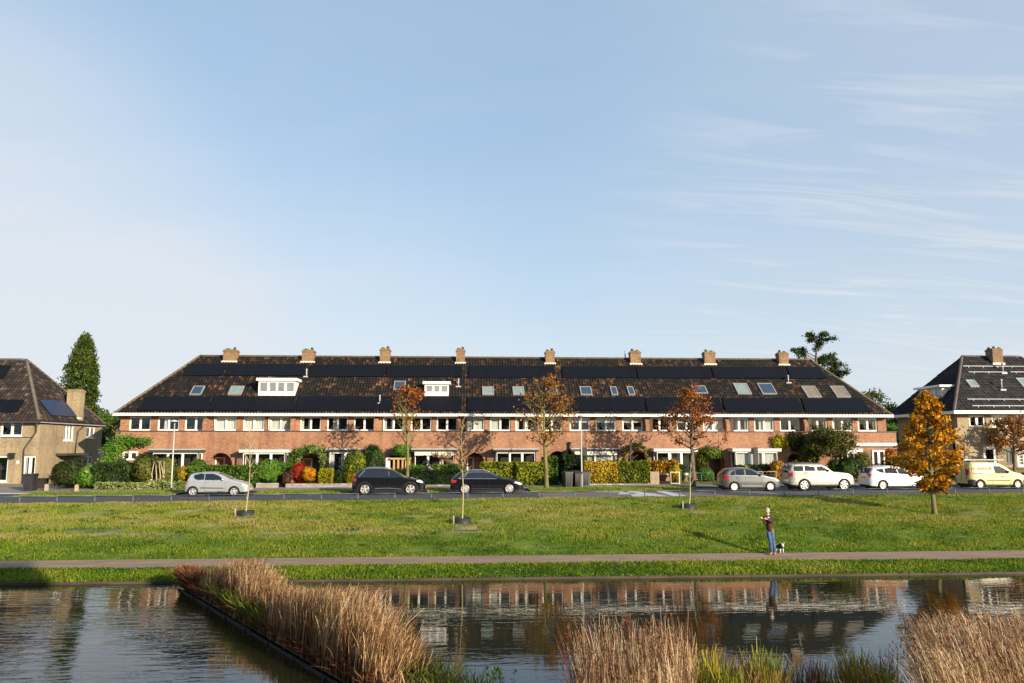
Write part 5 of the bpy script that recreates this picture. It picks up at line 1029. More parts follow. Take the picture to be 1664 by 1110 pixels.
# pine behind the right end of the terrace
def pine():
    r = np.random.RandomState(6); rr = random.Random(6); Y = 84.0; X = at(1326, 640, Y)[0]; th = thing('pine_tree', 'open crowned dark pine rising behind the right hip of the terrace', 'tree', (X, Y, 2.0)); m = MB()
    pt = [(X, Y, 2)] + [(at(u, v, Y)[0], Y, at(u, v, Y)[1]) for u, v in ((1327, 620), (1326, 585), (1327, 560), (1328, 543))]; m.tube(pt, [.3, .22, .13, .08, .03], 8); P = []
    br = [((1326, 585), (1310, 572), (1289, 568), .55), ((1326, 580), (1308, 566), (1300, 577), .4), ((1327, 560), (1318, 551), (1315, 553), .4), ((1328, 556), (1336, 552), (1345, 552), .4), ((1327, 550), (1334, 545), (1340, 543), .35), ((1327, 550), (1322, 543), (1318, 544), .3), ((1327, 573), (1333, 566), (1330, 558), .4), ((1326, 592), (1345, 578), (1362, 582), .8), ((1326, 597), (1350, 590), (1368, 592), .9), ((1326, 600), (1350, 602), (1372, 606), .8), ((1326, 595), (1312, 588), (1298, 586), .7), ((1326, 600), (1336, 588), (1342, 583), 1.0), ((1326, 606), (1340, 600), (1356, 600), 1.0), ((1326, 606), (1312, 596), (1305, 592), .9), ((1326, 612), (1340, 612), (1362, 609), .9)]
    for a, b, c, w in br:
        A, B, C = [Vector((at(*q, Y)[0], Y + rr.uniform(-1.2, 1.2) * (i > 0), at(*q, Y)[1])) for i, q in enumerate((a, b, c))]; m.tube([A, B, C], [.07, .045, .015], 5)
        for s in range(int(9 + 12 * w)):
            t = rr.uniform(.35, 1.05); q = A.lerp(B, t * 2) if t < .5 else B.lerp(C, t * 2 - 1); q = q + Vector((rr.gauss(0, .28 * w), rr.gauss(0, .4 * w), rr.gauss(0, .2 * w))); P.append(r.normal(0, 1, (34, 3)) * [.19, .19, .13] + np.array(q))
    m.build('trunk', BARK, th); leaves('crown', np.concatenate(P), .085, LM('pine'), th, 3, aspect=1.3)
pine()
def bgtree(lab, u, vb, vt, Y, sp, pal, seed, name='tree', **k):
    return tree(name, lab, u, 0, 0, u, vt, .2, sp, pal, nb=26, nl=k.get('nl', 3500), h0=k.get('h0', .2), size=k.get('size', .13), seed=seed, sub=5, up=.5, loc=(at(u, 700, Y)[0], Y, 2.0), clump=.3, tw=False, shape=k.get('shape'))
bgtree('yellowing tree top behind the right hip of the terrace', 1418, 0, 634, 88, 2.6, 'olive', 61, nl=2600)
bgtree('small yellow green tree top left of the other one behind the terrace', 1400, 0, 638, 92, 1.4, 'olive', 65, nl=900)
bgtree('dark green tree between the terrace and the right house', 1448, 0, 655, 86, 2.0, 'dark', 62)
bgtree('green tree filling the gap right of the terrace under its eave', 1446, 0, 690, 74, 1.3, 'bright', 63, size=.1)
bgtree('dark green tree in the gap left of the terrace', 170, 0, 672, 72, 1.9, 'mid', 64, size=.1)
bgtree('slender dark tree just right of the conifer', 158, 0, 664, 78, 1.3, 'dark', 66, size=.1)

# tree row added unseen behind the camera to darken reflections in glass and paint
def reflection_trees():
    r = np.random.RandomState(9)
    P = []; m = MB()
    for k in range(44):
        x = -190 + k * 8.8 + r.uniform(-2, 2); y = -72 + r.uniform(-8, 8); h = r.uniform(7, 10.5); n = 420; D = r.normal(0, 1, (n, 3)); D /= np.linalg.norm(D, axis=1)[:, None]; P.append(np.array([x, y, .6 + h * .55]) + D * np.array([4.2, 3.5, h * .46]) * r.uniform(.6, 1, (n, 1))); m.tube([(x, y, .4), (x, y, h * .7)], [.25, .12], 7)
    P = np.concatenate(P); o = leaves('reflection_trees', P, .55, LM('dark'), None, 3); tag(o, 'unseen tree row added behind the viewer to darken reflections', 'trees', kind='stuff'); w_ = m.build('reflection_tree_trunks', BARK); tag(w_, 'trunks of the unseen trees added behind the viewer', 'trees', kind='stuff')
reflection_trees()

# broad-leaved weeds in the turf
def weeds():
    r = np.random.RandomState(14); P = []; RN = []
    for k in range(1500):
        X = r.uniform(-30, 38); p = 31.8 + 10.3 * r.rand() if k % 4 else r.uniform(28.2, 29.6)
        if abs(X / p - .06) > .72: continue
        Y = p + KP(p) * X; z = gz(X, p); n = r.randint(8, 34); s_ = r.uniform(.05, .20); P.append(np.stack([X + r.normal(0, s_ * 1.5, n), Y + r.normal(0, s_, n), z + np.abs(r.normal(.05, .03, n))], 1)); RN.append(np.full(n, r.uniform(0, .8)) + r.normal(0, .12, n))
    P = np.concatenate(P); o = leaves('weeds', P, .035, LM('mid'), None, 4, rnd=np.concatenate(RN), Nv=np.tile([0, 0, 1.0], (len(P), 1)), origin=(0, 0, 0)); tag(o, 'broad leaved weeds and clover growing through the turf', 'weeds', kind='stuff')
weeds()
# ------------------------------------------------------------------ vehicles
TYRE = M('tyre_rubber', (0.014, 0.014, 0.015), 0.8)
RIMM = M('alloy_rim', (0.62, 0.60, 0.58), 0.3, metal=.5)
CHROME = M('chrome_trim', (0.75, 0.75, 0.75), 0.15, metal=.9)
REDL = M('tail_lamp_red', (0.50, 0.015, 0.02), 0.15, coat=.5)
HEADL = M('head_lamp_clear', (0.75, 0.78, 0.80), 0.08, (0.5, 0.52, 0.55), 12, coat=1)
PLATE = M('yellow_plate', (0.70, 0.45, 0.03), 0.5)
PRIV = M('privacy_glass', (0.012, 0.013, 0.020), 0.05, spec=.8)
CARIN = M('car_interior', (0.03, 0.03, 0.03), .8)
def paint(name, col, rough=.32, metal=.0, coat=1.0): return M(name, col, rough, tuple(c * .93 for c in col), .8, metal=metal, coat=coat)
def inpoly(x, z, poly):
    ins = np.zeros(x.shape, bool); n = len(poly)
    for i in range(n):
        (x1, z1), (x2, z2) = poly[i], poly[(i + 1) % n]; c = ((z1 > z) != (z2 > z)) & (x < (x2 - x1) * (z - z1) / ((z2 - z1) if z2 != z1 else 1e-9) + x1); ins ^= c
    return ins
def wheel_prof(parent, x, y, r, side, spokes, rimr, mat=None, w=.2):
    w0 = MB(); w0.lathe((x, y, r), (0, side, 0), [(rimr, -w / 2 + .02), (r - .03, -w / 2), (r, -w / 2 + .03), (r, w / 2 - .03), (r - .03, w / 2), (rimr + .01, w / 2 - .005), (rimr, w / 2 - .03)], 32, closed=True); wh = w0.build('wheel', TYRE, parent)
    m = MB(); m.lathe((x, y, r), (0, side, 0), [(rimr, w / 2 - .02), (rimr - .022, w / 2 - .008), (rimr - .034, w / 2 - .03)], 32); m.cur = 0
    for k in range(spokes):
        a = 2 * math.pi * k / spokes + .3; ca, sa = math.cos(a), math.sin(a); hw0, hw1 = rimr * .16 * 5 / spokes + .012, rimr * .20 * 5 / spokes + .012
        P = []
        for (rr_, hw, dd) in ((.04, hw0, .0), (rimr - .03, hw1, -.01)):
            for s_ in (-1, 1):
                for dpt in (dd, dd - .03): P.append((x + rr_ * ca - s_ * hw * sa, y + side * (w / 2 - .012 + dpt), r + rr_ * sa + s_ * hw * ca))
        m.add(P, [(0, 2, 6, 4), (1, 5, 7, 3), (0, 4, 5, 1), (2, 3, 7, 6)])
    m.lathe((x, y, r), (0, side, 0), [(.055, w / 2 - .04), (.055, w / 2 - .004), (.01, w / 2)], 12); m.build('rim', mat or RIMM, wh)
    m = MB(); m.lathe((x, y, r), (0, side, 0), [(rimr - .034, w / 2 - .04), (rimr - .05, w / 2 - .075), (.01, w / 2 - .084)], 20); m.build('brake_shadow', BLACKPL, wh)
def car(name, label, L, Wd, H, top, wheels, wr, rimr, glass_side, sheild, rear, col, x_px, p, clear=.18, belt=None, spokes=5, trims=(), lights=(), roofmat=None, bump_black=None, group='cars parked along the far kerb', cat='car', rails=None, mirror=None, privacy=None, tum=.20, rimmat=None, plate=None, handles=(), flare=None, seams=(), two_tone=None, pane_names='side_window'):
    """car body as one shell: top outline along x, plan taper, tumblehome above the belt line"""
    X, Y, z = G(x_px, p, 800); th = thing(name, label, cat, (X, Y, z), group, rz=math.atan(.038)); LOCAL.add(th.name); th.scale = (.915, .915, .915)
    tx, tz = [q[0] for q in top], [q[1] for q in top]; beltx, beltz = [q[0] for q in belt], [q[1] for q in belt]
    xs = np.unique(np.concatenate([np.linspace(0, L, int(L / .04)), np.array(tx), np.array([.005, .015, L - .005, L - .015])])); xs = xs[(xs >= 0) & (xs <= L)]
    zt = np.interp(xs, tx, tz); zb_ = np.full(len(xs), clear) + .13 * np.clip((xs - (L - .55)) / .55, 0, 1) ** 2 + .16 * np.clip((.5 - xs) / .5, 0, 1) ** 2
    # plan half width with rounded ends
    e = np.minimum(xs, L - xs); rr_ = .38; pw = np.where(e < rr_, 1 - .30 * (1 - np.sqrt(np.clip(1 - (1 - e / rr_) ** 2, 0, 1))), 1.0); pw = pw * (1 - .05 * np.abs((xs - L * .5) / (L * .5)) ** 2.5); hw0 = Wd / 2 * pw
    bz = np.interp(xs, beltx, beltz); NT = 44; NC = 9; V = []
    nx = len(xs)
    for i in range(nx):
        zz = np.linspace(zb_[i], zt[i], NT); h = hw0[i] * (1 - .055 * np.clip((.62 - zz) / .5, 0, 1) ** 2 - .02 * np.clip((zz - .62) / .4, 0, 1))
        h = h - tum * np.clip(zz - bz[i], 0, None); rad = .13 if zt[i] > bz[i] + .15 else .09; q = np.clip((zz - (zt[i] - rad)) / rad, 0, 1); h = h - rad * .9 * (1 - np.sqrt(1 - np.minimum(q, .999) ** 2)); 
        side = np.stack([np.full(NT, xs[i]), -h, zz], 1); yy = np.linspace(-h[-1], 0, NC)[1:]; crown = .035 * (1 - (yy / max(h[-1], .1)) ** 2) * min(1, (zt[i] - .3))
        topp = np.stack([np.full(NC - 1, xs[i]), yy, zt[i] + crown], 1); V.append(np.concatenate([side, topp]))
    V = np.array(V); m1 = V.shape[1]; idx = np.arange(nx * m1).reshape(nx, m1); Fq = np.stack([idx[:-1, :-1], idx[1:, :-1], idx[1:, 1:], idx[:-1, 1:]], -1)
    C = (V[:-1, :-1] + V[1:, :-1] + V[1:, 1:] + V[:-1, 1:]) / 4; cx, cy, cz = C[..., 0], C[..., 1], C[..., 2]; col_i = np.broadcast_to(np.arange(m1 - 1), cx.shape); is_side = col_i < NT - 1; is_top = col_i >= NT - 5
    cls = np.zeros(cx.shape, int)       # 0 body, -1 hole, others parts
    for gi, g in enumerate(glass_side): cls[is_side & (col_i < NT - 3) & inpoly(cx, cz, g)] = 10 + gi
    topc = np.abs(cy) < np.interp(cx, xs, hw0) - tum * .45 - .07
    cls[(cls == 0) & is_top & topc & (cx > sheild[0]) & (cx < sheild[1])] = 5
    if rear: cls[(cls == 0) & (is_top | ((cx < .25) & (np.abs(cy) < Wd / 2 - .16))) & topc & (cx > rear[0]) & (cx < rear[1]) & (cz > rear[2])] = 6
    for li, (kind, poly) in enumerate(lights): cls[(cls == 0) & inpoly(cx, cz, poly) & (np.abs(cy) > Wd * .22)] = 7 if kind == 'h' else 8
    cls[(cls == 0) & is_side & (cz < clear + .10 + (bump_black or 0) * (np.minimum(cx, L - cx) < .42))] = 9
    wf = wr + .055
    for wx in wheels:
        d = np.hypot(cx - wx, cz - wr); cls[is_side & (d < wf)] = -1
        if flare: cls[(cls == 0) & is_side & (d >= wf) & (d < wf + flare)] = 9 if flare < .065 else 3
    full = V.reshape(-1, 3); mir = full * np.array([1, -1, 1])
    def emit(nm, sel, mat, solid=True, parent=th, smooth=True):
        f = Fq[sel].reshape(-1, 4)
        if not len(f): return None
        used, inv = np.unique(f, return_inverse=True); inv = inv.reshape(f.shape); v1 = full[used]; v2 = mir[used]; f2 = inv[:, ::-1] + len(used)
        return np_mesh(nm, np.concatenate([v1, v2]), np.concatenate([inv, f2]), mat, parent, smooth=smooth, origin=(0, 0, 0))
    def emit2(nm, sel, mat):       # one piece on each flank
        f = Fq[sel].reshape(-1, 4)
        if not len(f): return
        used, inv = np.unique(f, return_inverse=True); inv = inv.reshape(f.shape)
        np_mesh(nm, full[used], inv, mat, th, smooth=True, origin=(0, 0, 0)); np_mesh(nm, mir[used], inv[:, ::-1], mat, th, smooth=True, origin=(0, 0, 0))
    body = emit('body', (cls == 0), col)
    # ends
    for i_, nm in ((0, 'rear'), (nx - 1, 'front')):
        pts = np.concatenate([V[i_], (V[i_] * [1, -1, 1])[::-1][1:]]); mb = MB(); n = len(pts); mb.add(pts, [tuple(range(n)) if i_ else tuple(range(n))[::-1]]); mb.build(nm + '_panel', col, body, origin=(0, 0, 0))
    for gi in range(len(glass_side)): emit2(pane_names, cls == 10 + gi, PRIV if (privacy and gi in privacy) else CARGLASS)
    emit('windscreen', cls == 5, CARGLASS); emit('rear_window', cls == 6, PRIV); emit2('head_lamp', cls == 7, HEADL); emit2('tail_lamp', cls == 8, REDL); emit2('lower_trim', cls == 9, BLACKPL); 
    if flare: emit2('wheel_flare', cls == 3, two_tone or BLACKPL)
    # floor, arches and cabin
    m = MB(); m.box(.25, L - .25, -Wd / 2 + .28, Wd / 2 - .28, clear - .02, clear + .3); m.box(wheels[0] + .45, wheels[1] - .45, -Wd / 2 + .08, Wd / 2 - .08, clear, clear + .12)
    for wx in wheels:
        for s in (-1, 1): m.lathe((wx, s * (Wd / 2 - .30), wr), (0, s, 0), [(wf + .03, 0), (wf + .02, .24)], 24); m.lathe((wx, s * (Wd / 2 - .30), wr), (0, s, 0), [(.01, 0), (wf + .03, 0)], 24)
    m.build('underbody', BLACKPL, th)
    m = MB(); bx = float(np.interp(L * .45, beltx, beltz)); 
    for sx in (sheild[0] - .75, sheild[0] - 1.55):
        for sy in (-.38, .38): m.box(sx, sx + .16, sy - .24, sy + .24, .45, bx + .12); m.box(sx + .03, sx + .12, sy - .12, sy + .12, bx + .14, bx + .32); m.box(sx + .16, sx + .6, sy - .24, sy + .24, .4, .58)
    m.box(sheild[1] - .55, sheild[1] - .1, -Wd / 2 + .2, Wd / 2 - .2, .6, bx - .04); m.build('seats', CARIN, th)
    for wx in wheels:
        for s in (-1, 1): wheel_prof(th, wx, s * (Wd / 2 - .115), wr, s, spokes, rimr, rimmat)
    for s in (-1, 1):
        mx, mz = mirror; m = MB(); m.lathe((mx, s * (Wd / 2 + .02), mz), (1, 0, 0), [(.01, -.07), (.06, -.06), (.085, 0), (.075, .05), (.01, .09)], 10); m.box(mx - .02, mx + .02, s * (Wd / 2 - .05) - .06, s * (Wd / 2 - .05) + .06, mz - .05, mz - .01); m.build('wing_mirror', trims[0][1] if trims and trims[0][0] == 'mirror' else col, th)
        for (hx_, hz) in handles: m = MB(); yh = s * (Wd / 2 - .012); m.box(hx_ - .09, hx_ + .09, min(yh, yh + s * .02), max(yh, yh + s * .02), hz - .017, hz + .017); m.build('door_handle', trims[1][1] if len(trims) > 1 and trims[1][0] == 'handle' else col, th)
    def surf_y(x, zq):
        i = int(np.argmin(np.abs(xs - x))); return -float(np.interp(zq, V[i, :NT, 2], V[i, :NT, 1]))
    for tr_ in trims:
        if tr_[0] in ('mirror', 'handle'): continue
        nm, mt, pts, w_ = tr_
        for s in (-1, 1):
            m = MB(); pp = []; 
            for (ax, azz), (bx_, bzz) in zip(pts, pts[1:]):
                for t in np.linspace(0, 1, 7): pp.append((ax + (bx_ - ax) * t, azz + (bzz - azz) * t))
            for (ax, azz), (bx_, bzz) in zip(pp, pp[1:]):
                if abs(ax - bx_) + abs(azz - bzz) < 1e-6: continue
                def q(x, zq, o): return (x, s * (surf_y(x, zq) + o), zq)
                m.add([q(ax, azz - w_, .004), q(bx_, bzz - w_, .004), q(bx_, bzz - w_, .016), q(ax, azz - w_, .016), q(ax, azz + w_, .004), q(bx_, bzz + w_, .004), q(bx_, bzz + w_, .016), q(ax, azz + w_, .016)], [(0, 1, 2, 3), (4, 7, 6, 5), (3, 2, 6, 7), (0, 4, 5, 1)])
            m.build(nm, mt, th)
    if rails:
        for s in (-1, 1): m = MB(); i0 = surf_y(rails[0], 1.3) - tum * .15; m.tube([(rails[0], s * (Wd / 2 - tum * .5 - .1), float(np.interp(rails[0], tx, tz)) + .0)] + [(x_, s * (Wd / 2 - tum * .5 - .1), float(np.interp(x_, tx, tz)) + .055) for x_ in np.linspace(rails[0] + .1, rails[1] - .1, 6)] + [(rails[1], s * (Wd / 2 - tum * .5 - .1), float(np.interp(rails[1], tx, tz)))], .018, 6); m.build('roof_rail', rails[2], th)
    if plate: m = MB(); m.box(-.012, .004, -.26, .26, plate, plate + .11); m.build('number_plate', PLATE, th); m = MB(); m.box(L - .004, L + .012, -.26, .26, .38, .49); m.build('number_plate', PLATE, th)
    return th
SEAM = M('door_gap', (0.02, 0.02, 0.022), .7)
def seamtrims(col, ls): return [('door_seam', SEAM, l, .006) for l in ls]
Pc = 48.0
# silver three-door hatchback
SIL = paint('silver_paint', (0.40, 0.42, 0.44), .33, .35)
car('silver_hatchback', 'small silver three-door hatchback parked at the left by the clipped hedge', 3.92, 1.66, 1.47,
    [(0, .52), (.03, .62), (.07, .80), (.20, 1.02), (.34, 1.33), (.45, 1.385), (.8, 1.43), (1.3, 1.47), (1.7, 1.465), (2.05, 1.40), (2.4, 1.24), (2.85, 1.00), (3.2, .93), (3.55, .82), (3.78, .70), (3.89, .58), (3.92, .45)], (.56, 3.04), .29, .205,
    [[(.55, 1.20), (.62, 1.31), (.9, 1.37), (1.22, 1.385), (1.22, 1.0), (.85, 1.0), (.66, 1.05)], [(1.27, 1.0), (1.27, 1.39), (1.75, 1.37), (2.05, 1.27), (2.28, 1.10), (2.38, .98), (1.8, .985)]],
    (2.02, 2.84), (.16, .36, .95), SIL, 357 - 53, Pc, belt=[(0, 1.0), (4, .93)], lights=(('t', [(.02, .72), (.05, .98), (.26, .98), (.14, .72)]), ('h', [(3.55, .62), (3.5, .78), (3.75, .72), (3.86, .60)])), mirror=(2.33, 1.02), trims=[('mirror', SIL), ('handle', SIL), ('side_strip', BLACKPL, [(.98, .52), (2.4, .50)], .024)] + seamtrims(0, [[(1.27, .98), (1.25, .6), (1.3, .30)], [(2.5, .95), (2.52, .6), (2.45, .30)], [(1.3, .30), (2.45, .30)]]), handles=((1.42, .88),), plate=.6, spokes=5, tum=.34)
BLK = paint('black_paint', (0.006, 0.007, 0.010), .08); BLK2 = paint('deep_black_paint', (0.005, 0.006, 0.009), .07)
GREYC = M('grey_cladding', (0.06, 0.055, 0.05), .6)
car('black_suv', 'tall black SUV with a bright window line, parked by the yellow green shrub', 4.64, 1.84, 1.65,
    [(0, .50), (.02, .72), (.05, .95), (.16, 1.18), (.30, 1.38), (.58, 1.56), (.75, 1.60), (1.2, 1.635), (1.9, 1.63), (2.35, 1.57), (2.7, 1.45), (3.05, 1.25), (3.35, 1.08), (3.7, 1.04), (4.1, .97), (4.4, .86), (4.58, .70), (4.64, .50)], (.84, 3.68), .35, .255,
    [[(.52, 1.14), (.92, 1.50), (1.12, 1.52), (1.12, 1.12), (.6, 1.11)], [(1.16, 1.12), (1.16, 1.52), (2.1, 1.51), (2.1, 1.10)], [(2.15, 1.10), (2.15, 1.50), (2.5, 1.42), (2.75, 1.26), (2.98, 1.10)]],
    (2.4, 3.33), (.12, .5, 1.1), BLK, 573, Pc, clear=.22, belt=[(0, 1.1), (4.7, 1.04)], privacy=(0, 1), lights=(('t', [(.0, .85), (.03, 1.02), (.32, 1.0), (.25, .86)]), ('h', [(4.05, .80), (4.05, .92), (4.35, .88), (4.5, .78), (4.4, .72)])), mirror=(2.95, 1.12), flare=.064, trims=[('mirror', BLK), ('handle', BLK), ('chrome_line', CHROME, [(.45, 1.13), (.62, 1.33), (.82, 1.54)], .022), ('chrome_sill', CHROME, [(1.45, .40), (2.3, .42), (3.1, .36)], .02)] + seamtrims(0, [[(2.13, 1.08), (2.13, .45)], [(1.14, 1.08), (1.16, .8), (1.35, .45)], [(3.1, 1.03), (3.1, .6), (3.05, .4)]]), handles=((1.38, 1.0), (2.35, .98)), rails=(.75, 2.4, CHROME), plate=.75, tum=.27)
car('black_estate', 'low black estate car with bright window surround, parked before the bright clipped hedge', 4.72, 1.83, 1.45,
    [(0, .45), (.02, .72), (.06, .88), (.15, .98), (.45, 1.22), (.72, 1.38), (1.0, 1.415), (1.5, 1.44), (2.2, 1.44), (2.6, 1.36), (2.95, 1.20), (3.35, .99), (3.8, .94), (4.25, .84), (4.55, .72), (4.69, .58), (4.72, .42)], (.95, 3.78), .325, .245,
    [[(.62, .985), (.88, 1.22), (1.15, 1.32), (1.28, 1.335), (1.28, .985)], [(1.32, .985), (1.32, 1.34), (2.13, 1.345), (2.13, .975)], [(2.18, .975), (2.18, 1.345), (2.55, 1.29), (2.85, 1.14), (3.05, .98)]],
    (2.62, 3.33), (.2, .72, .98), BLK2, 731, Pc, clear=.16, belt=[(0, .98), (4.8, .93)], privacy=(0, 1), lights=(('t', [(.0, .72), (.04, .88), (.42, .86), (.35, .72)]), ('h', [(4.1, .68), (4.15, .78), (4.5, .70), (4.62, .58), (4.45, .56)])), mirror=(3.05, 1.0), trims=[('mirror', BLK2), ('handle', BLK2), ('chrome_line', CHROME, [(.58, .965), (.86, 1.235), (1.15, 1.35), (1.5, 1.375), (2.2, 1.375), (2.58, 1.31), (2.88, 1.16), (3.1, .98)], .012), ('chrome_belt', CHROME, [(.6, .965), (3.05, .955)], .009), ('sill_line', M('dark_chrome', (.2, .2, .2), .3, metal=.8), [(1.35, .34), (3.3, .31)], .012)] + seamtrims(0, [[(2.15, .95), (2.15, .4)], [(1.30, .95), (1.35, .75), (1.5, .4)], [(3.2, .93), (3.2, .5)]]), handles=((1.5, .86), (2.4, .85)), rails=(.9, 2.55, CHROME), plate=.7, spokes=10, tum=.33)
GRN = paint('warm_grey_paint', (0.125, 0.135, 0.14), .32, .55)
WHCAP = M('white_hubcap', (0.78, 0.77, 0.75), .4)
car('grey_hatchback', 'warm grey five-door hatchback with white hubcaps parked right of the garden gate', 3.94, 1.72, 1.52,
    [(0, .45), (.02, .68), (.05, .92), (.14, 1.10), (.32, 1.34), (.52, 1.45), (.8, 1.49), (1.3, 1.52), (1.75, 1.50), (2.1, 1.42), (2.5, 1.24), (2.9, 1.02), (3.2, .96), (3.55, .86), (3.8, .72), (3.91, .56), (3.94, .42)], (.69, 3.155), .30, .215,
    [[(.42, 1.10), (.56, 1.26), (.78, 1.36), (.78, 1.06), (.5, 1.05)], [(.83, 1.06), (.83, 1.38), (1.15, 1.42), (1.42, 1.42), (1.42, 1.04)], [(1.52, 1.04), (1.52, 1.42), (1.9, 1.37), (2.2, 1.24), (2.5, 1.02)]],
    (1.95, 2.88), (.1, .42, 1.02), GRN, 1170, Pc, belt=[(0, 1.05), (4, .97)], lights=(('t', [(.0, .80), (.04, 1.02), (.32, 1.02), (.42, .96), (.2, .78)]), ('h', [(3.35, .84), (3.45, .90), (3.72, .80), (3.85, .66), (3.7, .66)])), mirror=(2.45, 1.06), trims=[('mirror', BLACKPL), ('handle', GRN), ('sill_bright', M('bright_sill', (.55, .53, .5), .35, metal=.5), [(1.2, .36), (2.6, .34)], .02)] + seamtrims(0, [[(1.47, 1.02), (1.47, .35)], [(.80, 1.02), (.98, .7), (1.15, .35)], [(2.55, .98), (2.55, .4)]]), handles=((1.0, .93), (1.72, .92)), plate=.42, spokes=9, rimmat=WHCAP, tum=.33)
CHAMP = paint('champagne_paint', (0.43, 0.41, 0.36), .35, .25)
car('pale_suv', 'boxy champagne coloured SUV with flared arches and six-spoke wheels', 4.54, 1.86, 1.80,
    [(0, .55), (.02, .85), (.05, 1.15), (.12, 1.55), (.22, 1.71), (.5, 1.755), (1.2, 1.77), (2.1, 1.765), (2.45, 1.68), (2.75, 1.46), (2.98, 1.25), (3.3, 1.22), (3.8, 1.18), (4.15, 1.10), (4.35, .98), (4.46, .80), (4.54, .62)], (.95, 3.71), .375, .275,
    [[(.28, 1.29), (.28, 1.62), (.92, 1.62), (.92, 1.29)], [(1.02, 1.29), (1.02, 1.62), (1.70, 1.61), (1.78, 1.29)], [(1.88, 1.29), (1.88, 1.61), (2.22, 1.61), (2.48, 1.48), (2.72, 1.29)]],
    (2.42, 2.96), (-.1, .15, 1.22), CHAMP, 1276, Pc, clear=.30, belt=[(0, 1.27), (4.6, 1.16)], privacy=(0, 1), lights=(('t', [(.0, .90), (.0, 1.19), (.20, 1.19), (.20, .90)]), ('h', [(4.2, .82), (4.2, 1.0), (4.38, .95), (4.42, .82)])), mirror=(2.6, 1.32), flare=.10, two_tone=CHAMP, trims=[('mirror', BLACKPL), ('handle', BLACKPL)] + seamtrims(0, [[(1.83, 1.27), (1.83, .45)], [(.97, 1.27), (1.05, 1.0), (1.45, .7), (1.47, .45)], [(2.85, 1.2), (2.85, .45)], [(.42, .80), (.0, .80)]]), handles=((1.15, 1.18), (2.05, 1.17)), rails=(.4, 2.2, BLACKPL), plate=.8, spokes=6, tum=.17, bump_black=.0)
WHP = paint('white_car_paint', (0.66, 0.66, 0.67), .3)
car('white_estate', 'white people carrier with dark rear side glass parked left of the orange tree', 4.62, 1.78, 1.58,
    [(0, .42), (.02, .66), (.04, .92), (.10, 1.12), (.26, 1.38), (.36, 1.46), (.7, 1.505), (1.3, 1.565), (1.8, 1.575), (2.3, 1.52), (2.75, 1.37), (3.2, 1.14), (3.5, .99), (3.85, .90), (4.25, .76), (4.5, .62), (4.6, .48), (4.62, .38)], (.90, 3.68), .315, .215,
    [[(.40, 1.34), (1.0, 1.41), (1.05, 1.13), (.80, 1.16)], [(1.10, 1.12), (1.08, 1.42), (1.45, 1.465), (1.92, 1.44), (2.0, 1.08)], [(2.05, 1.08), (1.98, 1.44), (2.4, 1.36), (2.75, 1.20), (3.1, .99)]],
    (2.35, 3.48), (.08, .34, 1.06), WHP, 1404, Pc, belt=[(0, 1.14), (4.7, .88)], privacy=(0, 1), lights=(('t', [(.0, .82), (.02, 1.08), (.16, 1.08), (.10, .82)]), ('h', [(3.95, .68), (4.0, .80), (4.35, .68), (4.5, .55), (4.3, .56)])), mirror=(2.98, 1.02), trims=[('mirror', WHP), ('handle', WHP)] + seamtrims(0, [[(2.02, 1.06), (2.02, .32)], [(1.08, 1.1), (1.2, .8), (1.35, .32)], [(3.2, .95), (3.2, .4)]]), handles=((1.3, .98), (2.25, .95)), plate=.78, spokes=6, tum=.32)
VANY = paint('pale_yellow_paint', (0.56, 0.47, 0.19), .4)
van = car('yellow_van', 'pale yellow tradesman van with a ladder on its roof, parked right of the orange tree', 4.22, 1.83, 1.83,
    [(0, .50), (.02, .9), (.04, 1.35), (.09, 1.68), (.18, 1.79), (.5, 1.82), (1.5, 1.82), (2.0, 1.80), (2.35, 1.70), (2.7, 1.50), (3.05, 1.24), (3.3, 1.14), (3.7, 1.05), (4.0, .90), (4.15, .72), (4.22, .50)], (.72, 3.42), .31, .19,
    [[(1.82, 1.05), (1.72, 1.56), (2.15, 1.54), (2.5, 1.40), (2.8, 1.16), (2.78, 1.04)]],
    (2.4, 3.22), None, VANY, 1564.5, Pc, clear=.20, belt=[(0, 1.1), (2.0, 1.08), (4.3, 1.0)], cat='van', lights=(('t', [(.0, 1.0), (.0, 1.40), (.10, 1.40), (.10, 1.0)]), ('h', [(3.6, .82), (3.6, .98), (3.9, .92), (4.08, .76), (3.9, .74)])), mirror=(2.72, 1.16), trims=[('mirror', BLACKPL), ('handle', BLACKPL), ('side_strip', BLACKPL, [(1.2, .60), (2.85, .57)], .026), ('door_rail', BLACKPL, [(.25, 1.07), (.90, 1.06)], .022)] + seamtrims(0, [[(1.62, 1.72), (1.60, .9), (1.60, .32)], [(2.95, 1.05), (2.95, .6), (2.85, .32)], [(.95, 1.06), (.95, .70)], [(.2, 1.07), (.2, 1.7)]]), handles=((1.45, .90), (1.86, .89)), plate=.55, spokes=5, tum=.11, bump_black=.34, rimmat=WHCAP)
van['group'] = 'cars parked along the far kerb'
def textmesh(name, txt, size, mat, parent, loc, rot, sx=1.0, extrude=.002):
    cu = bpy.data.curves.new(name, 'FONT'); cu.body = txt; cu.size = size; cu.extrude = extrude; cu.align_x = 'CENTER'; cu.align_y = 'CENTER'
    tmp = bpy.data.objects.new(name + '_curve', cu); COL.objects.link(tmp); bpy.context.view_layer.update()
    me = bpy.data.meshes.new_from_object(tmp.evaluated_get(bpy.context.evaluated_depsgraph_get())); bpy.data.objects.remove(tmp, do_unlink=True); me.name = name; me.materials.clear(); me.materials.append(mat)
    o = link_mesh(name, me, parent); o.location = loc; o.rotation_euler = rot; o.scale = (sx, 1, 1); return o
REDT = M('red_lettering', (0.45, 0.03, 0.02), .6); DKT = M('dark_lettering', (0.05, 0.04, 0.02), .6)
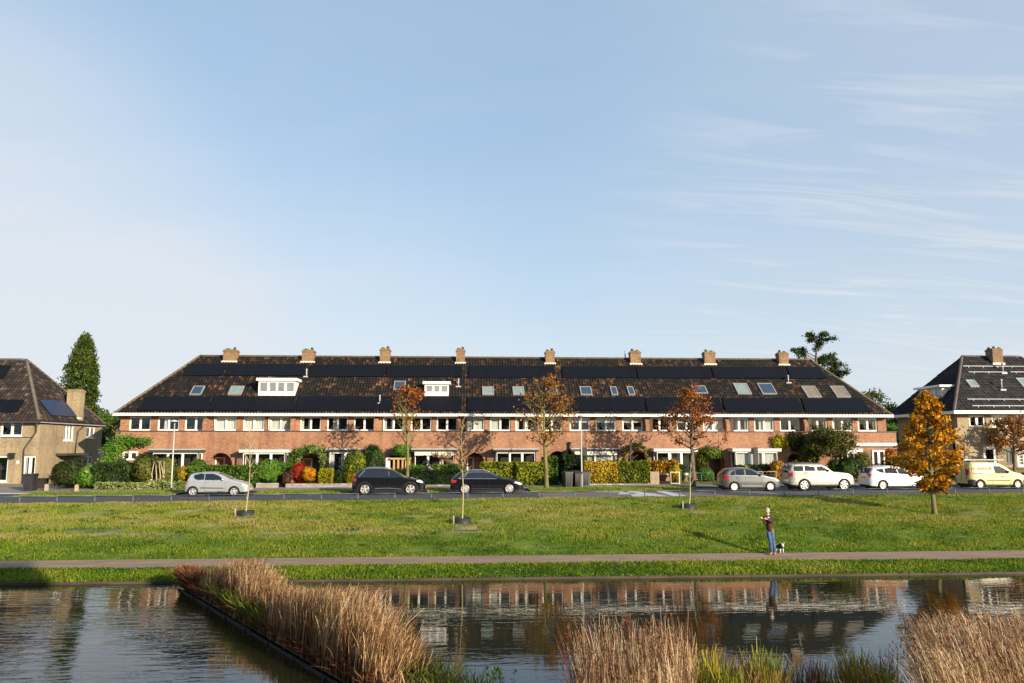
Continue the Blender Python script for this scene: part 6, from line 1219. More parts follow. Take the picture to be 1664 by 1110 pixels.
textmesh('lettering', 'H. BAKKER', .27, REDT, van, (.92, -.893, 1.37), (R(90 - 5), 0, 0), 1.05)
textmesh('lettering', 'LB', .17, DKT, van, (2.33, -.922, .83), (R(90), 0, 0))
textmesh('lettering', 'BAKKER', .16, DKT, van, (-.012, 0, 1.52), (R(90), 0, R(-90)), 1.1); textmesh('lettering', 'B', .26, DKT, van, (-.012, -.5, .76), (R(90), 0, R(-90)))
m = MB(); m.box(.01, .02, -.008, .008, .6, 1.7); m.build('rear_door_gap', SEAM, van, origin=(.03, 0, 0))
lad = thing('ladder', 'aluminium ladder lying along the roof of the yellow van', 'ladder', (van.location.x, van.location.y, van.location.z + 1.70), rz=math.atan(.038)); LOCAL.add(lad.name); lad.scale = (.915, .915, .915)
ALU = M('aluminium', (0.33, 0.33, 0.34), .45, metal=.3)
for y in (-.55, -.2): m = MB(); m.box(-.45, 2.75, y - .02, y + .02, .07, .12); m.build('rail', ALU, lad)
for k in range(12): m = MB(); m.tube([(-.35 + k * .27, -.53, .10), (-.35 + k * .27, -.22, .10)], .015, 6); m.build('rung', ALU, lad)
rk = MB(); [rk.box(x, x + .05, -.72, .72, 1.83, 1.90) for x in (.3,)]; rk.build('roof_bar', BLACKPL, van, origin=(0, 0, 0)); rk = MB(); rk.box(1.7, 1.75, -.72, .72, 1.81, 1.90); rk.build('roof_bar', BLACKPL, van, origin=(0, 0, 0))

# ------------------------------------------------------------------ street furniture
LAMPM = M('galvanised_pole', (0.46, 0.45, 0.43), .5, (0.38, 0.37, 0.35), 2)
def lamp(u, p, vt, lab):
    X, Y, z = G(u, p, 795); _, zt = at(u + (945 - u) * 0 + 6 * (u < 500), vt, Y); t_ = thing('street_lamp', lab, 'street lamp', (X, Y, z)); m = MB(); m.tube([(X, Y, z - .05), (X, Y, z + .9), (X, Y, zt - .15)], [.06, .05, .03], 10); m.build('pole', LAMPM, t_)
    m = MB(); m.tube([(X, Y, zt - .15), (X, Y, zt - .02), (X - .12, Y - .2, zt)], [.035, .03, .025], 6); m.build('bracket', LAMPM, t_)
    m = MB(); m.lathe((X, Y - .15, zt - .05), (0, 0, 1), [(.01, -.03), (.17, -.02), (.24, .02), (.20, .07), (.01, .12)], 16); m.build('lamp_head', M('lamp_shade_grey', (0.5, 0.48, 0.44), .5), t_)
lamp(278, 51.1, 684, 'slim pale street lamp beside the brown and green shrub at the left'); lamp(945.5, 51.0, 676, 'slim pale street lamp beside the wheelie bins')
BIN = M('dark_grey_bin', (0.03, 0.03, 0.032), .5); BIN2 = M('grey_bin', (0.09, 0.09, 0.095), .5)
def wbin(u, p, lab, mt=BIN, h=1.05, w=.55, rz=0.0, grp='wheelie bins beside the central lamp'):
    X, Y, z = G(u, p, 793); t_ = thing('wheelie_bin', lab, 'wheelie bin', (X, Y, z), grp, rz=rz); LOCAL.add(t_.name); m = MB(); a, b = w / 2 * .82, w / 2; d0, d1 = .28, .36
    m.add([(-a, -d0, .04), (a, -d0, .04), (a, d0, .04), (-a, d0, .04), (-b, -d1, h - .08), (b, -d1, h - .08), (b, d1, h - .08), (-b, d1, h - .08)], [(0, 3, 2, 1), (4, 5, 6, 7), (0, 1, 5, 4), (1, 2, 6, 5), (2, 3, 7, 6), (3, 0, 4, 7)])
    for k in (-.5, 0, .5): m.box(k * a - .012, k * a + .012, -d1 + .0, -d0 + .03, .15, h - .2)
    m.box(-b - .02, b + .02, -d1 - .02, d1 + .02, h - .13, h - .08); m.build('body', mt, t_)
    m = MB(); m.prism([(-d1 - .05, h - .075), (d1 + .03, h - .075), (d1 + .03, h + .02), (.1, h + .05), (-d1 - .05, h - .01)], 'x', -b - .03, b + .03); m.build('lid', BLACKPL, t_)
    m = MB(); m.tube([(-b, d1 + .08, h - .05), (b, d1 + .08, h - .05)], .018, 6); m.build('handle', BLACKPL, t_)
    for s in (-1, 1): m = MB(); m.lathe((s * (a + .01), d0 + .02, .11), (s, 0, 0), [(.01, 0), (.11, 0), (.11, .05), (.01, .05)], 14); m.build('wheel', TYRE, t_)
wbin(922.5, 51.1, 'dark wheelie bin, leftmost of the four by the central lamp', rz=.2, w=.5); wbin(934.5, 51.6, 'dark wheelie bin half hidden behind its neighbour, second from left by the lamp', rz=.1, w=.5)
wbin(940, 51.0, 'slimmer brownish wheelie bin just left of the central lamp post', M('brown_grey_bin', (0.10, 0.085, 0.075), .5), w=.42, rz=-.1); wbin(952, 51.9, 'grey wheelie bin between the lamp post and the gold hedge', BIN2, w=.52)
wbin(48, 52.0, 'dark wheelie bin standing alone on the drive of the tan house', rz=.1, w=.6, grp=None); 
X, Y, z = G(66, 53.6, 785); t_ = thing('planter', 'dark square planter box behind the lone wheelie bin', 'planter', (X, Y, z)); m = MB(); m.box(X - .35, X + .35, Y - .3, Y + .3, z, z + .62); m.build('box', WOODD, t_); m = MB(); m.box(X - .4, X + .4, Y - .35, Y + .35, z + .62, z + .68); m.build('rim', WOODD, t_)
PALEW = M('pale_timber', (0.46, 0.36, 0.25), .8, (0.32, 0.24, 0.16), 4, sc=(4, 4, 1))
for u, p, lab in ((75.5, 52.0, 'short wooden post at the left end of the big dark shrub'), (124.5, 51.4, 'short wooden post on the verge before the bright green shrub')):
    X, Y, z = G(u, p, 795); m = MB(); m.prism([(X - .09, z - .1), (X + .09, z - .1), (X + .09, z + .42), (X, z + .46), (X - .09, z + .42)], 'y', Y - .08, Y + .08); tag(m.build('wooden_post', PALEW, None, origin=(0, 0, 0)), lab, 'post')
# knee rail along the top of the bank
RAILM = M('blue_grey_rail', (0.05, 0.09, 0.12), .4, (0.08, 0.11, 0.12), 3)
kr = thing('knee_rail', 'long low blue grey knee rail along the near edge of the road', 'railing', (0, 42.2, 1.75))
us = [-90, -30, 32, 92.5, 154, 216, 278, 339.5, 400.5, 461.2, 522, 581.6, 641.7, 701, 759.7, 817, 875.7, 933.8, 990.3, 1048, 1105, 1161.8, 1218.3, 1275, 1331, 1386.7, 1442.7, 1497, 1553, 1608, 1663.5, 1719]
prev = None
for u in us:
    X, Y, z = G(u, 42.15, 812); m = MB(); m.tube([(X, Y, z - .1), (X, Y, z + .40)], .032, 6); m.build('post', RAILM, kr)
    if prev: m = MB(); m.tube([prev, (X, Y, z + .38)], .017, 5); m.build('rail', RAILM, kr)
    prev = (X, Y, z + .38)
# garden gates, fences and low walls
X0, Y0, z0 = G(1057, 52.9, 787); X1, _, _ = G(1071.5, 52.9, 787); t_ = thing('picket_gate', 'pale vertical board garden gate right of the yellow green hedge', 'gate', ((X0 + X1) / 2, Y0, z0)); h = at(1064, 766, Y0)[1] - z0
n = 7
for k in range(n): m = MB(); a = X0 + (X1 - X0) * k / n; m.box(a + .012, a + (X1 - X0) / n - .012, Y0, Y0 + .03, z0 + .05, z0 + h - .03 * (k % 2)); m.build('board', PALEW, t_)
for zz in (.25, .8): m = MB(); m.box(X0, X1, Y0 + .031, Y0 + .07, z0 + zz, z0 + zz + .08); m.build('crossbar', PALEW, t_)
X0, Y0, z0 = G(1090, 53.0, 787); X1, _, _ = G(1104.5, 53.0, 787); t_ = thing('gate_frame', 'whitish open timber gate frame before the gold shrub', 'gate', ((X0 + X1) / 2, Y0, z0)); h = at(1097, 766.5, Y0)[1] - z0; WW = M('white_weathered_timber', (0.58, 0.52, 0.44), .8)
for a in (X0, X1): m = MB(); m.box(a - .04, a + .04, Y0, Y0 + .07, z0 - .1, z0 + h); m.build('post', WW, t_)
for zz in (.08, h - .06): m = MB(); m.box(X0 + .042, X1 - .042, Y0 + .01, Y0 + .05, z0 + zz, z0 + zz + .05); m.build('crossbar', WW, t_)
def wirefence(u0, u1, p, vt, lab, ucols, mt):
    X0, Y0, z0 = G(u0, p, 786); t_ = thing('wire_fence', lab, 'fence', (X0, Y0, z0)); pr = None
    for u in ucols:
        X, Y, z = G(u, p, 786); h = at(u, vt, Y)[1] - z; m = MB(); m.tube([(X, Y, z - .1), (X, Y, z + h)], .035, 6); m.build('post', mt, t_)
        if pr: m = MB(); m.tube([pr, (X, Y, z + h - .02)], .025, 5); m.build('rail', mt, t_); mm = MB(); [mm.tube([(pr[0], pr[1], z + q), (X, Y, z + q)], .006, 4) for q in np.arange(.15, h - .1, .15)]; mm.build('mesh', mt, t_)
        pr = (X, Y, z + h - .02)
wirefence(1222, 1262, 53.4, 766, 'rusty grey tube and wire fence between the grey hatchback and pale SUV', (1190, 1222, 1240, 1261.5), M('rusted_tube', (0.36, 0.29, 0.22), .6))
wirefence(1104, 1150, 53.2, 768, 'green wire mesh fence right of the white gate frame', (1107, 1120, 1140, 1160), M('green_wire', (0.03, 0.12, 0.06), .5))
x0, Y, z = G(1108, 53.5, 787); x1 = G(1190, 53.5, 787)[0]; m = MB(); m.quad((x0, Y, z + .05), (x1, Y, z + .05), (x1, 56.9, z + .12), (x0, 56.9, z + .12)); m.build('front_lawn', GRASS)['kind'] = 'structure'
def lowwall(u0, u1, p, h, lab, mt=STONE):
    X0, Y0, z0 = G(u0, p, 790); X1, Y1, z1 = G(u1, p, 790); t_ = thing('garden_wall', lab, 'garden wall', ((X0 + X1) / 2, Y0, z0)); m = MB(); m.box(X0, X1, Y0, Y0 + .2, z0 - .2, z0 + h); m.build('wall', mt, t_); r = random.Random(u0); x = X0
    while x < X1 - .1: w_ = min(r.uniform(.35, .6), X1 - x); c = MB(); c.box(x + .01, x + w_ - .01, Y0 - .03, Y0 + .24, z0 + h + .001, z0 + h + .055); c.build('coping', LEAD if r.random() < .3 else STONE, t_); x += w_
lowwall(416, 452, 52.75, .28, 'low grey stone garden wall right of the clipped hedge by the silver hatchback'); lowwall(464, 572, 52.7, .24, 'long low stone garden wall below the red and orange shrubs')
lowwall(952, 1056, 52.75, .08, 'thin pale kerb wall under the gold hedge')
lowwall(690, 780, 52.7, .10, 'low brown kerb wall behind the black estate car', M('brown_kerb', (0.2, 0.12, 0.08), .8))
# timber porch at the third arch
X0, z1 = at(634, 744, 56.4); X1, _ = at(668, 744, 56.4); z0 = 1.9; t_ = thing('timber_porch', 'honey coloured timber porch under the bright clipped climber', 'porch', ((X0 + X1) / 2, 56.4, z0)); HONEY = M('honey_timber', (0.50, 0.32, 0.13), .6, (0.38, 0.23, 0.09), 4)
for u in (640, 647, 654, 659.5, 665): x = at(u, 760, 56.4)[0]; m = MB(); m.box(x - .06, x + .06, 56.4, 56.5, z0, z1 - .12); m.build('post', HONEY, t_)
m = MB(); m.box(X0, X1, 56.35, 56.55, z1 - .118, z1); m.build('beam', HONEY, t_)
m = MB(); m.box(X0 + .3, X1 - .2, 56.9, 56.95, z0, z1 - .15); m.build('door_panel', M('dark_wood_door', (0.05, 0.025, 0.015), .5), t_)
X0, z1 = at(627, 744, 56.6); X1 = at(634, 744, 56.6)[0]; m = MB(); m.box(X0, X1, 56.6, 56.7, 1.9, z1); m.build('side_panel', WHITE, t_)
# dark mast and panel by the awninged bay
X, z1 = at(926.5, 718, 57.0); m = MB(); m.tube([(X, 57.3, 4.0), (X, 57.3, z1)], .11, 8); tag(m.build('flue_pipe', BLACKPL, None, origin=(0, 0, 0)), 'short black flue pipe on the brick wall above the dark hedge', 'flue')
X, z1 = at(950, 727.5, 56.2); z0 = at(950, 746, 56.2)[1]; m = MB(); m.box(X - .17, X + .17, 56.15, 56.25, z0, z1); tag(m.build('hanging_banner', M('dark_banner', (0.04, 0.035, 0.035), .7), None, origin=(0, 0, 0)), 'narrow dark banner hanging before the awninged bay, behind the lamp', 'banner')
X, z1 = at(1227.5, 727, 56.2); z0 = at(1227.5, 757, 56.2)[1]; m = MB(); m.box(X - .16, X + .16, 56.15, 56.28, z0, z1); tag(m.build('dark_pillar', M('dark_brown_pillar', (0.04, 0.03, 0.028), .7), None, origin=(0, 0, 0)), 'dark pillar dividing the bay window with pale curtains', 'pillar')
# ------------------------------------------------------------------ people and the dog
def skin(name, nodes, edges, mat, parent, sub=2, root=0):
    """one continuous skinned surface over a small skeleton: nodes (x, y, z, rx, ry)"""
    me = bpy.data.meshes.new(name + '_skeleton'); me.from_pydata([n[:3] for n in nodes], edges, []); o = bpy.data.objects.new(name + '_skeleton', me); COL.objects.link(o)
    sk = o.modifiers.new('skin', 'SKIN'); sd_ = me.skin_vertices[0].data if me.skin_vertices else None
    if sd_ is None:
        bpy.context.view_layer.objects.active = o; o.select_set(True); bpy.ops.object.mode_set(mode='EDIT'); bpy.ops.object.mode_set(mode='OBJECT'); sd_ = me.skin_vertices[0].data
    for i, n in enumerate(nodes): sd_[i].radius = (n[3], n[4] if len(n) > 4 else n[3]); sd_[i].use_root = (i == root)
    s_ = o.modifiers.new('sub', 'SUBSURF'); s_.levels = sub; s_.render_levels = sub
    bpy.context.view_layer.update(); m2 = bpy.data.meshes.new_from_object(o.evaluated_get(bpy.context.evaluated_depsgraph_get())); bpy.data.objects.remove(o, do_unlink=True)
    m2.name = name; m2.materials.clear(); m2.materials.append(mat); m2.polygons.foreach_set('use_smooth', [True] * len(m2.polygons)); m2.polygons.foreach_set('material_index', [0] * len(m2.polygons)); return link_mesh(name, m2, parent)
SKIN = M('skin_tone', (0.52, 0.31, 0.22), .55); SWEATER = M('brown_sweater', (0.075, 0.028, 0.018), .95, (0.045, 0.017, 0.012), 8); JEANS = M('blue_denim', (0.065, 0.13, 0.25), .9, (0.03, 0.065, 0.14), 7); SHOE = M('tan_leather', (0.36, 0.15, 0.06), .6); HAIR = M('grey_white_hair', (0.55, 0.52, 0.48), .9); SHIRT = M('light_blue_shirt', (0.42, 0.52, 0.66), .8)
def chain(*pts): return [list(p) for p in pts], [(i, i + 1) for i in range(len(pts) - 1)]
def hand(m, wrist, fwd, upv, thumb):
    """palm, four bent fingers of different length and a thumb"""
    w, f, u, t = Vector(wrist), Vector(fwd).normalized(), Vector(upv).normalized(), Vector(thumb).normalized(); s_ = f.cross(u).normalized()
    m.tube([w, w + f * .03, w + f * .07, w + f * .095], [.026, .034, .040, .030], 8)
    for k, L in enumerate((.068, .078, .072, .056)):
        q = w + f * .09 + s_ * (.027 - .018 * k); m.tube([q, q + f * L * .45 - u * .004, q + f * L * .8 - u * .016, q + f * L - u * .032], [.0095, .0088, .008, .006], 6)
    q = w + f * .03 + t * .028; m.tube([q, q + f * .028 + t * .022, q + f * .058 + t * .026], [.0115, .010, .0075], 6)
def person_on_path():
    X, Y, z = G(1254.5, 31.25, 903); _, z = at(1254.5, 903.5, Y); z = max(z, gz(X, 31.2) + .012); t_ = thing('person', 'person in brown sweater and blue jeans standing on the path with both hands held out', 'person', (X, Y, z), rz=0); LOCAL.add(t_.name)
    # joints: x right in the picture, y away from the water, z up
    pel = (-.05, 0, .93); chest = (-.10, -.01, 1.33); neck = (-.10, -.02, 1.53); hd = (-.115, -.03, 1.60)
    LA = ((.055, .02, 1.455), (.0, -.20, 1.24), (-.245, -.26, 1.39)); RA = ((-.24, -.03, 1.45), (-.285, -.16, 1.20), (-.40, -.22, 1.415))
    LL = ((.035, .02, .90), (.07, -.01, .50), (.135, .03, .085)); RLg = ((-.12, 0, .90), (-.055, -.04, .50), (-.02, -.02, .085))
    n = [[*pel, .15, .11], [-.075, 0, 1.10, .14, .10], [*chest, .165, .11], [-.10, -.015, 1.46, .10, .07], [*neck, .052, .052], [*hd, .055, .055]]; e = [(0, 1), (1, 2), (2, 3), (3, 4), (4, 5)]
    def limb(a, frm, rads):
        b = len(n); 
        for p_, r_ in zip(a, rads): n.append([*p_, r_, r_])
        e.append((frm, b)); e.extend([(b + i, b + i + 1) for i in range(len(a) - 1)])
    limb(LA, 3, (.06, .042, .027)); limb(RA, 3, (.06, .042, .027)); limb(LL, 0, (.09, .062, .042)); limb(RLg, 0, (.09, .062, .042))
    body = skin('body', n, e, SKIN, t_)
    # clothes follow the limbs
    n2 = [[*pel[:2], .86, .175, .135], [-.065, 0, 1.0, .178, .135], [-.08, 0, 1.14, .175, .13], [*chest, .195, .135], [-.10, -.015, 1.46, .15, .10], [-.10, -.02, 1.53, .085, .08]]; n2[5][2] = 1.525; e2 = [(0, 1), (1, 2), (2, 3), (3, 4), (4, 5)]; n, e = n2, e2
    limb([LA[0], LA[1], tuple(Vector(LA[1]).lerp(Vector(LA[2]), .93))], 4, (.078, .060, .044)); limb([RA[0], RA[1], tuple(Vector(RA[1]).lerp(Vector(RA[2]), .93))], 4, (.078, .060, .044)); skin('sweater', n, e, SWEATER, t_)
    n, e = [[pel[0], 0, 1.01, .160, .118], [pel[0], 0, .88, .165, .12]], [(0, 1)]; limb([LL[0], LL[1], (LL[2][0], LL[2][1], .07)], 1, (.105, .078, .068)); limb([RLg[0], RLg[1], (RLg[2][0], RLg[2][1], .07)], 1, (.105, .078, .068)); skin('jeans', n, e, JEANS, t_)
    m = MB(); hc = Vector((-.12, -.035, 1.685)); f = Vector((-.72, -.69, -.04)).normalized(); s_ = Vector((f.y, -f.x, 0)).normalized() * -1
    # head: skull, jaw, nose, ears, eyes
    hv = []; hf = []; NR, NS = 12, 18
    for i in range(NR + 1):
        th_ = math.pi * i / NR
        for j in range(NS):
            ph = 2 * math.pi * j / NS; d = Vector((math.sin(th_) * math.cos(ph), math.sin(th_) * math.sin(ph), math.cos(th_))); low = max(0, -d.z); wx = .076 * (1 - .22 * low); fx = .096 * (1 - .10 * low * (1 if d.x < 0 else .3)); q = hc + f * d.x * fx + s_ * d.y * wx + Vector((0, 0, d.z * .118 - .0))
            if d.x > .93 and abs(d.z) < .25: q += f * .018
            hv.append(q)
    for i in range(NR):
        for j in range(NS): hf.append((i * NS + j, (i + 1) * NS + j, (i + 1) * NS + (j + 1) % NS, i * NS + (j + 1) % NS))
    m.add(hv, hf, True); m.tube([hc + f * .09 + Vector((0, 0, .02)), hc + f * .118 - Vector((0, 0, .02))], [.010, .017], 6)
    for k in (-1, 1): m.lathe(hc + s_ * k * .072, tuple(s_ * k), [(.03, -.01), (.032, .008), (.005, .012)], 8)
    hand(m, LA[2], (-.95, -.1, .15), (0, 0, 1), (0, -.3, 1)); hand(m, RA[2], (-.9, -.05, .2), (0, 0, 1), (0, -.3, 1)); 
    o = m.build('head_and_hands', SKIN, None, origin=(0, 0, 0)); o.parent = t_
    # join the head and hands with the body so that it stays one figure
    bpy.context.view_layer.update(); bm_src = o.data; import bmesh; bm = bmesh.new(); bm.from_mesh(body.data); bm.from_mesh(bm_src); bm.to_mesh(body.data); bm.free(); bpy.data.objects.remove(o, do_unlink=True)
    m = MB()
    for k in (-1, 1): m.lathe(hc + f * .086 + s_ * k * .030 + Vector((0, 0, .018)), tuple(f), [(.010, -.004), (.008, .006), (.001, .008)], 8)
    m.build('eyes', BLACKPL, t_); m = MB(); m.tube([hc + f * .088 + s_ * .024 - Vector((0, 0, .052)), hc + f * .094 - Vector((0, 0, .054)), hc + f * .088 - s_ * .024 - Vector((0, 0, .052))], .005, 5); m.build('mouth', M('lip_tone', (.35, .12, .1), .6), t_)
    m = MB(); hv = []; hf = []      # short receding white hair
    for i in range(7):
        for j in range(NS):
            th_ = math.pi * .60 * i / 6; ph = 2 * math.pi * j / NS; d = Vector((math.sin(th_) * math.cos(ph), math.sin(th_) * math.sin(ph), math.cos(th_))); kf = 1.06 if d.x < .35 else .97; hv.append(hc + (f * d.x * .096 + s_ * d.y * .078 + Vector((0, 0, d.z * .118))) * kf)
    for i in range(6):
        for j in range(NS): hf.append((i * NS + j, (i + 1) * NS + j, (i + 1) * NS + (j + 1) % NS, i * NS + (j + 1) % NS))
    m.add(hv, hf, True); m.build('hair', HAIR, t_)
    m = MB(); m.lathe((-.10, -.02, 1.495), (0, 0, 1), [(.085, 0), (.068, .035), (.058, .03)], 14); m.box(-.165, -.10, -.155, -.125, 1.40, 1.47); m.build('shirt_collar', SHIRT, t_)
    for (fx_, fy, a) in ((LL[2][0], LL[2][1], -.5), (RLg[2][0], RLg[2][1], -.75)):
        m = MB(); d = Vector((math.sin(a) * .9, -math.cos(a), 0)).normalized(); c = Vector((fx_, fy, 0)); m.tube([c - d * .07 + Vector((0, 0, .045)), c + d * .02 + Vector((0, 0, .058)), c + d * .12 + Vector((0, 0, .040)), c + d * .20 + Vector((0, 0, .030))], [.040, .052, .044, .022], 9); m.build('shoe', SHOE, t_)
person_on_path()
def dog():
    X, Y, z = G(1268.6, 31.6, 900); z = gz(X, 31.6) + .012; t_ = thing('dog', 'small black and white dog sitting half behind the person on the path', 'dog', (X, Y, z)); LOCAL.add(t_.name); t_.scale = (.88, .88, .88)
    m, t, b, _ = mat_new('black_white_coat'); tc = NN(t, 'ShaderNodeTexCoord'); sp = NN(t, 'ShaderNodeSeparateXYZ'); t.links.new(tc.outputs['Object'], sp.inputs[0]); n_ = noise(t, 9, 2)
    # chest, legs and the blaze are white; back, sides and ears are black
    ad = NN(t, 'ShaderNodeMath', operation='MULTIPLY_ADD'); t.links.new(n_, ad.inputs[0]); ad.inputs[1].default_value = .10; t.links.new(sp.outputs[2], ad.inputs[2]); c = ramp(t, ad.outputs[0], [(.72, .68, .62), (.72, .68, .62), (.015, .014, .014), (.015, .014, .014)], [0, .235, .245, 1]); t.links.new(c, b.inputs['Base Color']); b.inputs['Roughness'].default_value = .9; bump(t, b, noise(t, 60, 3), .5, .01)
    WHF = M('white_fur', (.74, .70, .64), .95, (.6, .56, .5), 20); 
    N_ = [[-.10, .16, .20, .085, .085], [-.04, .05, .26, .095, .10], [.02, -.06, .31, .085, .10], [.05, -.10, .39, .055, .06], [.07, -.13, .455, .060, .062], [.085, -.19, .445, .038, .036], [.092, -.235, .432, .022, .022],
         [.085, -.07, .22, .034, .036], [.10, -.07, .12, .020, .022], [.10, -.075, .03, .017, .017], [.105, -.11, .018, .020, .016],
         [-.035, -.10, .22, .034, .036], [-.05, -.10, .12, .020, .022], [-.05, -.105, .03, .017, .017], [-.048, -.14, .018, .020, .016],
         [-.02, .14, .17, .055, .06], [.03, .04, .12, .036, .036], [.02, .12, .06, .02, .022], [.03, .04, .02, .022, .016],
         [-.18, .12, .17, .055, .06], [-.16, .02, .12, .036, .036], [-.17, .10, .06, .02, .022], [-.16, .02, .02, .022, .016],
         [-.16, .27, .14, .030, .030], [-.20, .36, .08, .028, .028], [-.17, .44, .07, .012, .012]]
    E_ = [(0, 1), (1, 2), (2, 3), (3, 4), (4, 5), (5, 6), (2, 7), (7, 8), (8, 9), (9, 10), (2, 11), (11, 12), (12, 13), (13, 14), (0, 15), (15, 16), (16, 17), (17, 18), (0, 19), (19, 20), (20, 21), (21, 22), (0, 23), (23, 24), (24, 25)]
    skin('body', N_, E_, m, t_, root=1)
    mm = MB(); mm.lathe((.03, -.165, .40), (.1, -.5, -.9), [(.01, -.06), (.045, -.04), (.065, .03), (.05, .10), (.01, .14)], 12); mm.tube([(.075, -.15, .50), (.09, -.205, .475), (.094, -.245, .446)], [.012, .02, .02], 7); mm.build('white_chest', WHF, t_)
    for s in (-1, 1): mm = MB(); q = Vector((.07 + s * .05, -.115, .49)); mm.add([q + Vector((-.025, 0, 0)), q + Vector((.025, .01, 0)), q + Vector((s * .022, -.01, .055)), q + Vector((s * .045, -.03, -.02)), q + Vector((0, .02, .01))], [(0, 1, 2), (1, 3, 2), (0, 2, 3), (0, 4, 1), (4, 3, 1), (0, 3, 4)]); mm.build('ear', M('black_fur', (.014, .013, .013), .9), t_)
    mm = MB(); mm.lathe((.095, -.252, .438), (.1, -1, 0), [(.012, -.006), (.010, .006), (.001, .008)], 8); [mm.lathe((.083 + s * .028, -.185, .475), (s * .5, -1, .2), [(.009, -.004), (.006, .006), (.001, .007)], 6) for s in (-1, 1)]; mm.build('nose_and_eyes', BLACKPL, t_)
dog()
def gardener():
    X, Y, z = G(697.5, 54.3, 780); t_ = thing('person', 'person in pale jacket and dark headwear bending behind the dark mixed hedge', 'person', (X, Y, z)); LOCAL.add(t_.name); PJ = M('pale_grey_jacket', (0.46, 0.46, 0.45), .9); DH = M('navy_cloth', (0.03, 0.04, 0.09), .9)
    zt = at(697, 754, Y)[1] - z; k = zt - 1.02
    n = [[0, .10, .78, .15, .12], [.02, 0, 1.0 + k * 0, .17, .13], [0, -.05, zt - .32, .12, .09], [-.01, -.08, zt - .22, .05, .05], [-.02, -.10, zt - .12, .075, .085], [.22, -.06, zt - .48, .055, .055], [.26, -.22, zt - .70, .045, .045], [-.20, -.10, zt - .50, .055, .055], [-.26, -.26, zt - .68, .045, .045], [.08, .1, .45, .09, .09], [.08, .05, .05, .06, .06], [-.1, .1, .45, .09, .09], [-.1, .05, .05, .06, .06]]
    e = [(0, 1), (1, 2), (2, 3), (3, 4), (2, 5), (5, 6), (2, 7), (7, 8), (0, 9), (9, 10), (0, 11), (11, 12)]; skin('body', n, e, SKIN, t_, root=0)
    n2 = [[0, .10, .80, .175, .14], [.02, 0, 1.0, .20, .15], [0, -.05, zt - .32, .16, .12], [.22, -.06, zt - .48, .075, .075], [.26, -.20, zt - .68, .06, .06], [-.20, -.10, zt - .50, .075, .075], [-.26, -.24, zt - .66, .06, .06]]; skin('jacket', n2, [(0, 1), (1, 2), (2, 3), (3, 4), (2, 5), (5, 6)], PJ, t_)
    m = MB(); m.lathe((-.02, -.09, zt - .14), (0, 0, 1), [(.10, -.02), (.11, .03), (.095, .10), (.01, .145)], 14); m.box(-.12, .08, -.24, -.12, zt - .13, zt - .115); m.build('cap', DH, t_); m = MB(); m.lathe((-.02, -.08, zt - .34), (0, 0, 1), [(.13, -.03), (.12, .05), (.07, .10)], 14); m.build('scarf', DH, t_)
gardener()

# ------------------------------------------------------------------ reeds
def reeds(name, lab, pts, hgt, mat, lean, seed, wd=.0085, plume=True, spread=.0, stiff=.5, kind='reeds', lowdark=True, var=.25, sdir=.14):
    """tall blades: each a narrow curved strip of four pieces, with a feathery head on part of them"""
    r = np.random.RandomState(seed); P = np.asarray(pts, float); n = len(P); H = hgt * r.uniform(1 - var, 1 + var, n) if np.isscalar(hgt) else np.asarray(hgt) * r.uniform(1 - var, 1 + var, n)
    lx = r.normal(lean[0], sdir, n) * H; ly = r.normal(lean[1], sdir, n) * H; a = r.uniform(0, 2 * np.pi, n) * .5 - .75; cx, cy = np.cos(a), np.sin(a); w_ = wd * r.uniform(.6, 1.5, n); K = 5; ts = np.linspace(0, 1, K); V = np.zeros((n, K * 2, 3))
    bend = r.uniform(1.3, 2.6, n); kink = r.normal(0, .010, (n, K)) * H[:, None]
    for k, t in enumerate(ts):
        c = np.stack([P[:, 0] + lx * t ** bend + kink[:, k] * t, P[:, 1] + ly * t ** bend, P[:, 2] + H * (t - .12 * t ** 3 * np.abs(np.hypot(lx, ly) / H))], 1); ww = w_ * (1 - .75 * t ** 2)
        V[:, 2 * k] = c - np.stack([cx * ww, cy * ww, 0 * ww], 1); V[:, 2 * k + 1] = c + np.stack([cx * ww, cy * ww, 0 * ww], 1)
    f = np.array([[2 * k, 2 * k + 1, 2 * k + 3, 2 * k + 2] for k in range(K - 1)]); Fq = (np.arange(n)[:, None, None] * K * 2 + f[None]).reshape(-1, 4)
    base = r.normal(.5, .26, n) + .18 * np.sin(P[:, 0] * 2.1) * np.sin(P[:, 1] * 1.7 + P[:, 0]); rn = (base[:, None] + np.linspace(-.16, .10, K - 1)[None]).ravel()
    Vall = [V.reshape(-1, 3)]; Fall = [Fq]; Rall = [rn]
    if plume:
        s = np.where(r.rand(n) < .22)[0]; top = (V[s, -1] + V[s, -2]) / 2; q = 7; T = np.repeat(top, q, 0); m_ = len(T); d = np.stack([np.repeat(lx[s], q) * .10 + r.normal(0, .016, m_), r.normal(0, .02, m_), r.uniform(-.28, .03, m_)], 1); d[:, 0] += np.where(lean[0] >= 0, .02, -.02)
        A = T + d; B = A + np.stack([np.sign(lean[0] + .001) * r.uniform(.0, .05, m_), r.normal(0, .02, m_), r.uniform(-.02, .07, m_)], 1); side_ = np.stack([r.uniform(.004, .010, m_), r.uniform(-.004, .004, m_), r.uniform(0, .004, m_)], 1)
        Vp = np.stack([A - side_, A + side_, B + side_ * .5, B - side_ * .5], 1); Fall.append(np.arange(m_ * 4).reshape(m_, 4) + n * K * 2); Vall.append(Vp.reshape(-1, 3)); Rall.append(np.clip(r.normal(.12, .12, m_), 0, .4))
    o = np_mesh(name, np.concatenate(Vall), np.concatenate(Fall), mat, rnd=np.clip(np.concatenate(Rall), 0, 1), origin=(0, 0, 0)); return tag(o, lab, kind, kind='stuff')
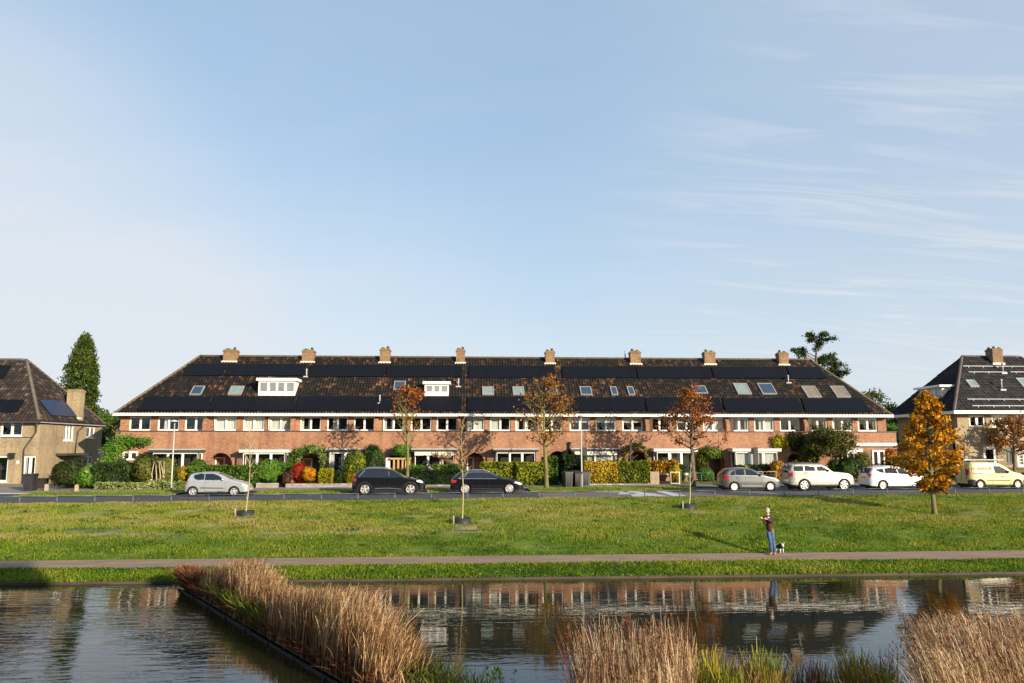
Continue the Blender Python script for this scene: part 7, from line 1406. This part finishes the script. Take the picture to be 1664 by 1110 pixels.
REED = leafmat('dry_reed', [(0.07, 0.025, 0.014), (0.20, 0.085, 0.038), (0.40, 0.225, 0.10), (0.60, 0.40, 0.20), (0.78, 0.60, 0.34)], .35)
REED2 = leafmat('pale_dry_reed', [(0.12, 0.05, 0.025), (0.32, 0.18, 0.09), (0.52, 0.35, 0.19), (0.70, 0.53, 0.32), (0.82, 0.68, 0.46)], .35)
REEDG = leafmat('green_reed', [(0.06, 0.05, 0.012), (0.10, 0.12, 0.02), (0.20, 0.23, 0.03), (0.38, 0.34, 0.06)], .4)
IRIS = leafmat('iris_leaf', [(0.07, 0.035, 0.015), (0.10, 0.12, 0.02), (0.20, 0.24, 0.025), (0.42, 0.40, 0.05), (0.58, 0.34, 0.05)], .45)
REDST = leafmat('red_brown_stem', [(0.06, 0.02, 0.015), (0.14, 0.05, 0.03), (0.24, 0.10, 0.05), (0.40, 0.24, 0.12)], .3)
rs = np.random.RandomState(77)
def onwater(u, v):
    d = FW + RT * (u - IW / 2) / F - UP * (v - IH / 2) / F; t = -CAMZ / d[2]; return np.array([d[0] * t, d[1] * t])
A0, A1 = onwater(289, 957), onwater(540, 1110); A1 = A0 + (A1 - A0) * 1.28      # water edge of the spit, far tip to near
WS = 1.05
dn = (A1 - A0) / np.linalg.norm(A1 - A0); nn = np.array([dn[1], -dn[0]]) * -1      # towards the right-hand side
if nn[0] < 0: nn = -nn
Ls = np.linalg.norm(A1 - A0)
def spit(t, s, z=.10): q = A0 + dn * t + nn * s; return (q[0], q[1], z)
m = MB()
N_ = 30
for i in range(N_):
    a, b = Ls * i / N_, Ls * (i + 1) / N_; wa, wb = WS * min(1, .25 + a / 2.0), WS * min(1, .25 + b / 2.0)
    m.add([spit(a, .06, .09), spit(b, .06, .09), spit(b, wb, .07), spit(a, wa, .07), spit(b, wb + .15, -.5), spit(a, wa + .15, -.5)], [(0, 1, 2, 3), (3, 2, 4, 5)])
m.build('spit_soil', SOIL)['kind'] = 'structure'
board = thing('timber_edging', 'dark wet timber edging with short pegs along the reed covered spit', 'edging', (A0[0], A0[1], 0))
k = 0; t = 0
while t < Ls:
    e_ = min(t + 2.5, Ls); m = MB(); P = [spit(t, -.03, -.4), spit(e_ - .01, -.03, -.4), spit(e_ - .01, .05, -.4), spit(t, .05, -.4)]; zz = .03 + .010 * ((k * 7) % 3 - 1); m.add(P + [(p[0], p[1], zz) for p in P], [(0, 3, 2, 1), (4, 5, 6, 7), (0, 1, 5, 4), (1, 2, 6, 5), (2, 3, 7, 6), (3, 0, 4, 7)]); m.build('board', WOODD, board); k += 1; t += 2.5
for i in range(9): m = MB(); p = spit(.4 + i * 1.7, -.06, 0); m.tube([(p[0], p[1], -.4), (p[0], p[1], .06)], .03, 6); m.build('peg', WOODD, board)
m = MB(); fe = Ls
def spitpts(n, s0=.08, s1=WS, t0=0, t1=None, seed=0):
    r = np.random.RandomState(seed); t = r.uniform(t0, t1 or Ls, n) ; s = s0 + (s1 - s0) * r.beta(1.1, 1.3, n) * np.minimum(1, .3 + t / 2.0); q = A0 + np.outer(t, dn) + np.outer(s, nn); return np.stack([q[:, 0], q[:, 1], np.full(n, .05)], 1), t, s
def hprof(t):
    return .80 * np.interp(t * 15.55 / Ls, [0, .4, 1, 2, 3, 4, 5, 6, 7, 8, 9, 10, 11, 12, 13, 14, 15.5], [.5, .6, .62, .8, 1.15, 1.4, 1.42, 1.3, 1.1, 1.1, 1.28, 1.45, 1.6, 1.6, 1.35, .8, .4])
p_, t_, s_ = spitpts(11000, t1=Ls * .88, seed=1); hh = hprof(t_) * (1 - .12 * (s_ < .2)); reeds('reed_bed', 'tall dry tan reeds with brown plumes covering the spit in the canal', p_, hh, REED, (.15, .0), 2, sdir=.12)
r_ = np.random.RandomState(90); p_, t_, s_ = spitpts(1500, s1=1.5, seed=91); reeds('reed_bed', 'broad bent golden reed leaves among the stems on the spit', p_, hprof(t_) * .8, REED, (.28, -.05), 92, wd=.013, plume=False, sdir=.28)
p_, t_, s_ = spitpts(2600, s1=.5, t0=0, t1=1.8, seed=5); reeds('reed_bed', 'dark brown dead sedge on the far tip of the spit', p_, .62, REDST, (-.02, -.1), 6, wd=.014, plume=False, sdir=.3)
p_, t_, s_ = spitpts(3200, s1=.9, t0=3.6, t1=8.2, seed=7); reeds('green_reeds', 'yellow green sedge among the reeds halfway along the spit', p_, .62, REEDG, (.05, -.15), 8, wd=.016, plume=False, sdir=.3, kind='sedge')
p_, t_, s_ = spitpts(4200, s1=.6, seed=9); reeds('reed_bed', 'low broken brown reed litter along the edge of the spit', p_, .42, REDST, (.0, -.25), 10, wd=.014, plume=False, sdir=.45)
p_, t_, s_ = spitpts(900, s0=.6, s1=1.6, t0=12.4, seed=11); reeds('green_reeds', 'low green brown grass at the near end of the spit', p_, .55, REEDG, (.1, -.1), 12, wd=.014, plume=False, sdir=.4, kind='sedge')
def patch(u0, u1, Y0, Y1, n, seed, z=-.02, edge=None):
    r = np.random.RandomState(seed); Y = r.uniform(Y0, Y1, n); u = r.uniform(u0, u1, n); d0 = FW + RT * (0) ; X = np.array([at(uu, 1080, yy)[0] for uu, yy in zip(u, Y)]); return np.stack([X, Y, np.full(n, z)], 1)
P = patch(945, 1122, 11.4, 13.4, 1900, 20); tall = np.interp(P[:, 0] / P[:, 1], [.115, .18, .22, .25, .28, .31], [1.05, 1.22, 1.32, 1.40, 1.42, 1.25]); reeds('reed_bed', 'upright tan reed clump with red brown plumes at bottom centre', P, tall, REED2, (-.03, 0), 21, wd=.008, var=.17, sdir=.07)
P = patch(945, 1122, 11.6, 13.2, 420, 28); reeds('reed_bed', 'single long reed stems rising above the centre clump', P, 1.72, REED2, (-.05, 0), 29, wd=.006, var=.16, sdir=.08)
P = patch(935, 1130, 11.6, 13.2, 550, 22); reeds('reed_bed', 'red brown seed heads standing above the centre reed clump', P, 1.62, REDST, (-.04, 0), 23, wd=.007, var=.22, sdir=.09)
P = patch(1525, 1800, 10.8, 13.4, 5600, 24); tall = np.interp(P[:, 0] / P[:, 1], [.55, .60, .66, .75, .9], [1.4, 1.6, 1.7, 1.66, 1.6]); reeds('reed_bed', 'dense tan reeds leaning left at the bottom right corner', P, tall, REED2, (-.22, 0), 25, wd=.0085, var=.16, sdir=.09)
P = patch(1540, 1800, 11.2, 13.4, 1000, 26); reeds('reed_bed', 'red brown plumes above the bottom right reeds', P, 1.72, REDST, (-.26, 0), 27, wd=.007, var=.16, sdir=.1)
for k, (u0, u1, h, n, mt, lab, ln) in enumerate(((1128, 1262, 1.12, 1300, IRIS, 'green and yellow sword shaped leaves right of the centre reed clump', .0), (1262, 1345, 1.02, 700, REDST, 'dark red brown low plants between the green leaves and the right reeds', .0), (1375, 1450, 1.08, 600, IRIS, 'yellow green tuft left of the bottom right reeds', -.05), (1380, 1452, 1.1, 600, REDST, 'brown stems among the yellow green tuft', -.08), (1128, 1260, 1.12, 600, REDST, 'brown stems among the sword shaped leaves', .05), (1330, 1390, .92, 350, REEDG, 'short olive sedge before the right reeds', 0))):
    P = patch(u0, u1, 11.6, 13.3, n, 40 + k); hmod = 1 + .16 * np.sin(P[:, 0] * 7.0 + k) ; reeds('waterside_plants', lab, P, h * hmod, mt, (ln, 0), 50 + k, wd=.016 if mt is IRIS else .008, plume=False, var=.14, sdir=.13, kind='water plants')
# two thin weeds in front of the open water
for k, (u, v) in enumerate(((792, 1083), (822, 1082))):
    Y = 13.4; x, zt = at(u, v, Y); t_ = thing('water_weed', ('thin leafy weed, left of a pair against the blue water at bottom centre', 'thin leafy weed, right of a pair against the blue water at bottom centre')[k], 'weed', (x, Y, 0)); m = MB(); rr = random.Random(k)
    P = []
    for b in range(5):
        dx = rr.uniform(-.18, .18); q = [(x, Y, -.3), (x + dx * .4, Y, zt * .5), (x + dx, Y + rr.uniform(-.1, .1), zt * rr.uniform(.85, 1.02))]; m.tube(q, [.008, .006, .002], 4)
        for s in range(9): f_ = rr.uniform(.55, 1); P.append((x + dx * (.4 + .6 * f_) + rr.gauss(0, .02), Y, zt * (.5 + .5 * f_) + rr.gauss(0, .02)))
    m.build('stem', TWIG, t_); leaves('foliage', np.array(P), .022, LM('bright'), t_, k, aspect=1.6)

# block added out of frame behind the camera to shadow the path's far left
k_ = 45.0; cx, cy = -16.2 + math.sin(R(SUN_AZ)) * k_, 31.0 - math.cos(R(SUN_AZ)) * k_; hb = .3 + k_ * math.tan(R(SUN_EL))
bb = thing('shadow_block', 'unseen brick block added behind the viewer to shade the far left of the path', 'shadow caster', (cx - 20, cy - 6, .6)); m = MB(); holes = [(2 + 3.2 * i, 3.6 + 3.2 * i, 1.5 + 2.9 * j, 3.0 + 2.9 * j) for i in range(12) for j in range(3)]
wall(m, (cx, cy), (-1, 0), 42, .3, hb - .2, holes); wall(m, (cx, cy - 12), (0, 1), 11.7, .3, hb - .2, []); m.build('wall', BRICK, bb); m = MB(); m.box(cx - 41.6, cx - .4, cy - 11.5, cy - .8, .4, hb - .4); m.build('interior', INNER, bb); m = MB(); m.box(cx - 42.2, cx + .2, cy - 12.2, cy + .2, hb - .2, hb); m.build('roof', LEAD, bb)
for h in holes: window(bb, (cx, cy), (-1, 0), *h, 2, sill=False)
